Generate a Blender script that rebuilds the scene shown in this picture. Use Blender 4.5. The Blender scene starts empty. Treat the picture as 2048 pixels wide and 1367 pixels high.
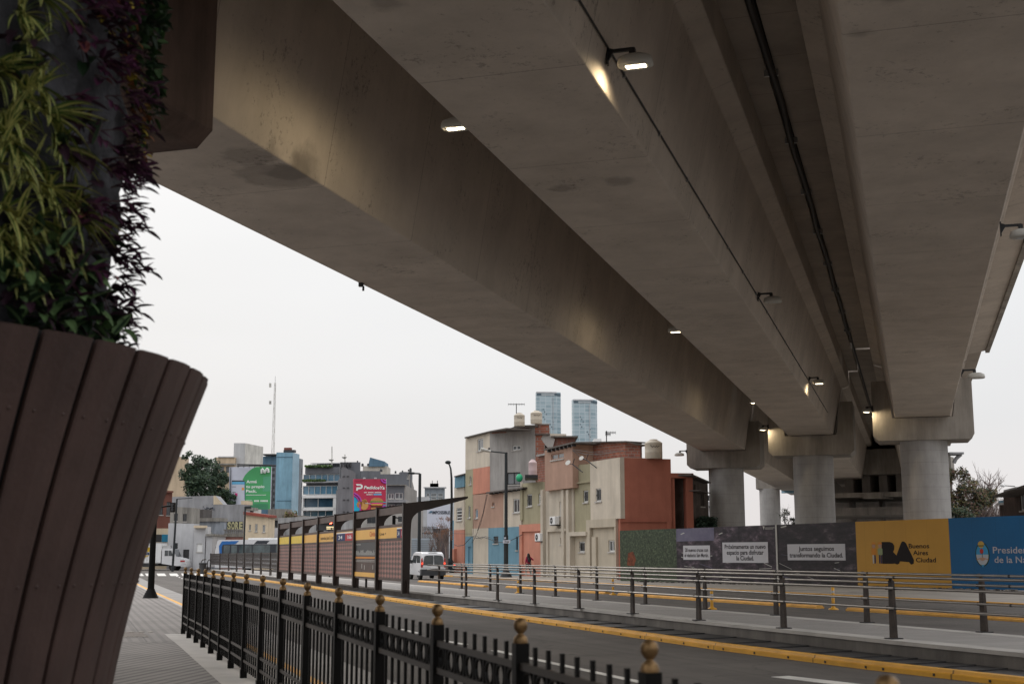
import bpy, math, random
from mathutils import Vector, Matrix, Euler
R=math.radians
# ---------------------------------------------------------------- camera
F=2560.0; HC=1.55; PITCH=math.atan((1110-683.5)/F)
scene=bpy.context.scene
COL=scene.collection
cd=bpy.data.cameras.new('camera'); cam=bpy.data.objects.new('camera',cd); COL.objects.link(cam)
cam.location=(0,0,HC); cam.rotation_euler=(R(90)+PITCH,0,0)
cd.sensor_width=36; cd.lens=36*F/2048; cd.clip_start=.1; cd.clip_end=6000
cd.dof.use_dof=True; cd.dof.focus_distance=60; cd.dof.aperture_fstop=3.6
scene.camera=cam
scene.render.resolution_x=1024; scene.render.resolution_y=683
# ---------------------------------------------------------------- world (overcast daylight)
world=bpy.data.worlds.new("World"); scene.world=world; world.use_nodes=True
nt=world.node_tree; nt.nodes.clear(); N=nt.nodes.new; L=nt.links.new
wo=N('ShaderNodeOutputWorld'); bg=N('ShaderNodeBackground'); sky=N('ShaderNodeTexSky')
sky.sky_type='NISHITA'; sky.sun_disc=False; sky.sun_elevation=R(32); sky.sun_rotation=R(-35)
sky.air_density=1.5; sky.dust_density=4
tc=N('ShaderNodeTexCoord'); sep=N('ShaderNodeSeparateXYZ'); L(tc.outputs['Generated'],sep.inputs[0])
cr=N('ShaderNodeValToRGB'); cr.color_ramp.elements[0].position=0.0; cr.color_ramp.elements[0].color=(7.2,6.75,6.65,1)
cr.color_ramp.elements[1].position=.35; cr.color_ramp.elements[1].color=(8.6,8.7,8.85,1)
e=cr.color_ramp.elements.new(.1); e.color=(6.85,6.85,6.95,1)
e=cr.color_ramp.elements.new(1.0); e.color=(18,18,18.5,1)
L(sep.outputs['Z'],cr.inputs[0])
wn=N('ShaderNodeTexNoise'); wn.inputs['Scale'].default_value=1.1; wn.inputs['Detail'].default_value=4
wm=N('ShaderNodeMapping'); wm.inputs['Scale'].default_value=(1,1,4.5); L(tc.outputs['Generated'],wm.inputs[0]); L(wm.outputs[0],wn.inputs['Vector'])
wr=N('ShaderNodeMapRange'); wr.inputs[1].default_value=.3; wr.inputs[2].default_value=.7; wr.inputs[3].default_value=.935; wr.inputs[4].default_value=1.055
L(wn.outputs['Fac'],wr.inputs[0])
vm=N('ShaderNodeVectorMath'); vm.operation='SCALE'; L(cr.outputs[0],vm.inputs[0]); L(wr.outputs[0],vm.inputs['Scale'])
mx=N('ShaderNodeMix'); mx.data_type='RGBA'; mx.inputs[0].default_value=.95
L(sky.outputs[0],mx.inputs[6]); L(vm.outputs[0],mx.inputs[7])   # cloud deck thinly mixed with the clear-sky model
L(mx.outputs[2],bg.inputs[0]); bg.inputs[1].default_value=.1; L(bg.outputs[0],wo.inputs[0])
sd=bpy.data.lights.new('sun','SUN'); sd.energy=.5; sd.angle=R(25); sd.color=(1,.95,.88)
sun=bpy.data.objects.new('sun',sd); COL.objects.link(sun)
_d=Vector((math.sin(R(-35))*math.cos(R(32)),math.cos(R(-35))*math.cos(R(32)),math.sin(R(32))))
sun.rotation_euler=_d.to_track_quat('Z','Y').to_euler()
scene.view_settings.view_transform='Standard'; scene.view_settings.look='None'
scene.view_settings.exposure=.2; scene.view_settings.gamma=1
scene.render.engine='CYCLES'
# ---------------------------------------------------------------- projection helpers: photograph pixel -> place
cp,sp=math.cos(PITCH),math.sin(PITCH)
def ray(x,y):
    u=(x-1024)/F; v=(683.5-y)/F
    return Vector((u,cp-v*sp,sp+v*cp))
def gnd(x,y,z=0.0):
    r=ray(x,y); t=(z-HC)/r.z; return Vector((r.x*t,r.y*t,z))
def at(x,y,Y):
    r=ray(x,y); t=Y/r.y; return Vector((r.x*t,Y,HC+r.z*t))
# ---------------------------------------------------------------- mesh builder
class MB:
    def __init__(s): s.v=[];s.f=[];s.m=[];s.s=[]
    def add(s,vs,fs,mat,smooth=False):
        o=len(s.v); s.v+=[tuple(v) for v in vs]
        for f in fs: s.f.append(tuple(o+i for i in f)); s.m.append(mat); s.s.append(smooth)
    def hexa(s,p,mat):   # p: 4 bottom, 4 top
        s.add(p,[(0,3,2,1),(4,5,6,7),(0,1,5,4),(1,2,6,5),(2,3,7,6),(3,0,4,7)],mat)
    def box(s,c,size,mat,rot=None):
        x,y,z=size[0]/2,size[1]/2,size[2]/2
        p=[Vector(q) for q in ((-x,-y,-z),(x,-y,-z),(x,y,-z),(-x,y,-z),(-x,-y,z),(x,-y,z),(x,y,z),(-x,y,z))]
        if rot is not None: p=[rot@q for q in p]
        c=Vector(c); s.hexa([c+q for q in p],mat)
    def prism(s,pts,off,mat,mats2=None):
        n=len(pts); off=Vector(off); a=[Vector(p) for p in pts]; b=[p+off for p in a]
        nn=Vector((0,0,0))
        for i in range(n):
            p,q=a[i],a[(i+1)%n]; nn+=p.cross(q)
        fl=nn.dot(off)>0
        top=list(range(n,2*n)); bot=list(range(n))
        if fl: bot=bot[::-1]
        else: top=top[::-1]
        s.add(a+b,[tuple(bot),tuple(top)],mat)
        side=[]
        for i in range(n):
            j=(i+1)%n
            side.append((i,j,n+j,n+i) if fl else (j,i,n+i,n+j))
        s.add(a+b,side,mats2 or mat)
    def tube(s,p0,p1,r,mat,n=8,r2=None,cap=True):
        p0=Vector(p0);p1=Vector(p1); r2=r if r2 is None else r2
        d=(p1-p0).normalized(); a=d.orthogonal().normalized(); b=d.cross(a)
        vs=[]
        for (c,rr) in ((p0,r),(p1,r2)):
            for i in range(n):
                t=2*math.pi*i/n; vs.append(c+a*rr*math.cos(t)+b*rr*math.sin(t))
        s.add(vs,[(i,(i+1)%n,n+(i+1)%n,n+i) for i in range(n)],mat,True)
        if cap: s.add(vs,[tuple(range(n))[::-1],tuple(range(n,2*n))],mat)
    def path(s,pts,r,mat,n=6,rr=None):
        pts=[Vector(p) for p in pts]; vs=[]; k=len(pts); a=None
        for i,p in enumerate(pts):
            d=(pts[min(i+1,k-1)]-pts[max(i-1,0)])
            d=d.normalized() if d.length>1e-9 else Vector((0,0,1))
            if a is None: a=d.orthogonal().normalized()
            else:
                a=(a-d*a.dot(d)); a=a.normalized() if a.length>1e-6 else d.orthogonal().normalized()
            b=d.cross(a); q=r if rr is None else rr[i]
            for j in range(n):
                t=2*math.pi*j/n; vs.append(p+a*q*math.cos(t)+b*q*math.sin(t))
        fs=[(i*n+j,i*n+(j+1)%n,(i+1)*n+(j+1)%n,(i+1)*n+j) for i in range(k-1) for j in range(n)]
        s.add(vs,fs,mat,True); s.add(vs,[tuple(range(n))[::-1],tuple(range((k-1)*n,k*n))],mat)
    def lathe(s,c,prof,mat,n=24,smooth=True,axis=None,a0=0,a1=2*math.pi):
        c=Vector(c); vs=[]; M=Matrix.Identity(3) if axis is None else Vector((0,0,1)).rotation_difference(Vector(axis)).to_matrix()
        full=abs(a1-a0-2*math.pi)<1e-6; m=n if full else n+1
        for (r,z) in prof:
            for i in range(m):
                t=a0+(a1-a0)*i/n; vs.append(c+M@Vector((r*math.cos(t),r*math.sin(t),z)))
        fs=[]
        for k in range(len(prof)-1):
            for i in range(n):
                j=(i+1)%m; fs.append((k*m+i,k*m+j,(k+1)*m+j,(k+1)*m+i))
        s.add(vs,fs,mat,smooth)
        if full:
            if prof[0][0]>1e-4: s.add(vs,[tuple(range(n))[::-1]],mat)
            if prof[-1][0]>1e-4: s.add(vs,[tuple(range((len(prof)-1)*n,len(prof)*n))],mat)
    def sphere(s,c,r,mat,n=14,sc=(1,1,1)):
        k=n//2; prof=[(math.sin(math.pi*i/k),-math.cos(math.pi*i/k)) for i in range(k+1)]
        vs=[];c=Vector(c)
        for (a,z) in prof:
            for i in range(n):
                t=2*math.pi*i/n; vs.append(c+Vector((r*a*math.cos(t)*sc[0],r*a*math.sin(t)*sc[1],r*z*sc[2])))
        s.add(vs,[(q*n+i,q*n+(i+1)%n,(q+1)*n+(i+1)%n,(q+1)*n+i) for q in range(k) for i in range(n)],mat,True)
    def build(s,name,root=None,origin=None,bevel=None):
        me=bpy.data.meshes.new(name); mats=[]
        for m in s.m:
            if m not in mats: mats.append(m)
        o0=Vector(origin) if origin is not None else (WL(root) if root else Vector((0,0,0)))
        me.from_pydata([(v[0]-o0.x,v[1]-o0.y,v[2]-o0.z) for v in s.v],[],s.f)
        for m in mats: me.materials.append(m)
        idx={m:i for i,m in enumerate(mats)}
        me.polygons.foreach_set('material_index',[idx[m] for m in s.m])
        me.polygons.foreach_set('use_smooth',s.s); me.update()
        o=bpy.data.objects.new(name,me); COL.objects.link(o)
        if root: o.parent=root; o.location=o0-WL(root)
        else: o.location=o0
        if bevel:
            b=o.modifiers.new('bevel','BEVEL'); b.width=bevel; b.segments=2; b.limit_method='ANGLE'; b.harden_normals=False
        return o
def WL(o):
    p=Vector((0,0,0))
    while o: p+=o.location; o=o.parent
    return p
def tag(o,label=None,cat=None,group=None,kind=None):
    if label: o['label']=label
    if cat: o['category']=cat
    if group: o['group']=group
    if kind: o['kind']=kind
    return o
def thing(name,label,cat,loc=(0,0,0),group=None):
    o=bpy.data.objects.new(name,None); COL.objects.link(o); o.location=loc; o.empty_display_size=.1
    return tag(o,label,cat,group)
def copy_tree(o,parent=None):
    c=o.copy(); COL.objects.link(c); c.parent=parent
    for ch in list(o.children): copy_tree(ch,c)
    return c
# ---------------------------------------------------------------- materials
def srgb(r,g,b):
    f=lambda c:(c/255/12.92) if c/255<=.04045 else ((c/255+.055)/1.055)**2.4
    return (f(r),f(g),f(b))
def M(name,col,rough=.75,var=.18,scale=1.2,bump=.15,bscale=30,metal=0,streak=0,spots=0,spec=.4,pits=0):
    m=bpy.data.materials.new(name); m.use_nodes=True; t=m.node_tree; n=t.nodes; bs=n['Principled BSDF']; l=t.links.new
    bs.inputs['Roughness'].default_value=rough; bs.inputs['Metallic'].default_value=metal; bs.inputs['Specular IOR Level'].default_value=spec
    g=n.new('ShaderNodeNewGeometry'); c0=(*col,1)
    nz=n.new('ShaderNodeTexNoise'); nz.inputs['Scale'].default_value=scale; nz.inputs['Detail'].default_value=6; nz.inputs['Roughness'].default_value=.62
    l(g.outputs['Position'],nz.inputs['Vector'])
    mr=n.new('ShaderNodeMapRange'); mr.inputs[1].default_value=.3; mr.inputs[2].default_value=.7; mr.inputs[3].default_value=1-var; mr.inputs[4].default_value=1+var
    l(nz.outputs['Fac'],mr.inputs[0]); last=mr.outputs[0]
    def mul(a,b):
        q=n.new('ShaderNodeMath'); q.operation='MULTIPLY'; l(a,q.inputs[0]); l(b,q.inputs[1]); return q.outputs[0]
    if streak:
        mp=n.new('ShaderNodeMapping'); mp.inputs['Scale'].default_value=(.8,.8,.10); l(g.outputs['Position'],mp.inputs[0])
        s2=n.new('ShaderNodeTexNoise'); s2.inputs['Scale'].default_value=1.6; s2.inputs['Detail'].default_value=9; s2.inputs['Roughness'].default_value=.7; l(mp.outputs[0],s2.inputs['Vector'])
        r2=n.new('ShaderNodeMapRange'); r2.inputs[1].default_value=.35; r2.inputs[2].default_value=.7; r2.inputs[3].default_value=1+streak*.4; r2.inputs[4].default_value=1-streak
        l(s2.outputs['Fac'],r2.inputs[0]); last=mul(last,r2.outputs[0])
    if spots:
        s3=n.new('ShaderNodeTexNoise'); s3.inputs['Scale'].default_value=scale*7; s3.inputs['Detail'].default_value=8; s3.inputs['Roughness'].default_value=.75; l(g.outputs['Position'],s3.inputs['Vector'])
        r3=n.new('ShaderNodeMapRange'); r3.inputs[1].default_value=.63; r3.inputs[2].default_value=.72; r3.inputs[3].default_value=1; r3.inputs[4].default_value=1-spots
        l(s3.outputs['Fac'],r3.inputs[0]); last=mul(last,r3.outputs[0])
    if pits:
        s4=n.new('ShaderNodeTexNoise'); s4.inputs['Scale'].default_value=7; s4.inputs['Detail'].default_value=7; s4.inputs['Roughness'].default_value=.8; l(g.outputs['Position'],s4.inputs['Vector'])
        s5=n.new('ShaderNodeTexNoise'); s5.inputs['Scale'].default_value=.6; l(g.outputs['Position'],s5.inputs['Vector'])
        ad=n.new('ShaderNodeMath'); ad.operation='MULTIPLY_ADD'; l(s5.outputs['Fac'],ad.inputs[0]); ad.inputs[1].default_value=.35; l(s4.outputs['Fac'],ad.inputs[2])
        r4=n.new('ShaderNodeMapRange'); r4.inputs[1].default_value=.765; r4.inputs[2].default_value=.83; r4.inputs[3].default_value=1; r4.inputs[4].default_value=1-pits
        l(ad.outputs[0],r4.inputs[0]); last=mul(last,r4.outputs[0])
    vmn=n.new('ShaderNodeVectorMath'); vmn.operation='SCALE'; vmn.inputs[0].default_value=col; l(last,vmn.inputs['Scale'])
    l(vmn.outputs[0],bs.inputs['Base Color'])
    if bump:
        b=n.new('ShaderNodeBump'); b.inputs['Strength'].default_value=bump; b.inputs['Distance'].default_value=.02
        bn=n.new('ShaderNodeTexNoise'); bn.inputs['Scale'].default_value=bscale; bn.inputs['Detail'].default_value=4
        l(g.outputs['Position'],bn.inputs['Vector']); l(bn.outputs['Fac'],b.inputs['Height']); l(b.outputs[0],bs.inputs['Normal'])
    m['scale']=0
    return m
def post(m,fn):
    """insert a colour multiplier into material m: fn(nodes, link, position_socket) -> scalar socket"""
    t=m.node_tree; n=t.nodes; l=t.links.new; bs=n['Principled BSDF']; src=bs.inputs['Base Color'].links[0].from_socket
    g=n.new('ShaderNodeNewGeometry'); k=fn(n,l,g.outputs['Position'])
    v=n.new('ShaderNodeVectorMath'); v.operation='SCALE'; l(src,v.inputs[0]); l(k,v.inputs['Scale']); l(v.outputs[0],bs.inputs['Base Color'])
    return m
def dotn(n,l,pos,vec,off=0,scale=1):
    d=n.new('ShaderNodeVectorMath'); d.operation='DOT_PRODUCT'; l(pos,d.inputs[0]); d.inputs[1].default_value=vec
    a=n.new('ShaderNodeMath'); a.operation='MULTIPLY_ADD'; l(d.outputs['Value'],a.inputs[0]); a.inputs[1].default_value=scale; a.inputs[2].default_value=off
    return a.outputs[0]
def seams(vec,period,width,dark=.45,off=0):
    def fn(n,l,pos):
        a=dotn(n,l,pos,vec,off/period,1/period)
        fr=n.new('ShaderNodeMath'); fr.operation='FRACT'; l(a,fr.inputs[0])
        c=n.new('ShaderNodeMath'); c.operation='GREATER_THAN'; l(fr.outputs[0],c.inputs[0]); c.inputs[1].default_value=width/period
        r=n.new('ShaderNodeMapRange'); l(c.outputs[0],r.inputs[0]); r.inputs[3].default_value=dark; r.inputs[4].default_value=1; return r.outputs[0]
    return fn
def stains(lst,dark=.6):
    def fn(n,l,pos):
        last=None; nz=n.new('ShaderNodeTexNoise'); nz.inputs['Scale'].default_value=4; nz.inputs['Detail'].default_value=6; l(pos,nz.inputs['Vector'])
        for (p,ra) in lst:
            d=n.new('ShaderNodeVectorMath'); d.operation='DISTANCE'; l(pos,d.inputs[0]); d.inputs[1].default_value=p
            a=n.new('ShaderNodeMath'); a.operation='MULTIPLY_ADD'; l(nz.outputs['Fac'],a.inputs[0]); a.inputs[1].default_value=.45; l(d.outputs['Value'],a.inputs[2])
            r=n.new('ShaderNodeMapRange'); l(a.outputs[0],r.inputs[0]); r.inputs[1].default_value=ra+.12; r.inputs[2].default_value=ra+.3; r.inputs[3].default_value=dark; r.inputs[4].default_value=1
            if last is None: last=r.outputs[0]
            else:
                q=n.new('ShaderNodeMath'); q.operation='MULTIPLY'; l(last,q.inputs[0]); l(r.outputs[0],q.inputs[1]); last=q.outputs[0]
        return last
    return fn
def emis(name,col,st,base=(.02,.02,.02)):
    m=bpy.data.materials.new(name); m.use_nodes=True; bs=m.node_tree.nodes['Principled BSDF']
    bs.inputs['Base Color'].default_value=(*base,1); bs.inputs['Emission Color'].default_value=(*col,1); bs.inputs['Emission Strength'].default_value=st; return m
def glass(name,col,rough=.08,spec=.8):
    return M(name,col,rough=rough,var=.35,scale=.35,bump=0,spec=spec)
# ---------------------------------------------------------------- facade frames
class Frame:
    def __init__(s,P0,P1):
        s.o=Vector((P0[0],P0[1],0)); d=Vector((P1[0]-P0[0],P1[1]-P0[1],0)); s.len=d.length; s.u=d.normalized()
        n=Vector((s.u.y,-s.u.x,0)); c=Vector((0,0,0))-s.o
        s.n=n if n.dot(c)>0 else -n
    def loc(s,x,y,d=0):
        r=ray(x,y); o=s.o+s.n*d; t=(o-Vector((0,0,HC))).dot(s.n)/r.dot(s.n); P=Vector((0,0,HC))+r*t
        return ((P-s.o).dot(s.u),P.z)
    def pt(s,a,z,d=0): return s.o+s.u*a+s.n*d+Vector((0,0,z))
    def rpx(s,x0,y0,x1,y1,d=0):
        xm=(x0+x1)/2; a0=s.loc(x0,(y0+y1)/2,d)[0]; a1=s.loc(x1,(y0+y1)/2,d)[0]
        return a0,a1,s.loc(xm,y1,d)[1],s.loc(xm,y0,d)[1]
    def box(s,mb,a0,a1,z0,z1,d0,d1,mat):
        p=[s.pt(a0,z0,d0),s.pt(a1,z0,d0),s.pt(a1,z0,d1),s.pt(a0,z0,d1),s.pt(a0,z1,d0),s.pt(a1,z1,d0),s.pt(a1,z1,d1),s.pt(a0,z1,d1)]
        e=(p[1]-p[0]).cross(p[3]-p[0]).z
        if e<0: p=[p[i] for i in (0,3,2,1,4,7,6,5)]
        mb.hexa(p,mat)
    def poly(s,mb,pts,d0,d1,mat): mb.prism([s.pt(a,z,d0) for a,z in pts],s.n*(d1-d0),mat)
    def pbox(s,mb,x0,y0,x1,y1,d0,d1,mat):
        a0,a1,z0,z1=s.rpx(x0,y0,x1,y1,d1); s.box(mb,a0,a1,z0,z1,d0,d1,mat)
    def ppoly(s,mb,pts,d0,d1,mat): s.poly(mb,[s.loc(x,y,d1) for x,y in pts],d0,d1,mat)
def wall(mb,fr,a0,a1,z0,zt0,zt1,d,th,holes,mat,rev=.14,back=True):
    """a wall with real openings; holes=[(a0,a1,z0,z1)], sloping top zt0->zt1, thickness th behind the face d"""
    zt=lambda a: zt0+(zt1-zt0)*(a-a0)/(a1-a0)
    xs=sorted(set([a0,a1]+[h[0] for h in holes]+[h[1] for h in holes])); zs=sorted(set([z0]+[h[2] for h in holes]+[h[3] for h in holes]))
    out=(fr.pt(1,0)-fr.pt(0,0)).cross(Vector((0,0,1))).dot(fr.n)>0
    def q(ps):
        mb.add(ps,[(0,1,2,3) if out else (3,2,1,0)],mat)
    for i in range(len(xs)-1):
        for j in range(len(zs)):
            xa,xb=xs[i],xs[i+1]; za=zs[j]; top=j==len(zs)-1
            xm=(xa+xb)/2; zm=(za+(zs[j+1] if not top else za+.01))/2
            if any(h[0]<xm<h[1] and h[2]<zm<h[3] for h in holes): continue
            if top: q([fr.pt(xa,za,d),fr.pt(xb,za,d),fr.pt(xb,zt(xb),d),fr.pt(xa,zt(xa),d)])
            else: q([fr.pt(xa,za,d),fr.pt(xb,za,d),fr.pt(xb,zs[j+1],d),fr.pt(xa,zs[j+1],d)])
    for (h0,h1,g0,g1) in holes:
        for (p,r) in (((h0,g0),(h1,g0)),((h1,g0),(h1,g1)),((h1,g1),(h0,g1)),((h0,g1),(h0,g0))):
            ps=[fr.pt(*p,d),fr.pt(*r,d),fr.pt(*r,d-rev),fr.pt(*p,d-rev)]
            mb.add(ps,[(3,2,1,0) if out else (0,1,2,3)],mat)
    if back:
        c=[(a0,z0),(a1,z0),(a1,zt1),(a0,zt0)]
        f=[fr.pt(*p,d) for p in c]; b=[fr.pt(*p,d-th) for p in c]
        fs=[(4,5,6,7),(0,1,5,4),(1,2,6,5),(2,3,7,6),(3,0,4,7)]
        if out: fs=[x[::-1] for x in fs]
        mb.add(f+b,fs,mat)
def window(root,fr,h,d,kind='slide',fm=None,gm=None,rev=.14,name='window'):
    fm=fm or MT['frame_white']; gm=gm or MT['glass_dark']
    a0,a1,z0,z1=h; f=MB(); g=MB(); w=min(.085,(a1-a0)*.15)
    s0,s1=(a0,a1) if a0<a1 else (a1,a0)
    dd=d-rev+.02
    fr.box(f,s0,s1,z0,z0+w,dd,dd+.05,fm); fr.box(f,s0,s1,z1-w,z1,dd,dd+.05,fm)
    fr.box(f,s0,s0+w,z0+w,z1-w,dd,dd+.05,fm); fr.box(f,s1-w,s1,z0+w,z1-w,dd,dd+.05,fm)
    if kind=='slide': fr.box(f,(s0+s1)/2-w/2,(s0+s1)/2+w/2,z0+w,z1-w,dd,dd+.045,fm)
    if kind=='bars':
        k=max(3,int((s1-s0)/.14))
        for i in range(1,k):
            a=s0+(s1-s0)*i/k; fr.box(f,a-.012,a+.012,z0+w,z1-w,d-.05,d-.03,MT['iron'])
        fr.box(f,s0,s1,(z0+z1)/2-.012,(z0+z1)/2+.012,d-.05,d-.03,MT['iron'])
    if kind=='louvre':
        for i in range(1,4):
            z=z0+(z1-z0)*i/4; fr.box(f,s0+w,s1-w,z-.04,z+.04,dd,dd+.08,fm)
    o=f.build(name,root)
    if rev>.1 and kind!='door' and (s1-s0)<3:
        k_=MB(); fr.box(k_,s0-.07,s1+.07,z0-.09,z0-.003,d-.02,d+.07,MT['kerb']); k_.build('sill',o)
    fr.box(g,s0+w,s1-w,z0+w,z1-w,dd-.03,dd+.012,gm); g.build('pane',o)
    return o
# ---------------------------------------------------------------- lettering
_G={}
def glyphs(s,bold):
    k=(s,bold)
    if k in _G: return _G[k]
    c=bpy.data.curves.new('t','FONT'); c.body=s; c.size=1; c.offset=bold; c.resolution_u=3; c.fill_mode='BOTH'
    o=bpy.data.objects.new('t',c); COL.objects.link(o); dg=bpy.context.evaluated_depsgraph_get()
    me=bpy.data.meshes.new_from_object(o.evaluated_get(dg)); vs=[(v.co.x,v.co.y) for v in me.vertices]; fs=[tuple(p.vertices) for p in me.polygons]
    bpy.data.objects.remove(o); bpy.data.curves.remove(c); bpy.data.meshes.remove(me)
    xs=[v[0] for v in vs]; _G[k]=(vs,fs,min(xs),max(xs)); return _G[k]
def text(mb,s,fr,a,z,h,d,mat,width=None,bold=.012,slant=0,rot=0,flip=False):
    """s written on frame fr starting at a, baseline z, capital height h; width = total width if given"""
    vs,fs,x0,x1=glyphs(s,bold); k=h/.7; kx=k if width is None else abs(width)/(x1-x0); sg=-1 if flip else 1
    out=[]
    for (x,y) in vs:
        X=(x-x0)*kx+slant*y*k; Y=y*k
        if rot: X,Y=X*math.cos(rot)-Y*math.sin(rot),X*math.sin(rot)+Y*math.cos(rot)
        out.append(fr.pt(a+sg*X,z+Y,d))
    # orient faces outwards
    if fs:
        f=fs[0]; nn=(out[f[1]]-out[f[0]]).cross(out[f[2]]-out[f[0]])
        if nn.dot(fr.n)<0: fs=[x[::-1] for x in fs]
    mb.add(out,fs,mat)
def disc(mb,fr,a,z,r,d0,d1,mat,rz=None,n=20,a0=0,a1=2*math.pi):
    rz=rz or r; pts=[(a+r*math.cos(a0+(a1-a0)*i/n),z+rz*math.sin(a0+(a1-a0)*i/n)) for i in range(n if a1-a0>6.2 else n+1)]
    fr.poly(mb,pts,d0,d1,mat)
MT={}
rng=random.Random(7)
# ---------------------------------------------------------------- material library
T=(1828-1024)/F*cp; TH=math.atan(T); EV=Vector((math.sin(TH),math.cos(TH),0)); PV=Vector((math.cos(TH),-math.sin(TH),0))
def VP(q,l,z): return PV*q+EV*l+Vector((0,0,z))
def hit_z(x,y,z): return gnd(x,y,z)
CONC=(.545,.485,.425)
st=[(tuple(hit_z(1240,362,8.5)),.28),(tuple(hit_z(1125,377,8.5)),.24),(tuple(hit_z(772,6,8.5)),.22),(tuple(hit_z(1782,-4,8.5)),.2),
    (tuple(hit_z(560,352,8.5)),.8),(tuple(hit_z(500,312,8.5)),.5),(tuple(hit_z(1720,68,8.5)),.12),(tuple(hit_z(575,335,8.6)),.45)]
MT['girder']=post(post(M('girder_concrete',CONC,rough=.85,var=.12,scale=.55,bump=.25,bscale=9,streak=.1,spots=.4,pits=.38,spec=.25),seams(tuple(EV),4.5,.022,.6,1.0)),stains(st,.70))
MT['deck']=post(M('deck_concrete',(.42,.37,.32),rough=.85,var=.16,scale=.7,bump=.2,bscale=9,streak=.1,spots=.3,spec=.25),seams(tuple(EV),2.3,.02,.6,.4))
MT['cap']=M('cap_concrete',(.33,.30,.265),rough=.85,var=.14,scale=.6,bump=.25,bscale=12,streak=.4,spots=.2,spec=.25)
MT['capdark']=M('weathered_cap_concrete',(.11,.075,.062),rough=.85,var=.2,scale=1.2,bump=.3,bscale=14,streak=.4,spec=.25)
MT['column']=post(M('column_concrete',(.40,.385,.37),rough=.85,var=.12,scale=.8,bump=.2,bscale=20,streak=.25,spec=.25),seams((0,0,1),.62,.02,.8))
MT['station']=M('station_concrete',(.27,.245,.22),rough=.9,var=.25,scale=.3,streak=.35,bump=0)
MT['black']=M('black_paint',(.005,.0045,.004),rough=.42,var=.2,bump=0,spec=.1)
MT['bronze_rail']=M('dark_bronze_paint',(.05,.04,.032),rough=.5,var=.2,bump=0,spec=.4)
MT['bronze']=M('bronze_ball',(.19,.115,.05),rough=.42,var=.4,scale=22,bump=.2,bscale=60,metal=.75,spec=.5)
MT['steel']=M('steel_rail',(.27,.25,.23),rough=.36,var=.18,scale=2.5,bump=.05,bscale=50,metal=.95)
MT['rust']=M('weathered_post',(.038,.027,.021),rough=.55,var=.6,scale=4,bump=.15,metal=.3,spots=-1.6)
MT['iron']=M('iron',(.02,.02,.022),rough=.5,var=.2,bump=0)
MT['asphalt']=M('asphalt',(.108,.096,.086),rough=.85,var=.18,scale=.28,bump=.5,bscale=90,spots=.12,streak=.12,spec=.3)
MT['ground']=M('far_ground',(.13,.125,.12),rough=.9,var=.2,scale=.05,bump=0)
MT['paving']=M('sidewalk_paving',(.27,.255,.24),rough=.8,var=.14,scale=.5,bump=.3,bscale=60,spots=.15,spec=.3)
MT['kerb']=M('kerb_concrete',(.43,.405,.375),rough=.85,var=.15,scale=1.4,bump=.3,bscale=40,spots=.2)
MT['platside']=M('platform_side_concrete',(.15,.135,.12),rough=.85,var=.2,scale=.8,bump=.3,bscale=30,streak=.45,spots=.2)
MT['yellow']=M('yellow_rubber',(.66,.33,.03),rough=.5,var=.16,scale=2,bump=.15,bscale=60,spots=.25)
MT['orange']=M('worn_yellow_paint',(.70,.36,.07),rough=.65,var=.2,scale=2,bump=.15,spots=.35)
MT['white_line']=M('white_road_paint',(.62,.60,.56),rough=.7,var=.2,scale=1.5,bump=0,spots=.3)
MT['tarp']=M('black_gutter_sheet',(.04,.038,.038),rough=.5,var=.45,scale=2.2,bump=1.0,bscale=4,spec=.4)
MT['frame_white']=M('white_frame',(.62,.62,.6),rough=.5,var=.08,bump=0)
MT['frame_dark']=M('dark_frame',(.04,.04,.042),rough=.5,var=.1,bump=0)
MT['glass_dark']=glass('dark_glass',(.035,.04,.045),.12)
MT['glass_grey']=glass('grey_glass',(.13,.14,.15),.15)
MT['glass_blue']=glass('blue_glass',(.10,.21,.30),.1)
MT['white']=M('white_paint',(.74,.74,.73),rough=.6,var=.07,bump=0,streak=.06)
MT['tyre']=M('tyre',(.02,.02,.02),rough=.8,var=.2,bump=0)
MT['alu']=M('aluminium',(.5,.5,.5),rough=.35,var=.1,bump=0,metal=.8)
MT['lampgrey']=M('lamp_housing',(.50,.49,.45),rough=.45,var=.08,bump=0)
# ---------------------------------------------------------------- ground, road, pavements
def sheet(name,pts,z,mat,kind='structure',th=None,label=None,cat=None):
    mb=MB()
    if th: mb.prism([Vector((p[0],p[1],z-th)) for p in pts],(0,0,th),mat)
    else:
        a=sum(pts[i][0]*pts[(i+1)%len(pts)][1]-pts[(i+1)%len(pts)][0]*pts[i][1] for i in range(len(pts)))
        mb.add([Vector((p[0],p[1],z)) for p in pts],[tuple(range(len(pts))) if a>0 else tuple(range(len(pts)))[::-1]],mat)
    o=mb.build(name,None); tag(o,label,cat,None,kind); return o
ZR=-.1
sheet('ground',[(-4000,-600),(4000,-600),(4000,5000),(-4000,5000)],-.14,MT['ground'])
_ru=Vector((-.35,.937,0)); _rv=Vector((.937,.35,0))
def _road(n,l,pos):
    a=dotn(n,l,pos,tuple(_rv),0,1.1); b=dotn(n,l,pos,tuple(_ru),0,.035); c=n.new('ShaderNodeCombineXYZ'); l(a,c.inputs[0]); l(b,c.inputs[1]); z=n.new('ShaderNodeTexNoise'); z.inputs['Scale'].default_value=1; z.inputs['Detail'].default_value=7; z.inputs['Roughness'].default_value=.65; l(c.outputs[0],z.inputs['Vector'])
    r=n.new('ShaderNodeMapRange'); l(z.outputs['Fac'],r.inputs[0]); r.inputs[1].default_value=.3; r.inputs[2].default_value=.72; r.inputs[3].default_value=1.2; r.inputs[4].default_value=.72; return r.outputs[0]
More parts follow.
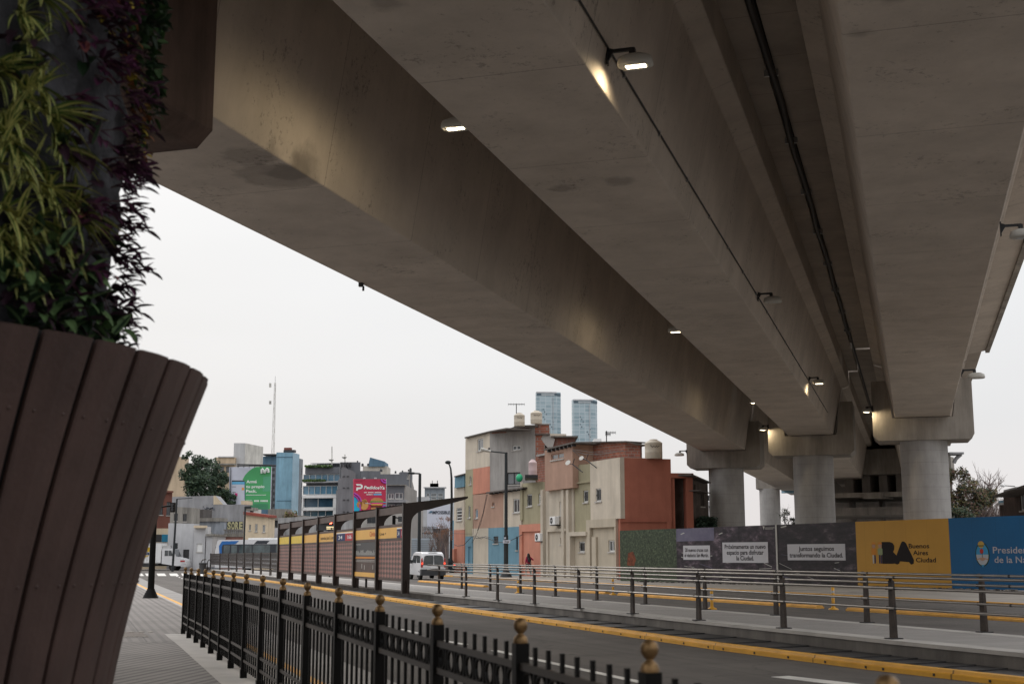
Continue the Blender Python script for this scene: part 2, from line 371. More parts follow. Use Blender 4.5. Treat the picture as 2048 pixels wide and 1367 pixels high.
post(MT['asphalt'],_road); post(MT['asphalt'],seams(tuple(_ru),6.0,.04,.7)); post(MT['asphalt'],seams(tuple(_rv),3.6,.035,.72,1.1))
def _crack(n,l,pos):
    z=n.new('ShaderNodeTexVoronoi'); z.feature='DISTANCE_TO_EDGE'; z.inputs['Scale'].default_value=.28; q=n.new('ShaderNodeTexNoise'); q.inputs['Scale'].default_value=1.5; q.inputs['Detail'].default_value=5; l(pos,q.inputs['Vector']); v=n.new('ShaderNodeVectorMath'); v.operation='ADD'; l(pos,v.inputs[0]); l(q.outputs['Color'],v.inputs[1]); l(v.outputs[0],z.inputs['Vector'])
    r=n.new('ShaderNodeMapRange'); l(z.outputs['Distance'],r.inputs[0]); r.inputs[1].default_value=.0; r.inputs[2].default_value=.008; r.inputs[3].default_value=.62; r.inputs[4].default_value=1; return r.outputs[0]
post(MT['asphalt'],_crack)
sheet('road',[(-70,-30),(45,-30),(38,40),(20,175),(-140,175),(-140,120)],ZR,MT['asphalt'])
# fence / near kerb line
def fX(Y): return ((150-1024)/F)*Y+1.76   # fence line in plan
fence_pts=[(1773,3.47),(1298.5,4.91),(1041,6.33),(875,7.78),(760,9.25),(678,10.7),(615,12.1),(566,13.56),(525.5,15.0),(493,16.4),(467.5,17.8),(445,19.15),(427,20.45),(411,21.75),(397,22.95),(382.6,24.2),(371,25.5)]
FP=[Vector(((x-1024)/F*Y/cp,(Y/cp+.3*sp)/cp,0)) for x,Y in fence_pts]
d0=(FP[0]-FP[1]); FP.insert(0,FP[0]+d0)
kn=[Vector((FP[0].x+.9-.34*(-22-FP[0].y),-22,0))]+[p+Vector((.9,0,0)) for p in FP]+[gnd(372,1213)+Vector((.1,0,0)),gnd(300,1178.5),gnd(262,1160),gnd(240,1146)]
kerb_w=.22
sw=[(p.x-kerb_w,p.y) for p in kn]+[(-70,105),(-70,-22)]
def paving_tactile(name,col,u,v,period=.33,groove=.055,g2=None):
    m=M(name,col,rough=.8,var=.12,scale=.5,bump=.15,bscale=60,spots=.15,spec=.3)
    post(m,seams(tuple(u),period/4,groove/3,.66)); post(m,seams(tuple(v),period*4,.03,.7)); post(m,seams(tuple(u),period*4,.03,.7)); return m
fu=(FP[12]-FP[3]).normalized(); fv=Vector((fu.y,-fu.x,0))
ug=(fu*.5+fv*.86).normalized()
MT['tactile']=paving_tactile('grooved_paving',(.245,.225,.21),(fu*.86-fv*.5).normalized(),ug)
fe=fu.normalized()
def grooved(name,along,period,joint,dk=.6):
    m=M(name,(.225,.205,.19),rough=.8,var=.16,scale=.6,bump=.15,bscale=60,spots=.15,spec=.3); al=Vector(along).normalized(); ac_=Vector((al.y,-al.x,0))
    post(m,seams(tuple(ac_),period,period*.42,dk)); post(m,seams(tuple(al),joint,.035,.6)); post(m,seams(tuple(ac_),joint,.035,.6)); return m
MT['tactile']=grooved('grooved_paving_far',fe,.2,1.3,.78)
MT['tactile2']=grooved('grooved_paving_near',(.17,.985,0),.19,1.3)
sheet('sidewalk',sw,0,MT['tactile'],th=.13)
_k=[q for q in kn if q.y<23.9]
sheet('paving_band',[(q.x-1.27,q.y) for q in _k]+[(_k[-1].x-1.27-.1,23.9),(-70,23.9),(-70,-22)],.002,MT['tactile2'])
sheet('tactile_strip',[(-7.0,25.3),(-14,25.3),(-14,26.9),(-7.6,26.9)],.003,M('tactile_studs',(.15,.125,.105),rough=.8,var=.15,bump=0))
MT['stud']=M('pale_stud',(.42,.39,.34),bump=0)
_mb=MB()
for _i in range(34):
    for _y in (25.35,26.85): _mb.box((-7.1-_i*.2-(.3 if _y>26 else 0),_y,.008),(.09,.09,.01),MT['stud'])
tag(_mb.build('tactile_studs'),kind='structure')
# smooth concrete apron along the fence
ap=[(p.x-kerb_w,p.y) for p in kn[1:19]]; ap2=[(p.x-1.27,p.y) for p in kn[1:19]][::-1]
sheet('pavement_apron',ap+ap2,.004,MT['kerb'])
def strip(mb,line,w0,w1,z0,z1,mat,prof=None):
    """extrude along plan polyline, offsets w0..w1 to its right side"""
    n=len(line); L_=[];Rr=[]
    for i,p in enumerate(line):
        d=(line[min(i+1,n-1)]-line[max(i-1,0)]); d=Vector((d.x,d.y,0)).normalized(); r=Vector((d.y,-d.x,0))
        L_.append(p+r*w0); Rr.append(p+r*w1)
    for i in range(n-1):
        a,b,c,d=L_[i],Rr[i],Rr[i+1],L_[i+1]
        ps=[Vector((q.x,q.y,z0)) for q in (a,b,c,d)]+[Vector((q.x,q.y,z1)) for q in (a,b,c,d)]
        fs=[(0,3,2,1),(4,5,6,7),(1,2,6,5),(3,0,4,7)]
        if i==0: fs.append((0,1,5,4))
        if i==n-2: fs.append((2,3,7,6))
        mb.add(ps,fs,mat)
mb=MB(); strip(mb,kn,-kerb_w,0,-.14,.003,MT['kerb']); tag(mb.build('kerb'),kind='structure')
mb=MB(); strip(mb,kn,-.13,.004,-.08,.008,MT['orange']); tag(mb.build('kerb_paint'),kind='structure')
mb=MB(); strip(mb,kn,.004,1.1,-.13,ZR+.004,MT['paving']); tag(mb.build('road_gutter'),kind='structure')
# platform
ZP=.15
pe=[gnd(421.5,1138,ZP),gnd(600,1157.8,ZP),gnd(814,1181,ZP),gnd(960,1195.5,ZP),gnd(1200,1220,ZP),gnd(1440,1245,ZP),gnd(1787,1280,ZP),gnd(2048,1305,ZP)]
pe=[Vector((p.x,p.y,0)) for p in pe]; dd=(pe[-1]-pe[-2]).normalized(); pe.append(pe[-1]+dd*14); pe.append(pe[-1]+dd*16)
pe=pe[::-1]  # near -> far ; right side of travel = +x side
PW=2.95
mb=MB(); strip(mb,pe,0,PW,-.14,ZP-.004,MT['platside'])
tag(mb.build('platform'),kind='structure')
pu=(pe[5]-pe[4]).normalized(); pv=Vector((pu.y,-pu.x,0))
m=M('tactile_platform_tiles',(.33,.31,.29),rough=.8,var=.12,scale=.6,bump=.15,bscale=60)
post(m,seams(tuple(pu),.2,.05,.7)); post(m,seams(tuple(pv),.1,.028,.78)); post(m,seams(tuple(pu),.8,.03,1.35)); post(m,seams(tuple(pv),1.9,.03,1.3)); MT['plat_tiles']=m
mb=MB(); strip(mb,pe,.42,PW-.42,ZP-.004,ZP+.001,m); tag(mb.build('platform_paving'),kind='structure')
mb=MB(); strip(mb,pe,-.03,.42,ZP-.06,ZP+.004,MT['kerb']); strip(mb,pe,PW-.42,PW,ZP-.06,ZP+.004,MT['kerb']); tag(mb.build('platform_edge'),kind='structure')
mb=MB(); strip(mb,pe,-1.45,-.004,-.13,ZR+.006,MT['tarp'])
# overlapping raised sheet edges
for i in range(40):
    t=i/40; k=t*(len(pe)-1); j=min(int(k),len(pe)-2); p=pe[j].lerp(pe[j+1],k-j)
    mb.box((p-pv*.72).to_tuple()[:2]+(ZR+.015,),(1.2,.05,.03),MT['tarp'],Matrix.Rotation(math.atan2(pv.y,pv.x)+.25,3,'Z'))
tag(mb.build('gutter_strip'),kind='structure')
# far kerb + far pavement
fk=[gnd(872,1150,ZR),gnd(890,1152,ZR),gnd(1160,1166.5,ZR),gnd(1440,1181.6,ZR),gnd(1700,1195,ZR),gnd(2048,1213,ZR)]
fk=[Vector((p.x,p.y,0)) for p in fk]; dd=(fk[-1]-fk[-2]).normalized(); fk.append(fk[-1]+dd*60); fk=fk[::-1]
F0=Frame(gnd(900,1145),gnd(1240,1158.5)); HF=Frame(gnd(1240,1161.5),gnd(2048,1181))
far=[(p.x+.2,p.y) for p in fk]+[(-7,118),(-7,124),(30,124),(90,60),(90,-20)]
MT['farpave']=M('dusty_pavement',(.27,.245,.215),rough=.9,var=.25,scale=.45,bump=.4,bscale=20,spots=.3)
sheet('far_sidewalk',far,0,MT['farpave'],th=.13)
mb=MB(); strip(mb,fk,-.02,.22,-.14,.01,MT['orange']); tag(mb.build('far_kerb'),kind='structure')
# road markings
def line_px(name,pts,w,mat,z=ZR):
    l=[gnd(x,y,z) for x,y in pts]; l=[Vector((p.x,p.y,0)) for p in l]; l=l[::-1] if l[0].y>l[-1].y else l
    mb=MB(); strip(mb,l,-w/2,w/2,z+.002,z+.006,mat); return tag(mb.build(name),kind='structure')
line_px('lane_marking',[(989,1300),(1279,1363),(1330,1374)],.14,MT['white_line'])
line_px('lane_marking',[(885,1280),(930,1288)],.14,MT['white_line'])
line_px('lane_marking',[(800,1257),(838,1266)],.14,MT['white_line'])
line_px('lane_marking',[(755,1247),(775,1252)],.14,MT['white_line'])
line_px('lane_marking',[(1560,1352),(1800,1380)],.32,MT['white_line'])
for i,x in enumerate((268,290,313,338,362,388)):
    l=[gnd(x,1146,ZR),gnd(x+16,1146,ZR),gnd(x+20,1151,ZR),gnd(x+3,1151,ZR)]
    sheet('crosswalk_stripe',[(p.x,p.y) for p in l],ZR+.006,MT['white_line'])
for i in range(5):
    l=[gnd(352+i*5,1151+i*2.2,ZR),gnd(355+i*5,1151+i*2.2,ZR),gnd(356+i*5,1152.4+i*2.2,ZR),gnd(353+i*5,1152.4+i*2.2,ZR)]
    sheet('lane_marking',[(p.x,p.y) for p in l],ZR+.006,MT['white_line'])
# ---------------------------------------------------------------- yellow lane separators
def separator(label,line,w,h,group=None,studs=True,mat=None):
    mat=mat or MT['yellow']
    r=thing('lane_separator',label,'lane separator',(line[0].x,line[0].y,ZR),group)
    mb=MB(); n=len(line); rows=[]
    pr=[(-w/2,0),(-w/2,h*.55),(-w*.36,h*.62),(-w*.3,h),(w*.3,h),(w*.36,h*.62),(w/2,h*.55),(w/2,0)]
    for i,p in enumerate(line):
        d=(line[min(i+1,n-1)]-line[max(i-1,0)]).normalized(); q=Vector((d.y,-d.x,0))
        rows.append([p+q*a+Vector((0,0,ZR+b)) for a,b in pr])
    vs=[v for rr in rows for v in rr]; k=len(pr)
    fs=[(i*k+j,i*k+j+1,(i+1)*k+j+1,(i+1)*k+j) for i in range(n-1) for j in range(k-1)]
    fs+=[tuple(range(k)),tuple(range((n-1)*k,n*k))[::-1]]
    mb.add(vs,[f[::-1] for f in fs],mat); mb.build('rubber_strip',r)
    if studs:
        b=MB(); acc=0
        for i in range(n-1):
            a,c=line[i],line[i+1]; d=(c-a); L0=d.length; d.normalize(); q=Vector((d.y,-d.x,0)); t=.3
            while t<L0:
                if a.y+d.y*t<75:
                    b.box((a+d*t+q*(w/2)+Vector((0,0,ZR+h*.3))),(.035,.02,.035),MT['iron'],Matrix.Rotation(math.atan2(d.y,d.x),3,'Z'))
                t+=1.0
        b.build('bolts',r)
    return r
def gl(pts,z=ZR): return [Vector((p.x,p.y,0)) for p in (gnd(x,y,z) for x,y in pts)]
_yu=(gnd(1440,1295)-gnd(840,1209)).normalized(); post(MT['yellow'],seams((_yu.x,_yu.y,0),3.0,.03,.35))
ys=gl([(395,1144),(620,1175),(840,1210),(1140,1253.5),(1440,1298),(1750,1338),(2048,1372)]); ys.append(ys[-1]+(ys[-1]-ys[-2])*2.2)
separator('long yellow rubber lane divider beside the bus platform',ys,.22,.12)
separator('worn orange lane divider behind the platform running left of the first bollard gap',gl([(840,1163),(905,1168),(972,1173.5)]),.3,.1,'worn lane dividers behind the platform',False,MT['orange'])
separator('worn orange lane divider behind the platform in front of the painted houses',gl([(1016,1174.5),(1120,1181),(1215,1187)]),.3,.1,'worn lane dividers behind the platform',False,MT['orange'])
separator('worn orange lane divider behind the platform in front of the hedge print',gl([(1241,1189.5),(1440,1203),(1640,1216)]),.32,.1,'worn lane dividers behind the platform',False,MT['orange'])
sp_=gl([(1700,1220.5),(1880,1231.5),(2048,1242.5)]); sp_.append(sp_[-1]+(sp_[-1]-sp_[-2]))
separator('worn orange lane divider behind the platform in front of the blue hoarding',sp_,.32,.1,'worn lane dividers behind the platform',False,MT['orange'])
bl=['yellow flexible bollard standing in front of the blue painted house','yellow flexible bollard behind the railing by the tan ground floor','yellow flexible bollard beneath the second white text board','yellow flexible bollard below the third white text board']
for (x,yb,yt),lb in zip(((1036,1186,1161),(1226,1189,1157),(1424,1218,1181),(1667,1218.5,1173)),bl):
    p=gnd(x,yb,ZR); r=thing('bollard',lb,'bollard',(p.x,p.y,ZR),'yellow bollards between the lanes'); h=(yb-yt)/(yb-1110)*(HC-ZR)
    q=MB(); q.lathe((p.x,p.y,ZR+.004),[(.16,0),(.15,.03),(.06,.07),(.055,.09)],MT['yellow'],12); q.build('base',r)
    q=MB(); q.lathe((p.x,p.y,ZR),[(.05,.08),(.05,h*.98),(.03,h)],MT['yellow'],12); o=q.build('post',r)
    q=MB(); q.lathe((p.x,p.y,ZR),[(.053,h*.74),(.053,h*.84)],MT['alu'],12); q.lathe((p.x,p.y,ZR),[(.053,h*.52),(.053,h*.62)],MT['alu'],12); q.build('reflective_band',o)
# ---------------------------------------------------------------- viaduct
via=thing('viaduct','big grey concrete viaduct of three box girders on round columns overhead','viaduct',(15,50,0))
def vprism(mb,poly,l0,l1,mat,cut=None):
    mb.prism([VP(q,l0,z) for q,z in poly],EV*(l1-l0),mat)
GB=8.5
GIR=[(-11.9,-13.39,-10.42),(-5.45,-6.73,-4.16),(.75,-.593,2.09)]
gaps=[-8.6,-2.55]
def lOf(P): return P.x*EV.x+P.y*EV.y
pier_far=[lOf(Vector((X_*Y/F,Y,0))) for X_,Y in ((437,87),(608,76),(831,66))]
ZT=12.35
def qx(x): return (x-1024)
for i,(c,a,b) in enumerate(GIR):
    g=MB()
    l1=pier_far[i]-.35
    l0=[14.5,-2,-12][i]
    core=[(a,GB),(b,GB)]+([(b+.6,ZT-.005)] if i==0 else [(b+.55,11.29),(b+.97,11.44),(b+.97,ZT-.005)])+[(a-.97,ZT-.005),(a-.97,11.44),(a-.55,11.29)]
    vprism(g,core,l0,l1,MT['girder']); o=g.build('girder',via); o['label']=['left concrete box girder against the sky','middle concrete box girder carrying the lit lamps','right concrete box girder nearest the right edge'][i]
    bv=o.modifiers.new('bevel','BEVEL'); bv.width=.03; bv.segments=2; bv.limit_method='ANGLE'
    d=MB()
    ra=b+1 if i==2 else None
    left={0:-15.6,1:gaps[0]+.09,2:gaps[1]+.1}[i]; right={0:gaps[0]-.09,1:gaps[1]-.1,2:4.0}[i]
    vprism(d,[(left,ZT),(right,ZT),(right,ZT+.45),(left,ZT+.45)],l0-10,l1+.2,MT['deck'])
    if i==2: vprism(d,[(b+.975,11.75),(3.995,11.9),(3.995,ZT-.003),(b+.975,ZT-.003)],l0-10,l1+.1,MT['girder'])
    if i==2: vprism(d,[(4.003,11.8),(4.2,11.8),(4.2,13.8),(4.003,13.8)],l0-10,l1+.2,MT['cap'])
    if i==0: vprism(d,[(-15.8,12.2),(-15.602,12.2),(-15.602,13.9),(-15.8,13.9)],l0-10,l1+.2,MT['cap'])
    d.build('deck_slab',via)
    # the following span beyond the pier
    g=MB(); vprism(g,core,pier_far[i]+.35,pier_far[i]+66,MT['girder']); vprism(g,[(left,ZT),(right,ZT),(right,ZT+.45),(left,ZT+.45)],pier_far[i]+.4,pier_far[i]+66,MT['deck'])
    g.build('far_span',via)
# black strips added to block the sky, and drain pipe, in the slot between middle and right deck
g=MB(); vprism(g,[(gaps[1]-.12,12.82),(gaps[1]+.12,12.82),(gaps[1]+.12,12.95),(gaps[1]-.12,12.95)],-12,150,MT['black']); vprism(g,[(gaps[0]-.12,12.82),(gaps[0]+.12,12.82),(gaps[0]+.12,12.95),(gaps[0]-.12,12.95)],-12,160,MT['black']); g.build('sky_block_strip',via)
g=MB(); 
pp=[VP(gaps[1]+.02+.03*math.sin(l*.7),l,12.24+.04*math.sin(l*1.3)) for l in range(0,68,2)]
g.path(pp,.085,MT['iron'],8)
for l in range(3,66,5): g.box(VP(gaps[1],l,12.28),(.32,.06,.16),MT['alu'],Matrix.Rotation(-TH,3,'Z'))
g.build('drain_pipe',via)
g=MB(); _p=hit_z(722,569,8.46); g.box(_p,(.12,.12,.1),MT['iron']); g.box(_p+Vector((.05,.1,-.08)),(.05,.05,.12),MT['iron']); g.build('edge_anchor',via)
# piers
def pier(c,l,dia,depth=2.6,w=4.9,zb=7.33,low=1.0,cmat=None,clab=None):
    p=VP(c,l,0); r=bpy.data.objects.new('pier',None); COL.objects.link(r); r.parent=via; r.location=p-WL(via)
    q=MB(); q.lathe((p.x,p.y,-.14),[(dia/2,0),(dia/2,zb+.14)],MT['column'],40); q.build('column',r)
    q=MB(); h=w/2; ch=.24; cm=cmat or MT['cap']
    pts=[(c-h+ch,zb),(c+h-ch,zb),(c+h,zb+ch),(c+h,10.4),(c+1.75,10.4),(c+1.47,GB-.03),(c-1.47,GB-.03),(c-1.75,10.4),(c-h,10.4),(c-h,zb+ch)]
    q.prism([VP(a,l-depth/2,z) for a,z in pts],EV*depth,cm)
    o=q.build('cap',r); bv=o.modifiers.new('bevel','BEVEL'); bv.width=.04; bv.segments=2; bv.limit_method='ANGLE'
    if clab: o['label']=clab
    return r
for i,(c,a,b) in enumerate(GIR): pier(c,pier_far[i],2.35)
# near pier of the left girder (its cap looks out behind the planting)
lp=lOf(hit_z(385,298,7.3))-1.35
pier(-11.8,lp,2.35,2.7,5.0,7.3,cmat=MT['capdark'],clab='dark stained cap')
pier(GIR[1][0]+.13,lOf(Vector((-3.65,6.2,0))),2.0,2.6,4.9)
for i in (0,):
    c=GIR[i][0]
p=at(1541,1040,150); 
q=MB(); q.lathe((p.x,p.y,-.1),[(1.18,0),(1.18,9.3)],MT['column'],28); q.box((p.x+.9,p.y,10.0),(4.6,2.6,1.7),MT['cap'],Matrix.Rotation(-TH,3,'Z')); o=q.build('pier',via); o['label']='slim pier of the next span seen between the two left columns'
# conduit along the middle girder
def on_web(x,y,q0=-4.16,k=.55/2.79,sgn=1,off=0.0):
    r=ray(x,y); rq=r.dot(PV); t=(q0+off+k*(HC-GB))/(rq-k*r.z); return Vector((0,0,HC))+r*t
c0=on_web(1330,290); zc=c0.z
qc=-4.16+(zc-GB)*.55/2.79
g=MB(); g.tube(VP(qc+.03,2,zc),VP(qc+.03,70,zc),.016,MT['iron'],8)
for l in range(4,70,3): g.box(VP(qc+.02,l,zc),(.05,.03,.1),MT['alu'],Matrix.Rotation(-TH,3,'Z'))
tag(g.build('conduit',None,VP(qc,20,zc)),'thin dark cable conduit running along the middle girder','conduit')
# lamps
MT['lens_on']=emis('lit_lens',(1,.86,.58),8); MT['lens_off']=M('unlit_lens',(.55,.55,.52),rough=.2,var=.05,bump=0)
def lamp(base,dirv,lit,label,scale=1.0,power=60,cord=False,tilt=-.32):
    """wall lamp: base on the wall, dirv horizontal outward"""
    r=thing('wall_lamp',label,'lamp',base,'lamps fixed under the viaduct')
    d=Vector(dirv).normalized(); s=Vector((-d.y,d.x,0)); rot=Matrix(((d.x,s.x,0),(d.y,s.y,0),(0,0,1)))
    P=lambda a,b,c: Vector(base)+d*a*scale+s*b*scale+Vector((0,0,c*scale))
    q=MB(); q.box(P(.012,0,.0),(.024*scale,.1*scale,.3*scale),MT['iron'],rot); q.hexa([P(.02,-.02,-.1),P(.02,.02,-.1),P(.1,.02,.03),P(.1,-.02,.03),P(.02,-.02,.12),P(.02,.02,.12),P(.1,.02,.09),P(.1,-.02,.09)],MT['iron']); q.build('bracket',r)
    q=MB(); q.box(P(.22,0,.06),(.40*scale,.05*scale,.05*scale),MT['iron'],rot); q.box(P(.40,0,.0),(.09*scale,.11*scale,.13*scale),MT['iron'],rot); q.build('arm',r)
    q=MB(); n=20; rings=[]
    # elliptical head, tapered lid
    for (f,z) in ((.55,-.04),(.93,-.09),(1,-.16),(1,-.2),(.9,-.215)):
        rr=[]
        for i in range(n):
            t=2*math.pi*i/n; e=.72
            ca=math.copysign(abs(math.cos(t))**e,math.cos(t)); sa=math.copysign(abs(math.sin(t))**e,math.sin(t))
            rr.append(P(.44+.27*f*ca,.19*f*sa,z))
        rings.append(rr)
    vs=[v for a in rings for v in a]; fs=[(a*n+i,(a+1)*n+i,(a+1)*n+(i+1)%n,a*n+(i+1)%n) for a in range(4) for i in range(n)]
    fs.append(tuple(range(n))); fs.append(tuple(range(4*n,5*n))[::-1]); q.add(vs,fs,MT['lampgrey'],True); q.build('housing',r)
    q=MB(); q.box(P(.45,0,-.222),(.30*scale,.11*scale,.012),MT['lens_on'] if lit else MT['lens_off'],rot); q.build('lens',r)
    if cord:
        q=MB(); q.path([P(.42,.0,-.0),P(.46,.16,-.25),P(.5,.18,-.5),P(.6,.17,-.62)],.008,MT['iron'],5); q.build('loose_cable',r)
    if lit:
        ld=bpy.data.lights.new('lamp_light','SPOT'); ld.energy=power; ld.color=(1,.80,.5); ld.spot_size=R(165); ld.spot_blend=.5; ld.shadow_soft_size=.09
        lo=bpy.data.objects.new('lamp_light',ld); COL.objects.link(lo); lo.parent=r; lo.location=d*.42*scale+Vector((0,0,-.28*scale))
        lo.rotation_euler=(-(Vector((0,0,-1))*.95+d*tilt)).to_track_quat('Z','Y').to_euler()
    return r
B=on_web(1213,112); lamp(B,PV,True,'large lit wall lamp on the middle girder nearest the camera',1.0,70)
B=on_web(1515,592); lamp(B,PV,False,'unlit wall lamp halfway along the middle girder')
B=on_web(1617,758); lamp(B,PV,True,'small lit wall lamp near the far end of the middle girder',1.0,80)
ql=-6.96
def lweb(x,y,q): 
    r=ray(x,y); t=q/r.dot(PV); return Vector((0,0,HC))+r*t
for (x,y,lb,pw) in ((912,250,'lit lamp peeping out behind the left edge of the middle girder, nearest one',620),(1352,660,'tiny lit lamp half hidden behind the middle girder above the rooftops',300),(1511,803,'lit lamp at the far end between left and middle girder',220)):
    P_=lweb(x,y,-7.3); z=P_.z+.15; qb=-6.73-(z-GB)*.55/2.79; l=lOf(P_); lamp(VP(qb,l,z),-PV,True,lb,1.0,pw*.2,tilt=.8)
def capface(i,side,z): # lamp on the side face of a far cap
    c=GIR[i][0]; return VP(c+side*2.42,pier_far[i]-1.28,z)
z=9.05; lamp(capface(1,-1,z),-PV-EV*1.1,True,'lit lamp on the left side of the middle pier cap',1.0,85,tilt=-.6)
z=9.0; lamp(capface(2,-1,z),-PV-EV*1.1,True,'lit lamp on the left side of the right pier cap',1.0,85,tilt=-.6)
z=8.45; lamp(capface(0,-1,z),-PV,False,'unlit lamp sticking out of the left pier cap against the sky',1.2)
B=on_web(2000,458,2.09,.55/2.79); lamp(B,PV,False,'unlit lamp with a dangling cable on the right girder',1.0,0,True)
B=on_web(1922,744,2.09,.55/2.79); lamp(B,PV,False,'unlit lamp at the far end of the right girder',1.25)
# far elevated station deck seen between the columns
stn=thing('elevated_station','dark concrete station structure seen between the viaduct columns','station',at(1740,1100,118).to_tuple()[:2]+(0,))
SF=Frame(at(1520,1100,122),at(1930,1100,112))
q=MB()
for (y0,y1,d0,d1,m) in ((898,948,-14,0,MT['cap']),(985,994,-12,1.0,MT['cap']),(1014,1030,-10,.6,MT['station'])):
    a0=SF.loc(1600,y0)[0]; a1=SF.loc(1830,y0)[0]; SF.box(q,a0,a1,SF.loc(1740,y1)[1],SF.loc(1740,y0)[1],d0,d1,m)
q.build('deck',stn)
q=MB()
for x in range(1690,1830,34):
    SF.pbox(q,x,948,x+16,985,-10,-1.5,MT['station'])
SF.pbox(q,1725,984,1765,996,-2,1.3,MT['cap']); q.build('beams',stn)
q=MB(); a0=SF.loc(1640,1000,-14)[0]; a1=SF.loc(1860,1000,-14)[0]; SF.box(q,a0,a1,0,SF.loc(1740,890,-14)[1],-16,-14.2,MT['station']); q.build('back_wall',stn)
q=MB()
for x in (1700,1760,1815): SF.pbox(q,x,990,x+7,1110,-9,-8,MT['station'])
q.build('column',stn)
# ---------------------------------------------------------------- iron fence
fen=thing('iron_fence','long black iron railing with bronze ball finials along the near kerb','fence',tuple(FP[9]))
def fz(Y): return -.09 if Y<5 else (-.09+.09*min(1,(Y-5)/10))   # the kerb falls slightly towards the camera
random.seed(3)
for i,p in enumerate(FP):
    z=fz(p.y); q=MB(); d=(FP[min(i+1,len(FP)-1)]-FP[max(i-1,0)]); rot=Matrix.Rotation(math.atan2(d.y,d.x)+rng.uniform(-.03,.03),3,'Z')
    h=1.195; q.box((p.x,p.y,z+h/2),(.07,.07,h),MT['black'],rot); q.box((p.x,p.y,z+.055),(.085,.085,.11),MT['black'],rot)
    o=q.build('post',fen)
    q=MB(); q.lathe((p.x,p.y,z+h),[(.037,0),(.038,.012),(.033,.03),(.018,.043),(.013,.047),(.02,.052),(.032,.068),(.0365,.087),(.032,.106),(.02,.119),(.0005,.124)],MT['bronze'],20); q.build('ball_finial',o)
for i in range(len(FP)-1):
    a,b=FP[i],FP[i+1]; za,zb=fz(a.y),fz(b.y); d=b-a; L0=d.length; u=d/L0; rot=Matrix.Rotation(math.atan2(u.y,u.x),3,'Z')
    q=MB(); Pp=lambda t,z: a+u*t+Vector((0,0,za+(zb-za)*t/L0+z)); sl=(zb-za)/L0
    rr=rot@Matrix.Rotation(-math.atan(sl),3,'Y')
    for z,hh in ((1.085,.035),(.925,.035),(.36,.03),(.22,.03)): q.box(Pp(L0/2,z),(L0-.07,.03,hh),MT['bronze_rail'] if i>0 else MT['black'],rr)
    n=7; e=[]
    for k in range(1,n+1):
        t=.035+(L0-.07)*k/(n+1); q.box(Pp(t,.645),(.019,.019,1.09),MT['black'],rot)
    # rings between the two upper rails
    for k in range(n+1):
        t=.035+(L0-.07)*(k+.5)/(n+1); cz=1.005; ra=.064; rb=.062
        c=Pp(t,cz); m_=14; vs=[]
        for s_ in range(m_):
            an=2*math.pi*s_/m_
            for (dr,dy) in ((-.005,-.009),(.005,-.009),(.005,.009),(-.005,.009)):
                vs.append(c+u*((ra+dr)*math.cos(an))+Vector((-u.y,u.x,0))*dy+Vector((0,0,(rb+dr)*math.sin(an))))
        fs=[(s_*4+j,s_*4+(j+1)%4,((s_+1)%m_)*4+(j+1)%4,((s_+1)%m_)*4+j) for s_ in range(m_) for j in range(4)]
        q.add(vs,fs,MT['black'])
    q.build('panel',fen)
# ---------------------------------------------------------------- planter with vertical garden around a column
PC=Vector((-.588*6.2,6.2,0)); PR=[(.0,1.60),(.907,1.691),(1.222,1.713),(1.575,1.795),(1.806,1.884),(2.118,1.984),(2.447,2.099)]
def prad(z):
    return 1.655+.175*max(0,z-.6)**1.5
MT['slat']=M('brown_composite_board',(.062,.036,.030),rough=.55,var=.28,scale=1.6,bump=.15,bscale=40,streak=.4,spots=.12,spec=.35)
MT['gap']=M('dark_gap',(.006,.005,.005),rough=.9,var=.1,bump=0)
pl=thing('planter','flared round planter clad in dark brown vertical boards at the left edge','planter',tuple(PC))
def ray_angle(x):  # angle on rim of the pixel column x (front side), rim height
    y=643+(x/415)**2*122*.9
    r=ray(x,y); # intersect circle radius at rim in plan
    dx,dy=r.x,r.y; R0=PR[-1][1]; a=dx*dx+dy*dy; b=-2*(dx*PC.x+dy*PC.y); c=PC.x**2+PC.y**2-R0*R0; D=b*b-4*a*c
    if D<0: return math.atan2(-dx,dy)  # tangent
    t=(-b-math.sqrt(D))/(2*a); return math.atan2(dy*t-PC.y,dx*t-PC.x)
angs=[ray_angle(x) for x in (87,194,278,339,384,412)]
step=(angs[4]-angs[0])/4
allang=[angs[0]+step*k for k in range(-9,16)]
zs=[0,.45]+[.6+1.847*k/14 for k in range(15)]
q=MB(); bolts=MB()
for a0 in allang:
    a1=a0+step; g_=.0075; tilt=rng.uniform(-.004,.004)
    cols=[]
    for (aa,dr) in ((a0+g_,-.02),(a0+g_,.0),(a0+g_+.006,.006),(( a0+a1)/2,.012+tilt),(a1-g_-.006,.006),(a1-g_,0),(a1-g_,-.02)):
        cols.append([PC+Vector((math.cos(aa)*(prad(z)+dr),math.sin(aa)*(prad(z)+dr),z)) for z in zs])
    k=len(zs); vs=[v for c in cols for v in c]
    fs=[(c*k+i,(c+1)*k+i,(c+1)*k+i+1,c*k+i+1) for c in range(len(cols)-1) for i in range(k-1)]
    q.add(vs,fs,MT['slat']); q.add([c[-1] for c in cols],[tuple(range(len(cols)))[::-1]],MT['slat'])
    for zb in (1.42,2.13):
        for fr_ in (.22,.78):
            aa=a0+step*fr_; rr=prad(zb)+.004; pp=PC+Vector((math.cos(aa)*rr,math.sin(aa)*rr,zb)); bolts.sphere(pp,.010,MT['slat'],8)
q.build('boards',pl); bolts.build('bolts',pl)
q=MB(); q.lathe(PC,[(prad(z)-.03,z) for z in zs]+[(prad(2.447)-.12,2.44),(1.5,2.3)],MT['gap'],60); q.build('liner',pl)
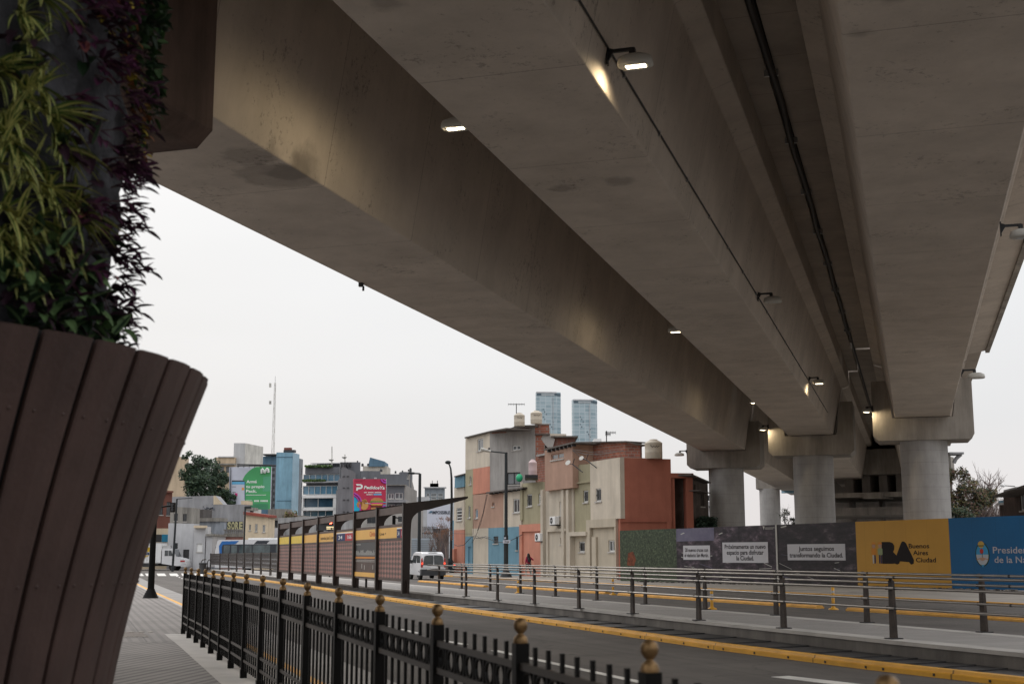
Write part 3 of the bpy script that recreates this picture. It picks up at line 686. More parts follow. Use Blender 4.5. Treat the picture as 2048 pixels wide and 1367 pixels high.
# felt wall
GR=1.61
felt=M('dark_felt',(.05,.05,.055),rough=.95,var=.55,scale=4.5,bump=1.0,bscale=22,spots=-1.2,spec=.2)
gar=thing('garden_wall','dark grey felt wall of the vertical garden wrapped round a column','garden wall',(PC.x,PC.y,2.3))
q=MB(); n=150; m_=90; vs=[]
from mathutils import noise
for j in range(m_+1):
    z=2.25+4.6*j/m_
    for i in range(n):
        t=2*math.pi*i/n; v=Vector((math.cos(t)*2.2,math.sin(t)*2.2,z*1.0)); dr=noise.noise(v*2.2)*.10+noise.noise(v*5)*.06+abs(noise.noise(v*3.7))*.06-.05
        vs.append(PC+Vector((math.cos(t)*(GR+dr),math.sin(t)*(GR+dr),z)))
q.add(vs,[(j*n+i,j*n+(i+1)%n,(j+1)*n+(i+1)%n,(j+1)*n+i) for j in range(m_) for i in range(n)],felt,True); q.build('felt',gar)
def on_garden(x,y,Rr=GR):
    r=ray(x,y); a=r.x**2+r.y**2; b=-2*(r.x*PC.x+r.y*PC.y); c=PC.x**2+PC.y**2-Rr*Rr; D=b*b-4*a*c
    t=(-b-math.sqrt(max(D,0)))/(2*a); P=Vector((r.x*t,r.y*t,HC+r.z*t)); return P
def leafmat(name,col,var=.3,rough=.5):
    m=M(name,col,rough=rough,var=var,scale=9,bump=0,spec=.35); return m
LM=dict(sy=leafmat('pale_yellow_leaf',(.40,.39,.125)),sg=leafmat('mid_green_leaf',(.065,.11,.025)),pu=leafmat('purple_leaf',(.07,.018,.048),.5),pd=leafmat('dark_plum_leaf',(.028,.011,.02),.5),
  gr=leafmat('green_leaf',(.024,.055,.014),.5),dg=leafmat('dark_green_leaf',(.010,.026,.010),.5),ye=leafmat('yellow_leaf',(.33,.25,.03),.5),br=leafmat('rust_leaf',(.16,.055,.015),.5),pg=leafmat('pale_green_leaf',(.085,.145,.055),.4),pk=leafmat('pink_leaf',(.30,.10,.10),.4),st=leafmat('stem',(.06,.03,.03)))
def blade(q,base,dirv,L0,w,droop,m1,m2,seg=6,up=Vector((0,0,1)),fold=.25,peak=.35):
    d=Vector(dirv).normalized(); side=d.cross(up); side=side.normalized() if side.length>1e-3 else Vector((1,0,0)); p=Vector(base); rows=[]
    for i in range(seg+1):
        t=i/seg; ww=w*math.sin(math.pi*min(1,(t*.9+.1)**(math.log(.5)/math.log(peak) if t<1 else 1)))**.8 if t<1 else 0
        ww=max(ww,w*.04) if t<1 else w*.02
        nrm=side.cross(d).normalized()
        rows.append([p-side*ww+nrm*ww*fold,p-side*ww*.38,p+side*ww*.38,p+side*ww+nrm*ww*fold])
        d=(d-up*droop/seg).normalized(); p=p+d*L0/seg
    vs=[v for r_ in rows for v in r_]
    for c,mm in ((0,m1),(1,m2),(2,m1)): q.add(vs,[(i*4+c,i*4+c+1,(i+1)*4+c+1,(i+1)*4+c) for i in range(seg)],mm,True)
# prototypes: local frame, x = outward from the wall, z = up
def spider(seed,n=24):
    r=random.Random(seed); q=MB()
    for i in range(n):
        a=r.uniform(0,2*math.pi); e=r.uniform(.15,1.0); d=Vector((.75*e+.25,math.cos(a)*.9,math.sin(a)*.75+.35)); L0=r.uniform(.13,.27); yy=r.random()<.45
        blade(q,(0,0,0),d,L0,r.uniform(.011,.018),r.uniform(.5,1.7),LM['sy'] if yy else LM['sg'],LM['sg'] if yy else LM['sy'],8,peak=.3)
    return q
def purple(seed,n=11):
    r=random.Random(seed); q=MB()
    for k in range(2):
        d=Vector((r.uniform(.5,1),r.uniform(-.6,.6),r.uniform(-.6,.4))).normalized(); p=Vector((0,0,0)); pts=[p.copy()]; L0=r.uniform(.1,.2)
        for i in range(5): d=(d+Vector((.06,0,-.08))).normalized(); p=p+d*L0/5; pts.append(p.copy())
        q.path(pts,.004,LM['st'],5)
        for i in range(n//2+2):
            b=pts[r.randint(1,5)]; dd=(d*.6+Vector((r.uniform(0,1),r.uniform(-1,1),r.uniform(-.8,.9)))).normalized()
            m1=LM['pu'] if r.random()<.55 else LM['pd']; blade(q,b,dd,r.uniform(.055,.10),r.uniform(.010,.019),r.uniform(0,.7),m1,m1,5,fold=.5,peak=.4)
    return q
def broad(seed,mats,n=16,size=.05,spread=.16,ruffle=True):
    r=random.Random(seed); q=MB()
    for i in range(n):
        b=Vector((r.uniform(.01,.1),r.uniform(-spread,spread),r.uniform(-spread,spread))); d=Vector((r.uniform(.2,1),r.uniform(-1,1),r.uniform(-.9,.6)))
        m1=r.choice(mats); m2=r.choice(mats) if r.random()<.4 else m1
        blade(q,b,d,size*r.uniform(1.3,2.2),size*r.uniform(.4,.62),r.uniform(.2,1.2),m1,m2,6,fold=r.uniform(.1,.5),peak=.42)
        if i%3==0: q.path([(0,0,0),b*.5+Vector((0,0,.01)),b],.003,LM['st'],4)
    return q
protos={}
def place(kind,variants,x,y,name,label,cat,group,sc=1,roll=0,Rr=GR,loc=None,ang=None):
    P=loc if loc is not None else on_garden(x,y,Rr)
    key=(kind,rng.randrange(variants)); 
    a=math.atan2(P.y-PC.y,P.x-PC.x) if ang is None else ang
    if key not in protos:
        q={'spider':lambda s:spider(s),'purple':lambda s:purple(s),'coleus':lambda s:broad(s,[LM['ye'],LM['br'],LM['gr']],18,.042),'ivy':lambda s:broad(s,[LM['gr'],LM['dg'],LM['gr']],22,.05,.17),'cala':lambda s:broad(s,[LM['pg'],LM['dg'],LM['pg']],9,.06,.12),'dark':lambda s:broad(s,[LM['pd'],LM['dg'],LM['pd']],10,.06,.13),'pink':lambda s:broad(s,[LM['pk'],LM['pu']],4,.045,.05)}[kind](hash(key[1])+11*len(kind))
        o=q.build(name); protos[key]=o
    else: o=protos[key].copy(); COL.objects.link(o)
    o.location=P; o.rotation_euler=Euler((roll,0,a)); o.scale=(sc,sc,sc); tag(o,label,cat,group); return o
LB={'spider':('spider_plant','striped yellow green spider plant rooted in the vertical garden','plant','spider plants of the vertical garden'),
'purple':('purple_heart_plant','purple lance leaved plant sprouting from the dark felt wall','plant','purple plants of the vertical garden'),
'coleus':('coleus_plant','yellow and rust leaved coleus high on the felt wall','plant','coleus plants of the vertical garden'),
'ivy':('green_leafy_plant','dark green leafy plant beside the stained pier cap','plant','green leafy plants of the vertical garden'),
'cala':('prayer_plant','pale green oval leaved plant just above the planter rim','plant','oval leaved plants of the vertical garden'),
'dark':('dark_leaved_plant','dark plum leaved plant low on the felt wall','plant','dark leaved plants of the vertical garden'),
'pink':('pink_leaved_plant','small pink tinged plant in the middle of the felt wall','plant','pink leaved plants of the vertical garden')}
def pp_(kind,x,y,sc=1,v=4,Rr=GR): 
    n,l,c,g=LB[kind]; return place(kind,v,x,y,n,l,c,g,sc,rng.uniform(-.5,.5),Rr)
for x,y in ((75,-10),(60,95),(15,150),(80,175),(20,235),(90,230),(30,300),(-10,330),(55,360),(10,420),(70,440),(40,520),(120,480),(0,480),(95,380),(110,300),(45,30),(-15,140),(45,200),(5,275),(35,460),(140,430)): pp_('spider',x,y,rng.uniform(.85,1.1),5)
for i in range(40):
    y=-60+i*18.2+rng.uniform(-8,8); x=238+rng.uniform(-42,22); pp_('purple',x,y,rng.uniform(.65,.95),6,GR+.02)
for i in range(30):
    # silhouette plants right on the visible edge
    z=2.5+i*.075; t=-math.atan2(1,1); a=R(0); 
    ex=Vector((PC.x,PC.y,0)); phi=math.atan2(PC.y,PC.x); al=math.acos(GR/ex.length); ang=phi+math.pi-al*-1 if False else (phi+math.pi+al)
    ang+=rng.uniform(-.13,.02); P=PC+Vector((math.cos(ang)*GR,math.sin(ang)*GR,z))
    n_,l_,c_,g_=LB['purple']; place('purple',6,0,0,n_,l_,c_,g_,rng.uniform(.45,.62),rng.uniform(-.7,.7),loc=P)
for i in range(20): pp_('purple',165+rng.uniform(-60,60),rng.uniform(-20,560),rng.uniform(.8,1.1),6)
for x,y in ((225,-5),(250,15),(205,20),(255,110),(250,140),(265,190),(285,205),(280,240),(270,290),(285,300),(240,60)): pp_('coleus',x-12,y,rng.uniform(.6,.8),3,GR+.02)
for x,y in ((285,0),(305,20),(290,50),(310,60),(285,90),(300,110),(295,150),(305,170),(300,200),(270,70),(310,-30),(290,-40)): pp_('ivy',x-14,y,rng.uniform(.65,.85),4,GR+.02)
for x,y in ((72,480),(30,560),(50,600),(12,545),(95,575),(120,620),(135,560),(155,590),(175,655),(215,665),(150,530),(60,640),(110,650)): pp_('cala',x,y,rng.uniform(.8,1.1),4,GR+.03)
for x,y in ((100,530),(140,510),(60,570),(30,620),(90,625),(140,640),(190,630),(140,375),(120,300),(210,600),(180,500),(40,100),(160,90)): pp_('dark',x,y,rng.uniform(.8,1.2),4)
for x,y in ((145,435),(200,440),(195,535),(155,100),(190,150)): pp_('pink',x,y,.9,2,GR+.02)
# ---------------------------------------------------------------- platform railings
def railing(name,label,bases,ptop,side,first_ext,last_ext,loop=None):
    P=[gnd(x,y,ZP) for x,y in bases]; c=P[len(P)//2]; r=thing(name,label,'railing',(c.x,c.y,ZP))
    line=P; n=len(P)
    d0=(P[0]-P[1]).normalized(); d1=(P[-1]-P[-2]).normalized()
    for i,p in enumerate(P):
        d=(P[min(i+1,n-1)]-P[max(i-1,0)]).normalized(); s=Vector((d.y,-d.x,0))*side
        q=MB(); q.box(p+Vector((0,0,.012)),(.2,.24,.02),MT['iron'],Matrix.Rotation(math.atan2(d.y,d.x),3,'Z'))
        w0,w1=.075,.052; t=.03; zt=.98
        bt=[p-d*w0-s*t,p+d*w0-s*t,p+d*w0+s*t,p-d*w0+s*t]; q_=s*.0
        up=Vector((0,0,zt)); tp=[p-d*w1-s*.026+up,p+d*w1-s*.026+up,p+d*w1+s*.026+up,p-d*w1+s*.026+up]
        bt=[b+Vector((0,0,.02)) for b in bt]
        if (bt[1]-bt[0]).cross(bt[3]-bt[0]).z<0: bt=[bt[k] for k in (0,3,2,1)]; tp=[tp[k] for k in (0,3,2,1)]
        q.hexa(bt,MT['rust']) if False else q.hexa(bt+tp,MT['rust'])
        q.path([p+Vector((0,0,.95)),p+s*.01+Vector((0,0,1.01)),p+s*.05+Vector((0,0,1.04)),p+s*.1+Vector((0,0,1.03))],.034,MT['rust'],8)
        for z in (.855,.52): q.tube(p+Vector((0,0,z)),p+s*.12+Vector((0,0,z)),.03,MT['rust'],8)
        q.build('post',r)
    ext=[P[0]+d0*first_ext]+P+[P[-1]+d1*last_ext]
    for z in (1.035,.855,.52):
        q=MB(); pts=[]
        for i,p in enumerate(ext):
            d=(ext[min(i+1,len(ext)-1)]-ext[max(i-1,0)]).normalized(); s=Vector((d.y,-d.x,0))*side; pts.append(p+s*.1+Vector((0,0,z)))
        q.path(pts,.024,MT['steel'],10)
        for i in range(1,len(pts)-1):
            d=(pts[i+1]-pts[i]).normalized(); m0=pts[i].lerp(pts[i+1],.06); q.tube(m0,m0+d*.05,.028,MT['iron'],10)
        q.build('rail',r)
    if loop:
        d=d0 if loop==1 else d1; e=(ext[0] if loop==1 else ext[-1]); dd_=(P[0]-P[1]).normalized() if loop==1 else d1; s=Vector((dd_.y,-dd_.x,0))*(side if loop!=1 else -side); e=e+s*.1
        q=MB(); q.path([e+Vector((0,0,1.035)),e+dd_*.07+Vector((0,0,1.0)),e+dd_*.09+Vector((0,0,.945)),e+dd_*.07+Vector((0,0,.89)),e+Vector((0,0,.855))],.024,MT['steel'],8); q.build('end_loop',r)
    return r
bf=[(878,1186.5),(932,1192.5),(995,1199.5),(1069,1207),(1158,1216.5),(1265.5,1227),(1398,1240),(1567.7,1256),(1787.7,1277)]
bf=bf+[(2086,1306)]
railing('platform_railing','front steel railing with dark hooked posts on the bus platform',bf,0,1,1.4,3)
br=[(923.5,1176.5),(980.6,1181),(1041,1186),(1111,1192),(1194,1200),(1291,1208),(1410.7,1218.5),(1552.8,1230),(1734.5,1245),(1969,1264)]
railing('platform_railing','rear steel railing with looped end along the far platform edge',br,0,1,.9,14,1)
# ---------------------------------------------------------------- lattice fence on the platform
lat=M('lattice_panel',(.06,.05,.047),rough=.6,var=.2,bump=0)
Pl0=gnd(421.5,1137,ZP); Pl1=gnd(563,1152.8,ZP); Pl0=Vector((Pl0.x,Pl0.y,0)); Pl1=Vector((Pl1.x,Pl1.y,0))
LFm=Frame(Pl0,Pl1); xs_=[421.5,440.5,458,474,490,506.5,522.5,541.5,562]
lf=thing('lattice_fence','dark diamond lattice fence on the far end of the bus platform','fence',(Pl1.x,Pl1.y,ZP))
for a_,b_ in zip(xs_,xs_[1:]):
    a0=LFm.loc(a_,1110)[0]; a1=LFm.loc(b_,1110)[0]; q=MB(); z0,z1=.62,1.74
    LFm.box(q,a0,a1,z0,z0+.06,-.02,.02,MT['rust']); LFm.box(q,a0,a1,z1-.06,z1,-.02,.02,MT['rust'])
    n=14; dz=(z1-z0)
    w=(a1-a0); k=max(6,int(w/.36))
    for i in range(-k,2*k):
        for sg in (1,-1):
            x0=a0+w*i/k; x1=x0+sg*dz*.62
            if max(x0,x1)<a0 or min(x0,x1)>a1: continue
            def clip(xa,za,xb,zb):
                t0,t1=0,1
                if xb!=xa:
                    ta=(a0-xa)/(xb-xa); tb=(a1-xa)/(xb-xa); ta,tb=min(ta,tb),max(ta,tb); t0=max(t0,ta); t1=min(t1,tb)
                return None if t0>=t1 else ((xa+(xb-xa)*t0,za+(zb-za)*t0),(xa+(xb-xa)*t1,za+(zb-za)*t1))
            c=clip(x0,z0,x1,z1)
            if c:
                (xa,za),(xb,zb)=c; w_=.085
                LFm.poly(q,[(xa-w_,za),(xa+w_,za),(xb+w_,zb),(xb-w_,zb)],-.008+.006*sg,.004+.006*sg,lat)
    q.build('lattice_panel',lf)
for x in xs_:
    a=LFm.loc(x,1110)[0]; q=MB(); LFm.box(q,a-.06,a+.06,ZP,1.78,-.06,.06,MT['rust']); LFm.box(q,a-.02,a+.5,ZP,.55,-.03,.03,MT['rust']); q.build('post',lf)
# ---------------------------------------------------------------- bus shelter
brown=M('shelter_brown_steel',(.023,.014,.011),rough=.45,var=.25,scale=3,bump=.05)
brownl=M('shelter_fascia',(.085,.055,.045),rough=.6,var=.25,scale=1.2,bump=0,streak=.2)
S1=Vector((-4.0,48.7,0)); S0=Vector(((565-1024)/F*79.6,79.6,0)); SFm=Frame(S0,S1); NS=8
sh=thing('bus_shelter','long brown bus shelter with curved posts and yellow sign band','bus shelter',(S1.x,S1.y,ZP))
u=SFm.u; rt=-SFm.n  # towards the rear of the platform
def diamond(name,c1,c2,u,sz=.21):
    m=M(name,c1,rough=.6,var=.15,scale=1,bump=0); t=m.node_tree; n=t.nodes; l=t.links.new; bs=n['Principled BSDF']; src=bs.inputs['Base Color'].links[0].from_socket
    g=n.new('ShaderNodeNewGeometry'); a=dotn(n,l,g.outputs['Position'],tuple(u),0,1/.5); b=dotn(n,l,g.outputs['Position'],(0,0,1),0,1/.19)
    def mth(op,x,y=None,v=None):
        q=n.new('ShaderNodeMath'); q.operation=op; l(x,q.inputs[0])
        if y is not None: l(y,q.inputs[1])
        if v is not None: q.inputs[1].default_value=v
        return q.outputs[0]
    s=mth('FRACT',mth('MULTIPLY',mth('ADD',a,b),v=.5)); d=mth('FRACT',mth('MULTIPLY',mth('SUBTRACT',a,b),v=.5))
    k=mth('ABSOLUTE',mth('SUBTRACT',mth('GREATER_THAN',s,v=.5),mth('GREATER_THAN',d,v=.5)))
    mx=n.new('ShaderNodeMix'); mx.data_type='RGBA'; l(k,mx.inputs[0]); l(src,mx.inputs[6]); mx.inputs[7].default_value=(*c2,1); l(mx.outputs[2],bs.inputs['Base Color']); return m
pan=diamond('patterned_panel',(.31,.155,.13),(.085,.06,.052),u)
MT['signy']=M('sign_yellow',(.72,.40,.085),rough=.5,var=.05,bump=0); MT['sheety']=M('yellow_sheet',(.70,.50,.07),rough=.6,var=.15,scale=4,bump=.6,bscale=5)
navy=M('sign_navy',(.02,.03,.10),var=.05,bump=0); red=M('sign_red',(.42,.03,.04),var=.05,bump=0); wht=MT['white']
dtx=M('dark_lettering',(.03,.015,.01),var=.05,bump=0); rtx=M('red_lettering',(.5,.06,.03),var=.05,bump=0); orange2=M('orange_stripe',(.55,.22,.05),var=.05,bump=0)
Ls=SFm.len; pos=[Ls*i/(NS-1) for i in range(NS)]
for i,a in enumerate(pos):
    q=MB(); base=SFm.pt(a,0,0)
    # profile in plane perpendicular to the platform (x = towards rear, z)
    def P2(x,z): return base+rt*x+Vector((0,0,z))
    arc=[(.86-.66*math.cos(t),2.76+.50*math.sin(t)) for t in [math.pi/2*k/6 for k in range(7)]]
    prof=[(-.10,ZP),(.16,ZP),(.18,2.4)]+arc[0:]+[(2.3,3.66),(2.42,3.72),(2.42,3.79),(.0,3.5),(-.14,3.5),(-.09,3.1)]
    q.prism([P2(x,z)-u*.055 for x,z in prof],u*.11,brown)
    q.prism([P2(x,z)-u*.09 for x,z in [(-.13,ZP),(-.10,ZP),(-.10,3.48),(-.13,3.48)]],u*.18,brown)
    q.prism([base-u*.25+rt*.03+Vector((0,0,ZP)),base+u*.25+rt*.03+Vector((0,0,ZP)),base+u*.25+rt*.03+Vector((0,0,.62)),base-u*.25+rt*.03+Vector((0,0,.62))],rt*.08,brown)
    q.build('post',sh)
for i in range(NS-1):
    a0,a1=pos[i]+.1,pos[i+1]-.1; 
    q=MB(); SFm.box(q,a0-.04,a1+.04,3.14,3.42,-.02,.04,brownl); q.build('fascia',sh)
    q=MB(); SFm.box(q,a0,a1,.58,.68,-.03,.03,brownl); SFm.box(q,a0,a1,2.12,2.22,-.03,.03,brownl); SFm.box(q,a0,a1,2.63,2.74,-.03,.03,brownl); q.build('frame_bar',sh)
    bay=NS-2-i   # bay 0 = nearest
    q=MB(); SFm.box(q,a0,a1,.68,2.12,-.015,.015,pan if bay!=1 else brownl); pa=q.build('panel',sh)
    if bay==1:
        q=MB(); SFm.box(q,a0+.02,a1-.02,1.5,2.1,.015,.022,MT['frame_dark']); SFm.box(q,a0+.02,a1-.02,1.42,1.5,.015,.025,orange2); SFm.box(q,a0,a1,.66,.84,.015,.045,MT['signy'])
        for k in range(26):
            aa=a0+.15+k*(a1-a0-.3)/26; hh=.06+.13*rng.random(); SFm.box(q,aa,aa+.06,1.56,1.6+hh,.023,.028,MT['lampgrey'])
        for k in range(30):
            for zz in (1.34,1.28): SFm.box(q,a0+.1+k*(a1-a0-.2)/30,a0+.17+k*(a1-a0-.2)/30,zz,zz+.03,.016,.02,MT['lampgrey'])
        for k,(f,h0,h1) in enumerate(((.3,1.0,1.2),(.42,.95,1.14),(.8,.98,1.16))): SFm.box(q,a0+f*(a1-a0),a0+f*(a1-a0)+.07,h0,h1,.016,.02,MT['lampgrey'])
        q.build('route_map',pa); q=MB(); text(q,'metrobus',SFm,a0+.1,2.0,.07,.026,MT['lampgrey'],width=1.0); q.build('lettering',pa)
    q=MB(); SFm.box(q,a0,a1,2.22,2.63,-.02,.03,MT['sheety'] if bay>=5 else MT['signy']); sg=q.build('sign_board',sh)
    q=MB(); W=a1-a0
    def num(b0,b1,m,s):
        SFm.box(q,b0,b1,2.22,2.55,.03,.036,m); SFm.box(q,b0,b1,2.555,2.6,.03,.036,wht); text(q,s,SFm,b0+(b1-b0)*.25,2.3,.17,.04,wht,width=(b1-b0)*.45)
    if bay==0:
        num(a0+W*.73,a0+W*.87,navy,'34'); num(a0+W*.875,a1,red,'166'); text(q,'Línea +',SFm,a0+W*.05,2.36,.11,.034,dtx,width=W*.26)
    elif bay==1: text(q,'Córdoba',SFm,a0+W*.66,2.34,.2,.034,rtx,width=W*.33)
    elif bay==2: num(a0+W*.02,a0+W*.5,navy,'34'); num(a0+W*.51,a1-W*.02,red,'166')
    elif bay==3: text(q,'metrobus Juan B. Justo',SFm,a0+W*.1,2.33,.16,.034,dtx,width=W*.84)
    if q.v: q.build('lettering',sg)
# bench end seen under the map panel
b=SFm.pt(pos[5],0,0); q=MB(); q.box(b+rt*.5+Vector((0,0,.58)),(.4,1.6,.05),brown,Matrix.Rotation(math.atan2(u.y,u.x)-R(90),3,'Z')); q.tube(b+rt*.5+Vector((0,0,ZP)),b+rt*.5+Vector((0,0,.56)),.05,brown); tag(q.build('bench',None,b),'dark bench inside the bus shelter behind the map panel','bench')
# LED sign hanging in the shelter
P_=at(655,1053,66); r=thing('display_sign','dark hanging departure display with pale dots inside the shelter','sign',tuple(P_))
DF=Frame(at(633,1110,66.5),at(675,1110,65.5)); q=MB(); DF.pbox(q,632,1047,675,1060,-.1,.12,MT['frame_dark']); DF.pbox(q,650,1030,652,1047,-.02,.02,MT['frame_dark']); o=q.build('case',r)
q=MB(); amb=emis('amber_dots',(1,.8,.45),1.1); 
for k in range(17):
    for yy in (1053.2,1056.6):
        if rng.random()<.88: DF.pbox(q,653+k*1.22,yy-1.0,653.9+k*1.22,yy+.9,.12,.128,amb)
q.build('lettering',o)
# ---------------------------------------------------------------- painted houses
P=dict(cream=(.44,.39,.32),olive=(.27,.245,.165),coral=(.42,.185,.13),blue=(.115,.215,.275),brown=(.32,.205,.155),tan=(.37,.325,.255),terra=(.255,.092,.062),grey=(.29,.275,.26),greige=(.40,.355,.29))
for k,c in P.items():
    c=tuple(v*(1.45 if k=='terra' else 1.28) for v in c)
    MT[k]=M('render_'+k,c,rough=.9,var=.1,scale=.7,bump=.35,bscale=12,streak=.15 if k!='grey' else .35,spots=.22,spec=.2)
def brick(name,u,c1,c2,mortar,sc=1.0,w=.42,h=.2,ms=.02):
    m=bpy.data.materials.new(name); m.use_nodes=True; t=m.node_tree; n=t.nodes; l=t.links.new; bs=n['Principled BSDF']; bs.inputs['Roughness'].default_value=.9
    g=n.new('ShaderNodeNewGeometry'); a=dotn(n,l,g.outputs['Position'],tuple(u)); b=dotn(n,l,g.outputs['Position'],(0,0,1)); c=n.new('ShaderNodeCombineXYZ'); l(a,c.inputs[0]); l(b,c.inputs[1])
    br=n.new('ShaderNodeTexBrick'); l(c.outputs[0],br.inputs['Vector']); br.inputs['Color1'].default_value=(*c1,1); br.inputs['Color2'].default_value=(*c2,1); br.inputs['Mortar'].default_value=(*mortar,1)
    br.inputs['Scale'].default_value=sc; br.inputs['Brick Width'].default_value=w; br.inputs['Row Height'].default_value=h; br.inputs['Mortar Size'].default_value=ms; br.inputs['Bias'].default_value=-.1
    nz=n.new('ShaderNodeTexNoise'); nz.inputs['Scale'].default_value=2.3; nz.inputs['Detail'].default_value=6; l(g.outputs['Position'],nz.inputs['Vector'])
    r=n.new('ShaderNodeMapRange'); r.inputs[1].default_value=.3; r.inputs[2].default_value=.7; r.inputs[3].default_value=.7; r.inputs[4].default_value=1.25; l(nz.outputs['Fac'],r.inputs[0])
    v=n.new('ShaderNodeVectorMath'); v.operation='SCALE'; l(br.outputs['Color'],v.inputs[0]); l(r.outputs[0],v.inputs['Scale']); l(v.outputs[0],bs.inputs['Base Color']); return m
BR=brick('hollow_brick',F0.u,(.30,.10,.06),(.22,.075,.05),(.24,.20,.17),ms=.018)
BRd=brick('dark_brick',F0.u,(.20,.055,.035),(.16,.045,.03),(.16,.12,.10),w=.3,h=.1)
MT['roofsheet']=M('roof_sheet',(.10,.085,.075),rough=.7,var=.35,scale=2,bump=.3)
def hs(fr,lst,d=0): return [tuple(fr.rpx(*h,d)) for h in lst]
def hz(fr,x0,x1,d=0,y=1100): return fr.loc(x0,y,d)[0],fr.loc(x1,y,d)[0]
def house(name,label,origin_px,group=None):
    p=gnd(*origin_px); return thing(name,label,'house',(p.x,p.y,0),group)
def patch(root,fr,x0,x1,yt0,yt1,yb,d,th,mat,holes=(),kinds=(),name='wall',label=None,fm=None,gm=None,rev=.14):
    """wall patch between pixel columns, bottom pixel yb (None=ground)"""
    a0,z0_=fr.loc(x0,yt0,d); a1,z1_=fr.loc(x1,yt1,d); zb=0 if yb is None else fr.loc((x0+x1)/2,yb,d)[1]
    H=hs(fr,holes,d); q=MB(); wall(q,fr,a0,a1,zb,z0_,z1_,d,th,H,mat,rev); o=q.build(name,root)
    if label: o['label']=label
    for i,h in enumerate(H): window(root,fr,h,d,(kinds[i] if i<len(kinds) else 'slide'),fm,gm,rev)
    return o
D=MT['frame_dark']
# left narrow house
h1=house('painted_house','narrow cream and coral house with teal roof enclosure at the street corner',(915,1145.5))
patch(h1,F0,908.5,928.3,973,972,1059,-1.6,8,MT['cream'],[(912.7,1015,923.8,1040.5)],['louvre'])
patch(h1,F0,908,928.4,1059,1059,None,-1.45,8,MT['coral'])
q=MB(); F0.pbox(q,900,1097,908,1145.5,-6,-1.2,MT['coral']); F0.pbox(q,909.3,951,928,974,-6,-1.4,MT['blue']); F0.pbox(q,905.2,1040,908.2,1096,-6,-1.7,MT['blue']); F0.ppoly(q,[(908,951.5),(930,945.5),(930,947.5),(908,953.5)],-6,-1.2,MT['roofsheet']); q.build('annex',h1)
# tall house
h2=house('painted_house','tall four storey house of cream, olive, coral and brown patches with grey plaster side',(955,1147))
patch(h2,F0,931,979.6,873.6,861.8,936,0,7,MT['cream'],[(954.7,877,966.5,901)],['plain'],gm=MT['glass_grey'])
patch(h2,F0,931,946,939.5,937,1071.7,0,7,MT['olive'],[(939,952,942.8,968),(936.2,1011,940.7,1035)],['plain','plain'],fm=MT['frame_white'])
patch(h2,F0,946,979.6,937,932,986,.004,7,MT['coral'])
patch(h2,F0,946.3,979.6,989,986,1055.5,0,7,MT['brown'],[(950,1017.5,955.7,1035.6)],['plain'],gm=MT['glass_blue'])
patch(h2,F0,930.5,944.6,1072,1071.5,None,.1,7,MT['blue'],[(936,1092,943,1146)],['door'],fm=MT['blue'],gm=MT['blue'])
patch(h2,F0,944.6,976.6,1056.4,1055,None,.02,7,MT['greige'])
q=MB(); F0.ppoly(q,[(929,873.5),(980,860.8),(1012,855),(1012,858),(980,863),(929,876)],-2,.25,MT['roofsheet']); q.build('roof',h2)
G1=Frame(F0.pt(*F0.loc(979.6,900)[:1],0,0),F0.pt(F0.loc(979.6,900)[0],0,0)+(F0.u*.86-F0.n*.5)*10)
a0=0; 
gp=[(979.6,862.2),(1024,855),(1071,850.5)]
H=hs(G1,[(1024.3,889.8,1041,899.6),(1012.5,944,1040.5,968.5)])
q=MB(); a1=G1.loc(1071,900)[0]; wall(q,G1,0,a1,0,G1.loc(979.6,862.2)[1],G1.loc(1071,852)[1],0,2,H,MT['grey'],.18); q.build('plaster_wall',h2)
window(h2,G1,H[0],0,'slide'); window(h2,G1,H[1],0,'slide',D,MT['glass_grey'],.18)
q=MB()
for (xa,ya,xb,yb) in ((984,861.5,999,866),(1000,859.5,1012,865.5),(1015,857,1034,862),(1040,853.5,1058,858)):
    G1.pbox(q,xa,ya,xb,yb,-.05,.03,BR)
q.build('brick_course',h2)
q=MB(); G1.ppoly(q,[(979,862.5),(1024,854.5),(1033,850),(1072,849),(1072,853),(1030,855.5),(979,864.5)],-1.5,.3,MT['roofsheet']); q.build('roof',h2)
q=MB()
BF=Frame(G1.pt(a1,0,.02),G1.pt(a1,0,.02)+Vector((8,0,0)))
BF.pbox(q,1070,848,1098.4,868.6,-4,.15,BR); BF.pbox(q,1070,866.6,1100,869,-4,.3,MT['roofsheet']); BF.pbox(q,1070,846.5,1099,848.5,-4,.25,MT['grey'])
BF.pbox(q,1071,869,1090,962,-5,0,BR); q.build('brick_tower',h2)
q=MB(); BF.ppoly(q,[(1082,877),(1086,869),(1098,868.5),(1103,873),(1110,877),(1106,893),(1095,894),(1088,886)],-.3,.03,MT['grey']); BF.ppoly(q,[(1090,900),(1104,872),(1112,875),(1150,872.5),(1150,900)],-4,-.2,BRd); BF.pbox(q,1102,871,1156,874,-4,.2,MT['roofsheet']); q.build('brick_gable',h2)
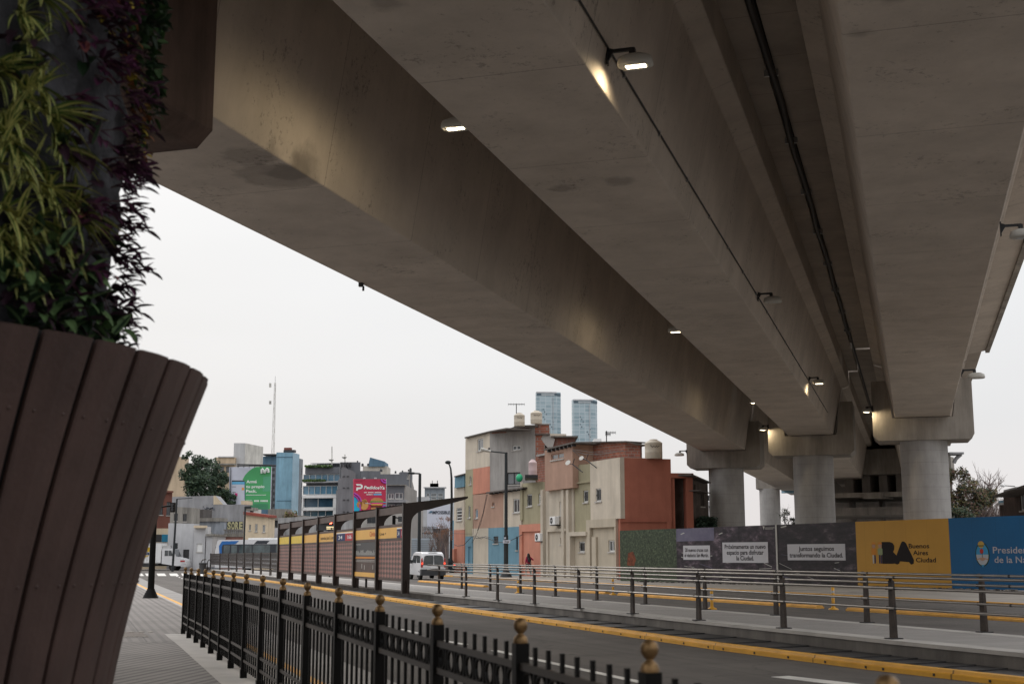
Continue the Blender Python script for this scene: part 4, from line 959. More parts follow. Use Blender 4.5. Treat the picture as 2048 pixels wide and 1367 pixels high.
# middle houses on the front line
h3=house('painted_house','low house with brown and cream upper wall over blue behind the lamp post',(1010,1149.5))
patch(h3,F0,979.6,1007,984,980.5,1054.5,0,6,MT['brown'],[(984,1003.6,989,1012.3)],['plain'],fm=MT['brown'],gm=MT['glass_grey'])
patch(h3,F0,1007,1044,980.5,975.5,1053.5,0,6,MT['cream'],[(1026,996.7,1039,1024.5)],['slide'])
patch(h3,F0,976.6,1042,1055.5,1052,None,.015,6,MT['blue'],[(987,1071.7,996.7,1086),(1032,1072,1035.8,1099.5)],['louvre','plain'],fm=MT['frame_dark'])
q=MB(); F0.ppoly(q,[(972,983.5),(1045,973.2),(1045,976.2),(972,986)],-6,.45,MT['roofsheet']); 
for x in range(978,1044,9): F0.pbox(q,x,985.5-(x-978)*.14,x+1.8,988-(x-978)*.14,-.3,.4,MT['iron'])
q.build('roof',h3)
q=MB(); F0.pbox(q,1040,1040,1044.5,975.5+3,0,.16,MT['olive']); F0.box(q,*hz(F0,1043.5,1045.3),0,7.2,0,.1,MT['cream']); q.build('pilaster',h3)
h4=house('painted_house','olive upper storey over a coral ground floor with an air conditioner',(1065,1151.5))
patch(h4,F0,1044.7,1089,966,962,1047,.05,6,MT['olive'],[(1053.7,987.6,1064,1012),(1077,986,1088,1007)],['bars','louvre'])
patch(h4,F0,1042,1089,1048.5,1046.5,None,.02,6,MT['coral'])
q=MB(); a,b=hz(F0,1042,1089); z=F0.loc(1065,1062)[1]; zt=F0.loc(1065,1047.5)[1]; F0.box(q,a,b,z,zt,.021,.16,MT['coral']); F0.box(q,a,a+.55,0,z,.021,.16,MT['coral']); F0.pbox(q,1079,977,1089,979.5,.05,.15,MT['olive']); q.build('door_surround',h4)
q=MB(); F0.pbox(q,1073.5,909.6,1090,964,-4.5,-2.0,BR); F0.pbox(q,1072.5,907,1091,911,-4.5,-1.8,MT['grey']); q.build('brick_wall',h4)
h5=house('painted_house','cream house with pilasters under a brown slab top storey',(1115,1154))
patch(h5,F0,1089.2,1146.8,980,973.5,None,.1,7,MT['greige'],[(1119,1002,1130.5,1030.4),(1120.4,1074.5,1130,1087.7)],['louvre','plain'],gm=MT['glass_grey'])
patch(h5,F0,1089.4,1144.8,897,885.5,978,.45,5,MT['brown'],[(1102,905.5,1127.6,918)],['slide'],fm=MT['brown'],gm=MT['glass_grey'])
q=MB()
for x0,x1 in ((1089.5,1094),(1131,1136),(1141,1146)): a,b=hz(F0,x0,x1); F0.box(q,a,b,0,F0.loc((x0+x1)/2,979)[1],.1,.34,MT['greige'])
F0.pbox(q,1094,1057,1131,1062,.1,.3,MT['greige']); a,b=hz(F0,1098,1101); F0.box(q,a,b,0,F0.loc(1100,1060)[1],.1,.22,MT['greige']); q.build('pilaster',h5)
q=MB(); F0.ppoly(q,[(1087.5,896.8),(1146,883),(1146,886),(1087.5,900)],-5,.75,MT['roofsheet'])
for x in range(1094,1144,8): F0.pbox(q,x,899.5-(x-1094)*.24,x+2.2,903.5-(x-1094)*.24,.4,.7,MT['iron'])
q.build('roof',h5)
B1=Frame(F0.pt(F0.loc(1144.5,900,-.6)[0],0,-.6),F0.pt(F0.loc(1144.5,900,-.6)[0],0,-.6)+(F0.u*.97-F0.n*.22)*10)
q=MB(); a1=B1.loc(1250,900)[0]; wall(q,B1,0,a1,4,B1.loc(1144.5,885)[1],B1.loc(1250,882.5)[1],0,1.5,[],BR); q.build('brick_wall',h5)
B2=Frame(B1.pt(a1,0,0),B1.pt(a1,0,0)+(F0.u*.5-F0.n*.85)*5); BR2=brick('hollow_brick_end',B2.u,(.27,.10,.07),(.2,.075,.055),(.22,.18,.16))
q=MB(); a2=B2.loc(1279.5,900)[0]; wall(q,B2,0,a2,4,B2.loc(1250,882.5)[1],B2.loc(1279.5,889)[1],0,1.2,[],BR2); q.build('brick_wall',h5)
q=MB(); B1.ppoly(q,[(1143,883.5),(1251,881),(1251,883.4),(1143,886.3)],-1.5,.3,MT['roofsheet']); B2.ppoly(q,[(1250,881),(1282,887),(1282,890.5),(1250,883.4)],-.8,.35,MT['roofsheet']); q.build('roof',h5)
h6=house('painted_house','olive upper wall with barred dark window between two cream houses',(1163,1155.5))
patch(h6,F0,1147,1180,930,926.5,1069,.0,6,MT['olive'],[(1166.6,980,1176.5,1003.8)],['bars'])
patch(h6,F0,1147,1180.5,1069,1067.5,None,.02,6,MT['tan'],[(1158,1082.3,1169.6,1103.2)],['bars'])
q=MB(); F0.pbox(q,1147,963,1180,965.5,0,.14,MT['olive']); a,b=hz(F0,1143,1182); z=F0.loc(1163,1071)[1]; F0.box(q,a,b,z,z+.28,.02,.4,MT['greige']); a,b=hz(F0,1143.5,1150); F0.box(q,a,b,0,z,.02,.4,MT['greige']); q.build('ledge',h6)
h7=house('painted_house','cream corner house with terracotta side wall beside the hedge print',(1210,1157.5))
patch(h7,F0,1180,1239.6,923,914,1038,.25,3,MT['cream'],[(1191.4,976,1202.5,1002)],['bars'])
patch(h7,F0,1180.5,1239.6,1038,1036,None,.05,7,MT['tan'],[(1217,1079.5,1231,1102.5)],['slide'])
q=MB(); a,b=hz(F0,1180,1239.6); z=F0.loc(1210,1054)[1]; zt=F0.loc(1210,1037.5)[1]; F0.box(q,a,b,z,zt,.05,.28,MT['tan']); a,b=hz(F0,1180,1187); F0.box(q,a,b,0,z,.05,.28,MT['tan']); a,b=hz(F0,1188.5,1197); F0.box(q,a,b,0,F0.loc(1192,1073)[1],.05,.2,MT['tan']); a,b=hz(F0,1237,1239.6); F0.box(q,a,b,0,z,.05,.28,MT['tan']); q.build('ledge',h7)
ac=F0.loc(1239.7,1000,.25)[0]; TFm=Frame(F0.pt(ac,0,.25),F0.pt(ac,0,.25)+Vector((1,.12,0))*8)
h8=house('terracotta_building','plain terracotta rendered block on the street corner above the hoarding',(1300,1158))
q=MB(); wall(q,TFm,0,TFm.loc(1343,1000)[0],0,TFm.loc(1240,914.5)[1],TFm.loc(1343,917.5)[1],0,5,[],MT['terra']); TFm.pbox(q,1240,1041,1334,1043.2,0,.08,MT['terra']); TFm.pbox(q,1334,1041,1343,1075,0,.08,MT['terra']); q.build('wall',h8)
q=MB(); TFm.pbox(q,1341,946,1350,1075,-4,-.1,MT['terra']); TFm.pbox(q,1350,948,1374,1075,-4,-1.6,MT['terra']); TFm.pbox(q,1342,945.5,1387,955,-4,.0,MT['terra']); TFm.pbox(q,1374,955,1386.6,1075,-4,-.05,MT['terra']); q.build('stair_block',h8)
h9=thing('shed','weathered grey brown shed with a slanted tin roof behind the terracotta block','shed',TFm.pt(TFm.loc(1400,1050)[0],0,-3))
TS=Frame(TFm.pt(TFm.loc(1385,1050,-.3)[0],0,-.3),TFm.pt(TFm.loc(1385,1050,-.3)[0],0,-.3)+Vector((.6,.8,0))*6)
shedm=M('shed_boards',(.13,.105,.09),rough=.9,var=.35,scale=1.5,bump=.4,streak=.5)
patch(h9,TS,1385,1415.5,951,965,1075,0,3,shedm,[(1387.5,968,1391,981),(1401,985,1408,1012)],['plain','slide'],fm=shedm)
q=MB(); TS.ppoly(q,[(1383,946.5),(1421,963),(1421,966),(1383,950)],-3,.5,MT['roofsheet']); TS.ppoly(q,[(1400,979),(1421,984.5),(1421,986),(1400,981)],0,.8,MT['roofsheet']); q.build('roof',h9)
shr=None
# water tanks
def tank(label,x0,x1,y0,y1,Y,mat,scribble=False):
    b=at((x0+x1)/2,y1,Y); t=at((x0+x1)/2,y0,Y); h=t.z-b.z; rad=(x1-x0)/2/F*Y
    r=thing('water_tank',label,'water tank',tuple(b),'round rooftop water tanks')
    q=MB(); q.lathe(b,[(rad*.97,0),(rad,.04*h),(rad,.30*h),(rad*1.015,.32*h),(rad,.34*h),(rad,.76*h),(rad*1.03,.78*h),(rad*.92,.84*h),(rad*.58,.93*h),(rad*.5,.94*h)],mat,28); q.build('body',r)
    q=MB(); q.lathe(b+Vector((0,0,.935*h)),[(rad*.46,0),(rad*.46,.05*h),(rad*.3,.065*h)],mat,16); q.build('lid',r)
    if scribble:
        for k in range(6):
            pass
        q=MB(); n=9; pts=[]
        for k in range(n+1):
            an=R(-118+k*7); pts.append(b+Vector((math.cos(an)*rad*1.01,math.sin(an)*rad*1.01,h*(.60+.05*math.sin(k*2.4)+(.06 if k==0 else 0)))))
        q.path(pts,rad*.035,MT['iron'],5); q.build('brand_script',r)
        q=MB(); an=R(-80); c=b+Vector((math.cos(an)*rad*1.0,math.sin(an)*rad*1.0,h*.2)); fr_=Frame((c.x-.1,c.y),(c.x+.1,c.y)); a_,_=.1,0; fr_.box(q,-.05,.3,h*.14,h*.26,-.02,.03,MT['glass_blue']); q.build('sticker',r)
    return r
tk=M('tank_plastic',(.52,.46,.37),rough=.5,var=.1,bump=0,streak=.12)
tank('cream water tank below the aerial on the tall house roof',1028,1049.6,825,852,104,tk,True)
tank('cream water tank on the brick tower before the glass towers',1061,1084.5,820.5,847,103,tk,True)
tank('large beige water tank on the terracotta block roof',1290,1325,878,917,84,tk,True)
tank('pale pink water tank tucked between grey plaster and brick wall',1057,1074,918,951,98,M('pink_tank',(.50,.38,.38),rough=.5,var=.1,bump=0))
q=MB(); p=at(1057,950,97); 
tag(sheet('tank_platform',[tuple(at(1050,960,99))[:2],tuple(at(1076,960,99))[:2],tuple(at(1076,960,96))[:2],tuple(at(1050,960,96))[:2]],at(1060,952,98).z,MT['iron'],kind=None,th=.25),'dark ledge carrying the pale pink tank','ledge')
# aerials, dishes, air conditioners
def aerial(label,x,y0,y1,Y,bars,mat=None):
    b=at(x,y1,Y); t=at(x,y0,Y); r=thing('aerial',label,'aerial',tuple(b),'roof aerials'); q=MB(); q.tube(b,t,.035,MT['iron'],6); q.build('mast',r); q=MB()
    for (xa,xb,yy) in bars:
        q.tube(at(xa,yy,Y),at(xb,yy,Y),.03,MT['iron'],5)
        n=6
        for k in range(n+1): c=at(xa+(xb-xa)*k/n,yy,Y); q.tube(c+Vector((0,-.25,0)),c+Vector((0,.25,0)),.015,MT['iron'],4); q.tube(c+Vector((0,0,-.12)),c+Vector((0,0,.1)),.012,MT['iron'],4)
    q.build('elements',r)
aerial('wide television aerial above the tall house',1032.7,807,851,104,[(1016.5,1049,808)])
aerial('television aerial above the brick storey',1213,861,884,88,[(1211,1231,864.5),(1211,1221,868)])
def dish(label,x,y,d,rad=.2):
    a,z=F0.loc(x,y,d); r=thing('satellite_dish',label,'satellite dish',F0.pt(a,z,d),'satellite dishes'); q=MB()
    q.lathe(F0.pt(a,z,d),[(.01,0),(rad*.6,.03),(rad,.1),(rad*1.02,.1)],MT['lampgrey'],18,axis=(-.5,-.7,.5)); q.build('bowl',r); q=MB(); q.path([F0.pt(a,z,d),F0.pt(a+.5,z-.1,d-.1),F0.pt(a+.6,z+.3,d-.2)],.03,MT['iron'],5); q.path([F0.pt(a+.5,z-.1,d-.1),F0.pt(a+1.5,z-.7,d-.4)],.035,MT['iron'],5); q.build('arm',r)
dish('grey satellite dish on the brown slab corner',1137,926,1.0); dish('blue tinted satellite dish above the olive wall',1164,917,.8,.17)
def aircon(label,x0,y0,x1,y1,d=.35):
    a0,a1,z0,z1=F0.rpx(x0,y0,x1,y1,d+.35); r=thing('air_conditioner',label,'air conditioner',F0.pt((a0+a1)/2,z0,d),'air conditioner units on the facades'); q=MB(); a1=a0+(a1-a0)*.72; F0.box(q,a0,a1,z0,z1,d,d+.35,MT['white']); q.build('case',r,bevel=.02)
    q=MB(); c=a0+(a1-a0)*.36; rz=(z1-z0)*.38; disc(q,F0,c,(z0+z1)/2,rz,d+.34,d+.365,MT['iron']); disc(q,F0,c,(z0+z1)/2,rz*.25,d+.36,d+.38,MT['white']); q.build('fan',r); q=MB(); F0.box(q,a0,a1,z0-.06,z0,d-.3,d+.3,MT['iron']); q.build('bracket',r)
aircon('white air conditioner on the coral ground floor',1069.5,1065.5,1084.5,1081.5,.18); aircon('white air conditioner on the cream house',1099,1032,1114,1048.5,.3)
# balloon & clutter on the terrace
b=F0.pt(*F0.loc(1038.7,955,-.8),-.8); q=MB(); q.sphere(b,.28,M('green_plastic',(.03,.42,.2),rough=.4,var=.05,bump=0),14,(1,1,1.15)); tag(q.build('balloon',None,b),'bright green balloon in front of the dark terrace window','balloon')
# cables on the facade
q=MB(); cab=MT['iron']
def cable(pts,d=.3,r=.02,fr=F0): q.path([fr.pt(*fr.loc(x,y,d),d) for x,y in pts],r,cab,5)
cable([(975,988),(968,1020),(962,1045),(950,1075),(944,1085)]); cable([(973,988),(966,1025),(955,1060)])
cable([(908,1088),(915,1091),(928,1089),(936,1080),(944,1072),(955,1076),(965,1073),(978,1077),(990,1082),(1004,1084),(1015,1083),(1030,1076),(1045,1068)],.35,.028)
cable([(944,1072),(952,1070),(962,1077),(970,1072),(980,1074)],.33); cable([(905,1066),(946,1067),(948,1040),(950,1035)],.2,.015)
cable([(1145,900),(1170,908),(1200,909),(1230,904),(1248,901)],.6); cable([(1145,900),(1160,912),(1178,922)],.6); cable([(1145,898),(1190,905),(1247,900)],.9,.015)
tag(q.build('facade_cables',None,F0.pt(10,5,.3)),'tangled dark cables sagging across the painted facades','cables')
# ---------------------------------------------------------------- hoarding
ho=thing('hoarding','long printed hoarding with slogans, yellow panel and blue panel under the viaduct','hoarding',HF.pt(HF.len*.5,0,0))
def printmat(name,cols,scale,rough=.5,stretch=(1,1,1)):
    m=bpy.data.materials.new(name); m.use_nodes=True; t=m.node_tree; n=t.nodes; l=t.links.new; bs=n['Principled BSDF']; bs.inputs['Roughness'].default_value=rough
    g=n.new('ShaderNodeNewGeometry'); mp=n.new('ShaderNodeMapping'); mp.inputs['Scale'].default_value=stretch; l(g.outputs['Position'],mp.inputs[0])
    nz=n.new('ShaderNodeTexNoise'); nz.inputs['Scale'].default_value=scale; nz.inputs['Detail'].default_value=9; nz.inputs['Roughness'].default_value=.72; l(mp.outputs[0],nz.inputs['Vector'])
    cr=n.new('ShaderNodeValToRGB'); l(nz.outputs['Fac'],cr.inputs[0]); k=len(cols); cr.color_ramp.elements[0].color=(*cols[0],1); cr.color_ramp.elements[0].position=.33; cr.color_ramp.elements[1].color=(*cols[-1],1); cr.color_ramp.elements[1].position=.68
    for i in range(1,k-1): e=cr.color_ramp.elements.new(.33+.35*i/(k-1)); e.color=(*cols[i],1)
    l(cr.outputs[0],bs.inputs['Base Color']); post(m,seams(tuple(HF.u),1.22,.02,.7)); return m
hedge=printmat('hedge_print',[(.006,.009,.004),(.022,.034,.015),(.055,.08,.038),(.13,.16,.09)],8.5)
photo1=printmat('city_photo_print',[(.005,.004,.007),(.014,.009,.014),(.05,.033,.045),(.20,.15,.18)],1.6,stretch=(1,1,1.6))
photo2=printmat('dark_photo_print',[(.004,.003,.004),(.010,.007,.009),(.03,.02,.026),(.14,.11,.12)],1.0,stretch=(1,1,2.5))
skyp=printmat('photo_sky_print',[(.07,.065,.11),(.10,.09,.15),(.13,.12,.18),(.17,.16,.22)],.5)
yel=M('yellow_panel',(.52,.275,.042),rough=.55,var=.05,scale=.6,bump=0,streak=.05); blu=M('blue_panel',(.003,.10,.25),rough=.5,var=.08,scale=.6,bump=0,spots=-.3)
post(yel,seams(tuple(HF.u),1.22,.02,.86)); post(blu,seams(tuple(HF.u),1.22,.02,.8))
def htop(x): return 1060.5+(x-1240)*(1030-1060.5)/808
for nm,x0,x1,mat,lab in (('panel',1240,1353,hedge,'green hedge print'),('panel',1353,1429,photo1,'purple city photograph print'),('panel',1429,1554,photo1,'dark city photograph print'),('panel',1554,1713,photo2,'dark rail yard photograph print'),('panel',1713,1900,yel,'yellow city panel'),('panel',1900,2110,blu,'deep blue panel')):
    a0=HF.loc(x0,1100)[0]; a1=HF.loc(x1,1100)[0]; q=MB(); z0=.03; HF.poly(q,[(a0,z0),(a1,z0),(a1,HF.loc(x1,htop(x1))[1]),(a0,HF.loc(x0,htop(x0))[1])],-.06,0,mat); o=q.build(nm,ho); o['label']=lab
    q=MB()
    if mat is photo1 and x0==1353: HF.poly(q,[(a0+.01,HF.loc(x0,1082)[1]),(a1-.01,HF.loc(x1,1080)[1]),(a1-.01,HF.loc(x1,htop(x1))[1]-.02),(a0+.01,HF.loc(x0,htop(x0))[1]-.02)],.0,.004,skyp); q.build('printed_sky',o)
    if x0 in(1353,1429,1554):
        q=MB(); wd=HF
        HF.ppoly(q,[(x0+8,1067),(x0+15,1064),(x0+16,1065.5),(x0+9,1068.5)] if x0!=1554 else [(1561,1053),(1572,1050),(1573,1052),(1562,1055)],.004,.008,MT['lampgrey']); 
        if x0==1429: HF.pbox(q,1530,1054,1549,1055,.004,.008,MT['lampgrey']); HF.pbox(q,1530,1056.5,1546,1057.3,.004,.008,MT['lampgrey']); HF.ppoly(q,[(1525,1051),(1529,1052),(1527.5,1059)],.004,.008,MT['lampgrey'])
        q.build('printed_marks',o)
        q=MB(); ry=random.Random(x0)
        for k in range(26):   # printed streets and tracks of the photograph
            xx=ry.uniform(x0+3,x1-12); yy=ry.uniform(1085,1160); w=ry.uniform(6,26); sl=ry.uniform(-.2,.5)
            if xx+w>x1-2: continue
            HF.ppoly(q,[(xx,yy),(xx+w,yy+w*sl),(xx+w,yy+w*sl+ry.uniform(.6,1.5)),(xx,yy+ry.uniform(.6,1.2))],.0,.003,ry.choice([MT['lampgrey'],skyp,MT['iron'],photo2]))
        q.build('printed_streets',o)
    if x0==1240:
        q=MB(); HF.ppoly(q,[(1256,1105),(1266,1102),(1272,1118),(1268,1131),(1254,1130)],0,.003,M('red_print',(.16,.045,.02),var=.6,scale=6,bump=0)); q.build('printed_flowers',o)
    if mat is yel:
        q=MB(); a,z=HF.loc(1765,1126,.01); bk=M('logo_black',(.012,.008,.008),var=.05,bump=0)
        s_=(HF.loc(1800,1126,.01)[0]-a)/35; A=lambda x: HF.loc(x,1105,.01)[0]; Z=lambda y: HF.loc(1795,y,.01)[1]
        # rounded heavy letters B and A
        Bp=[(1764,1126.5),(1764,1082.5),(1780,1082.5),(1786,1085),(1789,1091),(1788.5,1098),(1786,1102.5),(1790,1107),(1792.5,1110),(1798,1097),(1802,1087),(1805,1082),(1809,1082),(1813,1086),(1818,1098),(1823,1109),(1827,1119),(1826,1126),(1821,1128),(1817,1123),(1799,1121.5),(1797,1126),(1793,1128),(1789,1126),(1784,1126.5)]
        HF.poly(q,[(A(x),Z(y)) for x,y in Bp],.0,.01,bk); q.build('emblem',o)
        q=MB()
        for tx,x,y,w in (('Buenos',1818,1095.5,41),('Aires',1826,1109,30),('Ciudad',1831,1123,40)):
            text(q,tx,HF,A(x),Z(y),Z(y-9)-Z(y),.008,bk,width=A(x+w)-A(x),bold=.016)
        q.build('lettering',o)
        q=MB(); skin=M('printed_skin',(.45,.27,.18),var=.05,bump=0); hat=M('printed_helmet',(.6,.24,.04),var=.05,bump=0); gv=M('printed_green',(.28,.33,.18),var=.05,bump=0); nv=M('printed_trousers',(.04,.04,.09),var=.05,bump=0)
        for (x,tm,lm_) in ((1748,hat,MT['lampgrey']),(1760.5,gv,nv)):
            a=A(x); k=A(x+1)-A(x); zf=lambda y:Z(y)
            disc(q,HF,a,zf(1090),3.4*k,.011,.014,skin,4.6*k); disc(q,HF,a,zf(1087.5),4.2*k,.014,.018,hat,4*k,a0=0,a1=math.pi)
            HF.box(q,a-3.4*k,a+3.4*k,zf(1109),zf(1095),.011,.014,tm); HF.box(q,a-3*k,a-.5*k,zf(1126),zf(1109),.011,.014,lm_); HF.box(q,a+.6*k,a+3*k,zf(1126),zf(1109),.011,.014,nv); HF.box(q,a-4.8*k,a-3.5*k,zf(1108),zf(1096),.011,.014,tm); HF.box(q,a+3.5*k,a+4.6*k,zf(1108),zf(1096),.011,.014,tm)
        q.build('printed_workers',o)
    if mat is blu:
        q=MB(); A=lambda x: HF.loc(x,1105,.01)[0]; Z=lambda y: HF.loc(1965,y,.01)[1]; k=A(1966)-A(1965)
        wc=M('crest_white',(.42,.44,.47),var=.05,bump=0); cb=M('crest_blue',(.05,.28,.5),var=.05,bump=0); gd=M('crest_gold',(.5,.33,.08),var=.05,bump=0); gn=M('crest_green',(.02,.05,.01),var=.05,bump=0); rd=M('crest_red',(.45,.04,.03),var=.05,bump=0)
        disc(q,HF,A(1964.5),Z(1108),14*k,.0,.01,gn,21*k,28); disc(q,HF,A(1964.5),Z(1108),12.2*k,.01,.013,cb,19*k,28,0,math.pi); disc(q,HF,A(1964.5),Z(1108),12.2*k,.01,.013,wc,19*k,28,math.pi,2*math.pi)
        disc(q,HF,A(1963),Z(1088),6.3*k,.01,.016,gd,6*k,20); HF.box(q,A(1957),A(1969),Z(1091.5),Z(1089.5),.016,.018,gn)
        disc(q,HF,A(1963.5),Z(1101.5),3.6*k,.013,.017,rd,4.6*k,14); HF.box(q,A(1964),A(1965),Z(1120),Z(1104),.017,.019,gn)
        HF.poly(q,[(A(1953),Z(1117)),(A(1964),Z(1113.5)),(A(1976),Z(1117)),(A(1976),Z(1119)),(A(1964),Z(1116)),(A(1953),Z(1119))],.013,.018,skin); disc(q,HF,A(1964.5),Z(1117),5*k,.018,.021,skin,3*k,12)
        HF.poly(q,[(A(1961),Z(1128.5)),(A(1964.5),Z(1134)),(A(1968),Z(1128.5))],.01,.014,cb); q.build('crest',o)
        q=MB(); tw=M('panel_lettering',(.42,.40,.42),var=.04,bump=0)
        text(q,'Presidencia',HF,A(1986),Z(1105.5),Z(1092.5)-Z(1105.5),.008,tw,width=A(2079)-A(1986),bold=.01); text(q,'de la Nación',HF,A(1988),Z(1124.3),Z(1111.5)-Z(1124.3),.008,tw,width=A(2086)-A(1988),bold=.01); q.build('lettering',o)
tb=M('text_board_white',(.52,.51,.53),rough=.5,var=.04,bump=0)
for (x0,y0,x1,y1,lines,lab) in ((1366.5,1090,1420,1118.5,[('20 nuevos cruces con',1102.6,46),('el viaducto San Martín.',1113,48)],'white board about 20 nuevos cruces'),(1445,1083.5,1536,1124.5,[('Próximamente un nuevo',1096.5,82),('espacio para disfrutar',1108,74),('la Ciudad.',1119.5,35)],'white board about un nuevo espacio'),(1575,1087,1690.5,1119.5,[('Juntos seguimos',1100.5,71),('transformando la Ciudad.',1113.5,107)],'white board saying Juntos seguimos')):
    a0,a1,z0,z1=HF.rpx(x0,y0,x1,y1,.02); q=MB(); HF.box(q,a0,a1,z0,z1,.004,.02,tb); o=q.build('text_board',ho); o['label']=lab; q=MB(); xm=(x0+x1)/2
    for tx,y,w in lines:
        A0=HF.loc(xm-w/2,y,.02)[0]; A1=HF.loc(xm+w/2,y,.02)[0]; zb=HF.loc(xm,y,.02)[1]; hh=HF.loc(xm,y-(7.6 if x0<1400 else 8.8),.02)[1]-zb
        text(q,tx,HF,A0,zb,hh,.024,bk if 'bk' in globals() else dtx,width=A1-A0,bold=.022)
    q.build('lettering',o)
q=MB(); 
for x in (1554,): a=HF.loc(x,1100)[0]; HF.box(q,a-.05,a+.05,.05,HF.loc(x,htop(x))[1]+.02,.0,.03,MT['lampgrey'])
q.build('joint_strip',ho)
# rubble along the foot of the hoarding
q=MB(); rb=random.Random(5)
for k in range(260):
    a=rb.uniform(2,HF.len); s_=rb.uniform(.04,.16); c=HF.pt(a,s_*.2,rb.uniform(.05,.7)); q.box(c,(s_,s_*rb.uniform(.5,1),s_*.6),MT['farpave'] if rb.random()<.6 else MT['tarp'],Matrix.Rotation(rb.uniform(0,3),3,'Z'))
tag(q.build('rubble',None,HF.pt(20,0,.4)),'loose rubble and debris along the foot of the hoarding','rubble',None,'stuff')
# ---------------------------------------------------------------- background buildings
def pf(x0,x1,Y0,Y1=None):
    Y1=Y0 if Y1 is None else Y1; return Frame(at(x0,1100,Y0),at(x1,1100,Y1))
def bldg(name,label,cat,x,Y): p=at(x,1100,Y); return thing(name,label,cat,(p.x,p.y,0))
def Mw(n,c,**k): 
    kw=dict(rough=.85,var=.12,scale=.35,bump=0,streak=.2,spots=.1); kw.update(k); return M(n,c,**kw)
wa=Mw('white_wall',(.50,.50,.51)); wg=Mw('grey_wall',(.30,.30,.31),streak=.3); wc_=Mw('concrete_old',(.25,.235,.21),streak=.55,spots=.3); beige=Mw('beige_wall',(.55,.43,.30)); creamy=Mw('creamy_wall',(.64,.53,.38)); dgrey=Mw('slate_grey_wall',(.15,.155,.17)); dgrey2=Mw('dark_slate_wall',(.19,.185,.195),streak=.3); bluew=Mw('sky_blue_wall',(.21,.37,.47),streak=.3); bluel=Mw('light_blue_wall',(.33,.46,.54)); blued=Mw('steel_blue_wall',(.10,.18,.25)); brk=Mw('brown_brick',(.18,.07,.05)); pinkw=Mw('pink_wall',(.42,.21,.18))
def B_(r,fr,x0,x1,yt0,yt1,yb,mat,d=0,th=2,holes=(),kinds=(),name='wall',fm=None,gm=None): return patch(r,fr,x0,x1,yt0,yt1,yb,d,th,mat,holes,kinds,name,None,fm,gm)
# low row along the cross street
fr=pf(290,345,150,152); r=bldg('brick_house','two storey dark brick house with blue shutters behind the white truck','house',320,150)
B_(r,fr,250,345,977,981,1056,brk,holes=[(318,1001,326,1029),(333,1003,341,1030)],fm=D,gm=MT['glass_grey']); B_(r,fr,250,337,1056,1056,None,creamy,d=.1)
q=MB(); fr.pbox(q,250,979.5,347,983,-2,.4,brk); q.build('cornice',r); q=MB(); [fr.pbox(q,a,1068,b,1083,.1,.2,MT['shut']) if False else fr.pbox(q,a,1068,b,1083,.1,.2,Mw('shutter_blue',(.03,.22,.36))) for a,b in ((292,311),(324,336))]; fr.pbox(q,312,1068,323,1083,.1,.14,D); q.build('shutters',r)
fr=pf(300,372,205); r=bldg('apartment_block','blank beige apartment wall left of the dark tree','building',340,205); B_(r,fr,300,371,905,914,None,beige,th=2.2)
fr=pf(339,389,147.6,147.4); r=bldg('white_house','weathered grey upper floor over a plain white wall beside the truck','house',365,148)
B_(r,fr,341,389.5,1012,1015,1046,wc_,d=-.3,holes=[(348,1026,355.5,1041),(365.5,1027,373.5,1042)],fm=D); B_(r,fr,337,388,1045.5,1046.5,None,wa,holes=[(366,1098,378,1126)],kinds=['plain'],fm=D,gm=D)
fr=pf(387,412,145.6,145.5); r=bldg('white_annex','narrow white annex with a closed white door','house',400,146)
B_(r,fr,388.5,411.5,1052,1052,None,wa,holes=[(393,1086,405,1103)],kinds=['plain'],gm=MT['white']); q=MB(); fr.pbox(q,387.5,1050,412,1055,0,.5,creamy); fr.pbox(q,411.5,1069,424,1133,-5,.1,wa); fr.pbox(q,411,1067,426,1071,-5,.4,wc_); q.build('ledge',r)
fr=pf(389,441,153.5,153); r=bldg('weathered_house','peeling blue grey house with a dark rooftop hut','house',420,154)
B_(r,fr,389,441,1036,1037,None,Mw('peeling_wall',(.30,.33,.37),streak=.5,spots=.45),holes=[(411,1063,424,1067)],kinds=['plain']); q=MB(); fr.pbox(q,389.5,1018,406,1037,-3,-.2,Mw('rusty_hut',(.10,.09,.085))); fr.pbox(q,389,1035,441,1042,-2,.25,wc_); q.build('roof_hut',r)
fr=pf(340,440,172); r=bldg('warehouse','long pale grey warehouse gable with faint scrawled graffiti','warehouse',400,172)
a=[fr.loc(x,y) for x,y in ((340,993),(427,990.5),(431,990.5),(447,1009),(447,1100),(340,1100))]; q=MB(); fr.poly(q,[(p_[0],max(p_[1],0)) for p_ in a[:4]]+[(a[3][0],0),(a[0][0],0)],-3,0,wg); q.build('wall',r); q=MB(); fr.ppoly(q,[(427,991),(431,991),(446,1008),(427,1008)],.0,.05,creamy); q.build('gable_patch',r)
fr=pf(405,489,158,157); r=bldg('graffiti_wall_building','tall blank grey wall with yellow bubble graffiti above a balustrade','building',450,158)
B_(r,fr,408,488,1009,1008,None,wg); 
q=MB(); gy=Mw('graffiti_yellow',(.50,.47,.27),streak=0); fr.pbox(q,453,1042,486,1058,.0,.02,D); 
for i,ch in enumerate('SORE'):
    a,z=fr.loc(454.5+i*7.8,1057,.03); k=fr.loc(461.5+i*7.8,1057,.03)[0]-a; text(q,ch,fr,a,z-.02,(fr.loc(457,1043,.03)[1]-z),.03,gy,width=k,bold=.05)
q.build('graffiti',r)
q=MB(); sc_=Mw('scrawl',(.10,.11,.13),streak=0); fr2=pf(400,440,171.9)
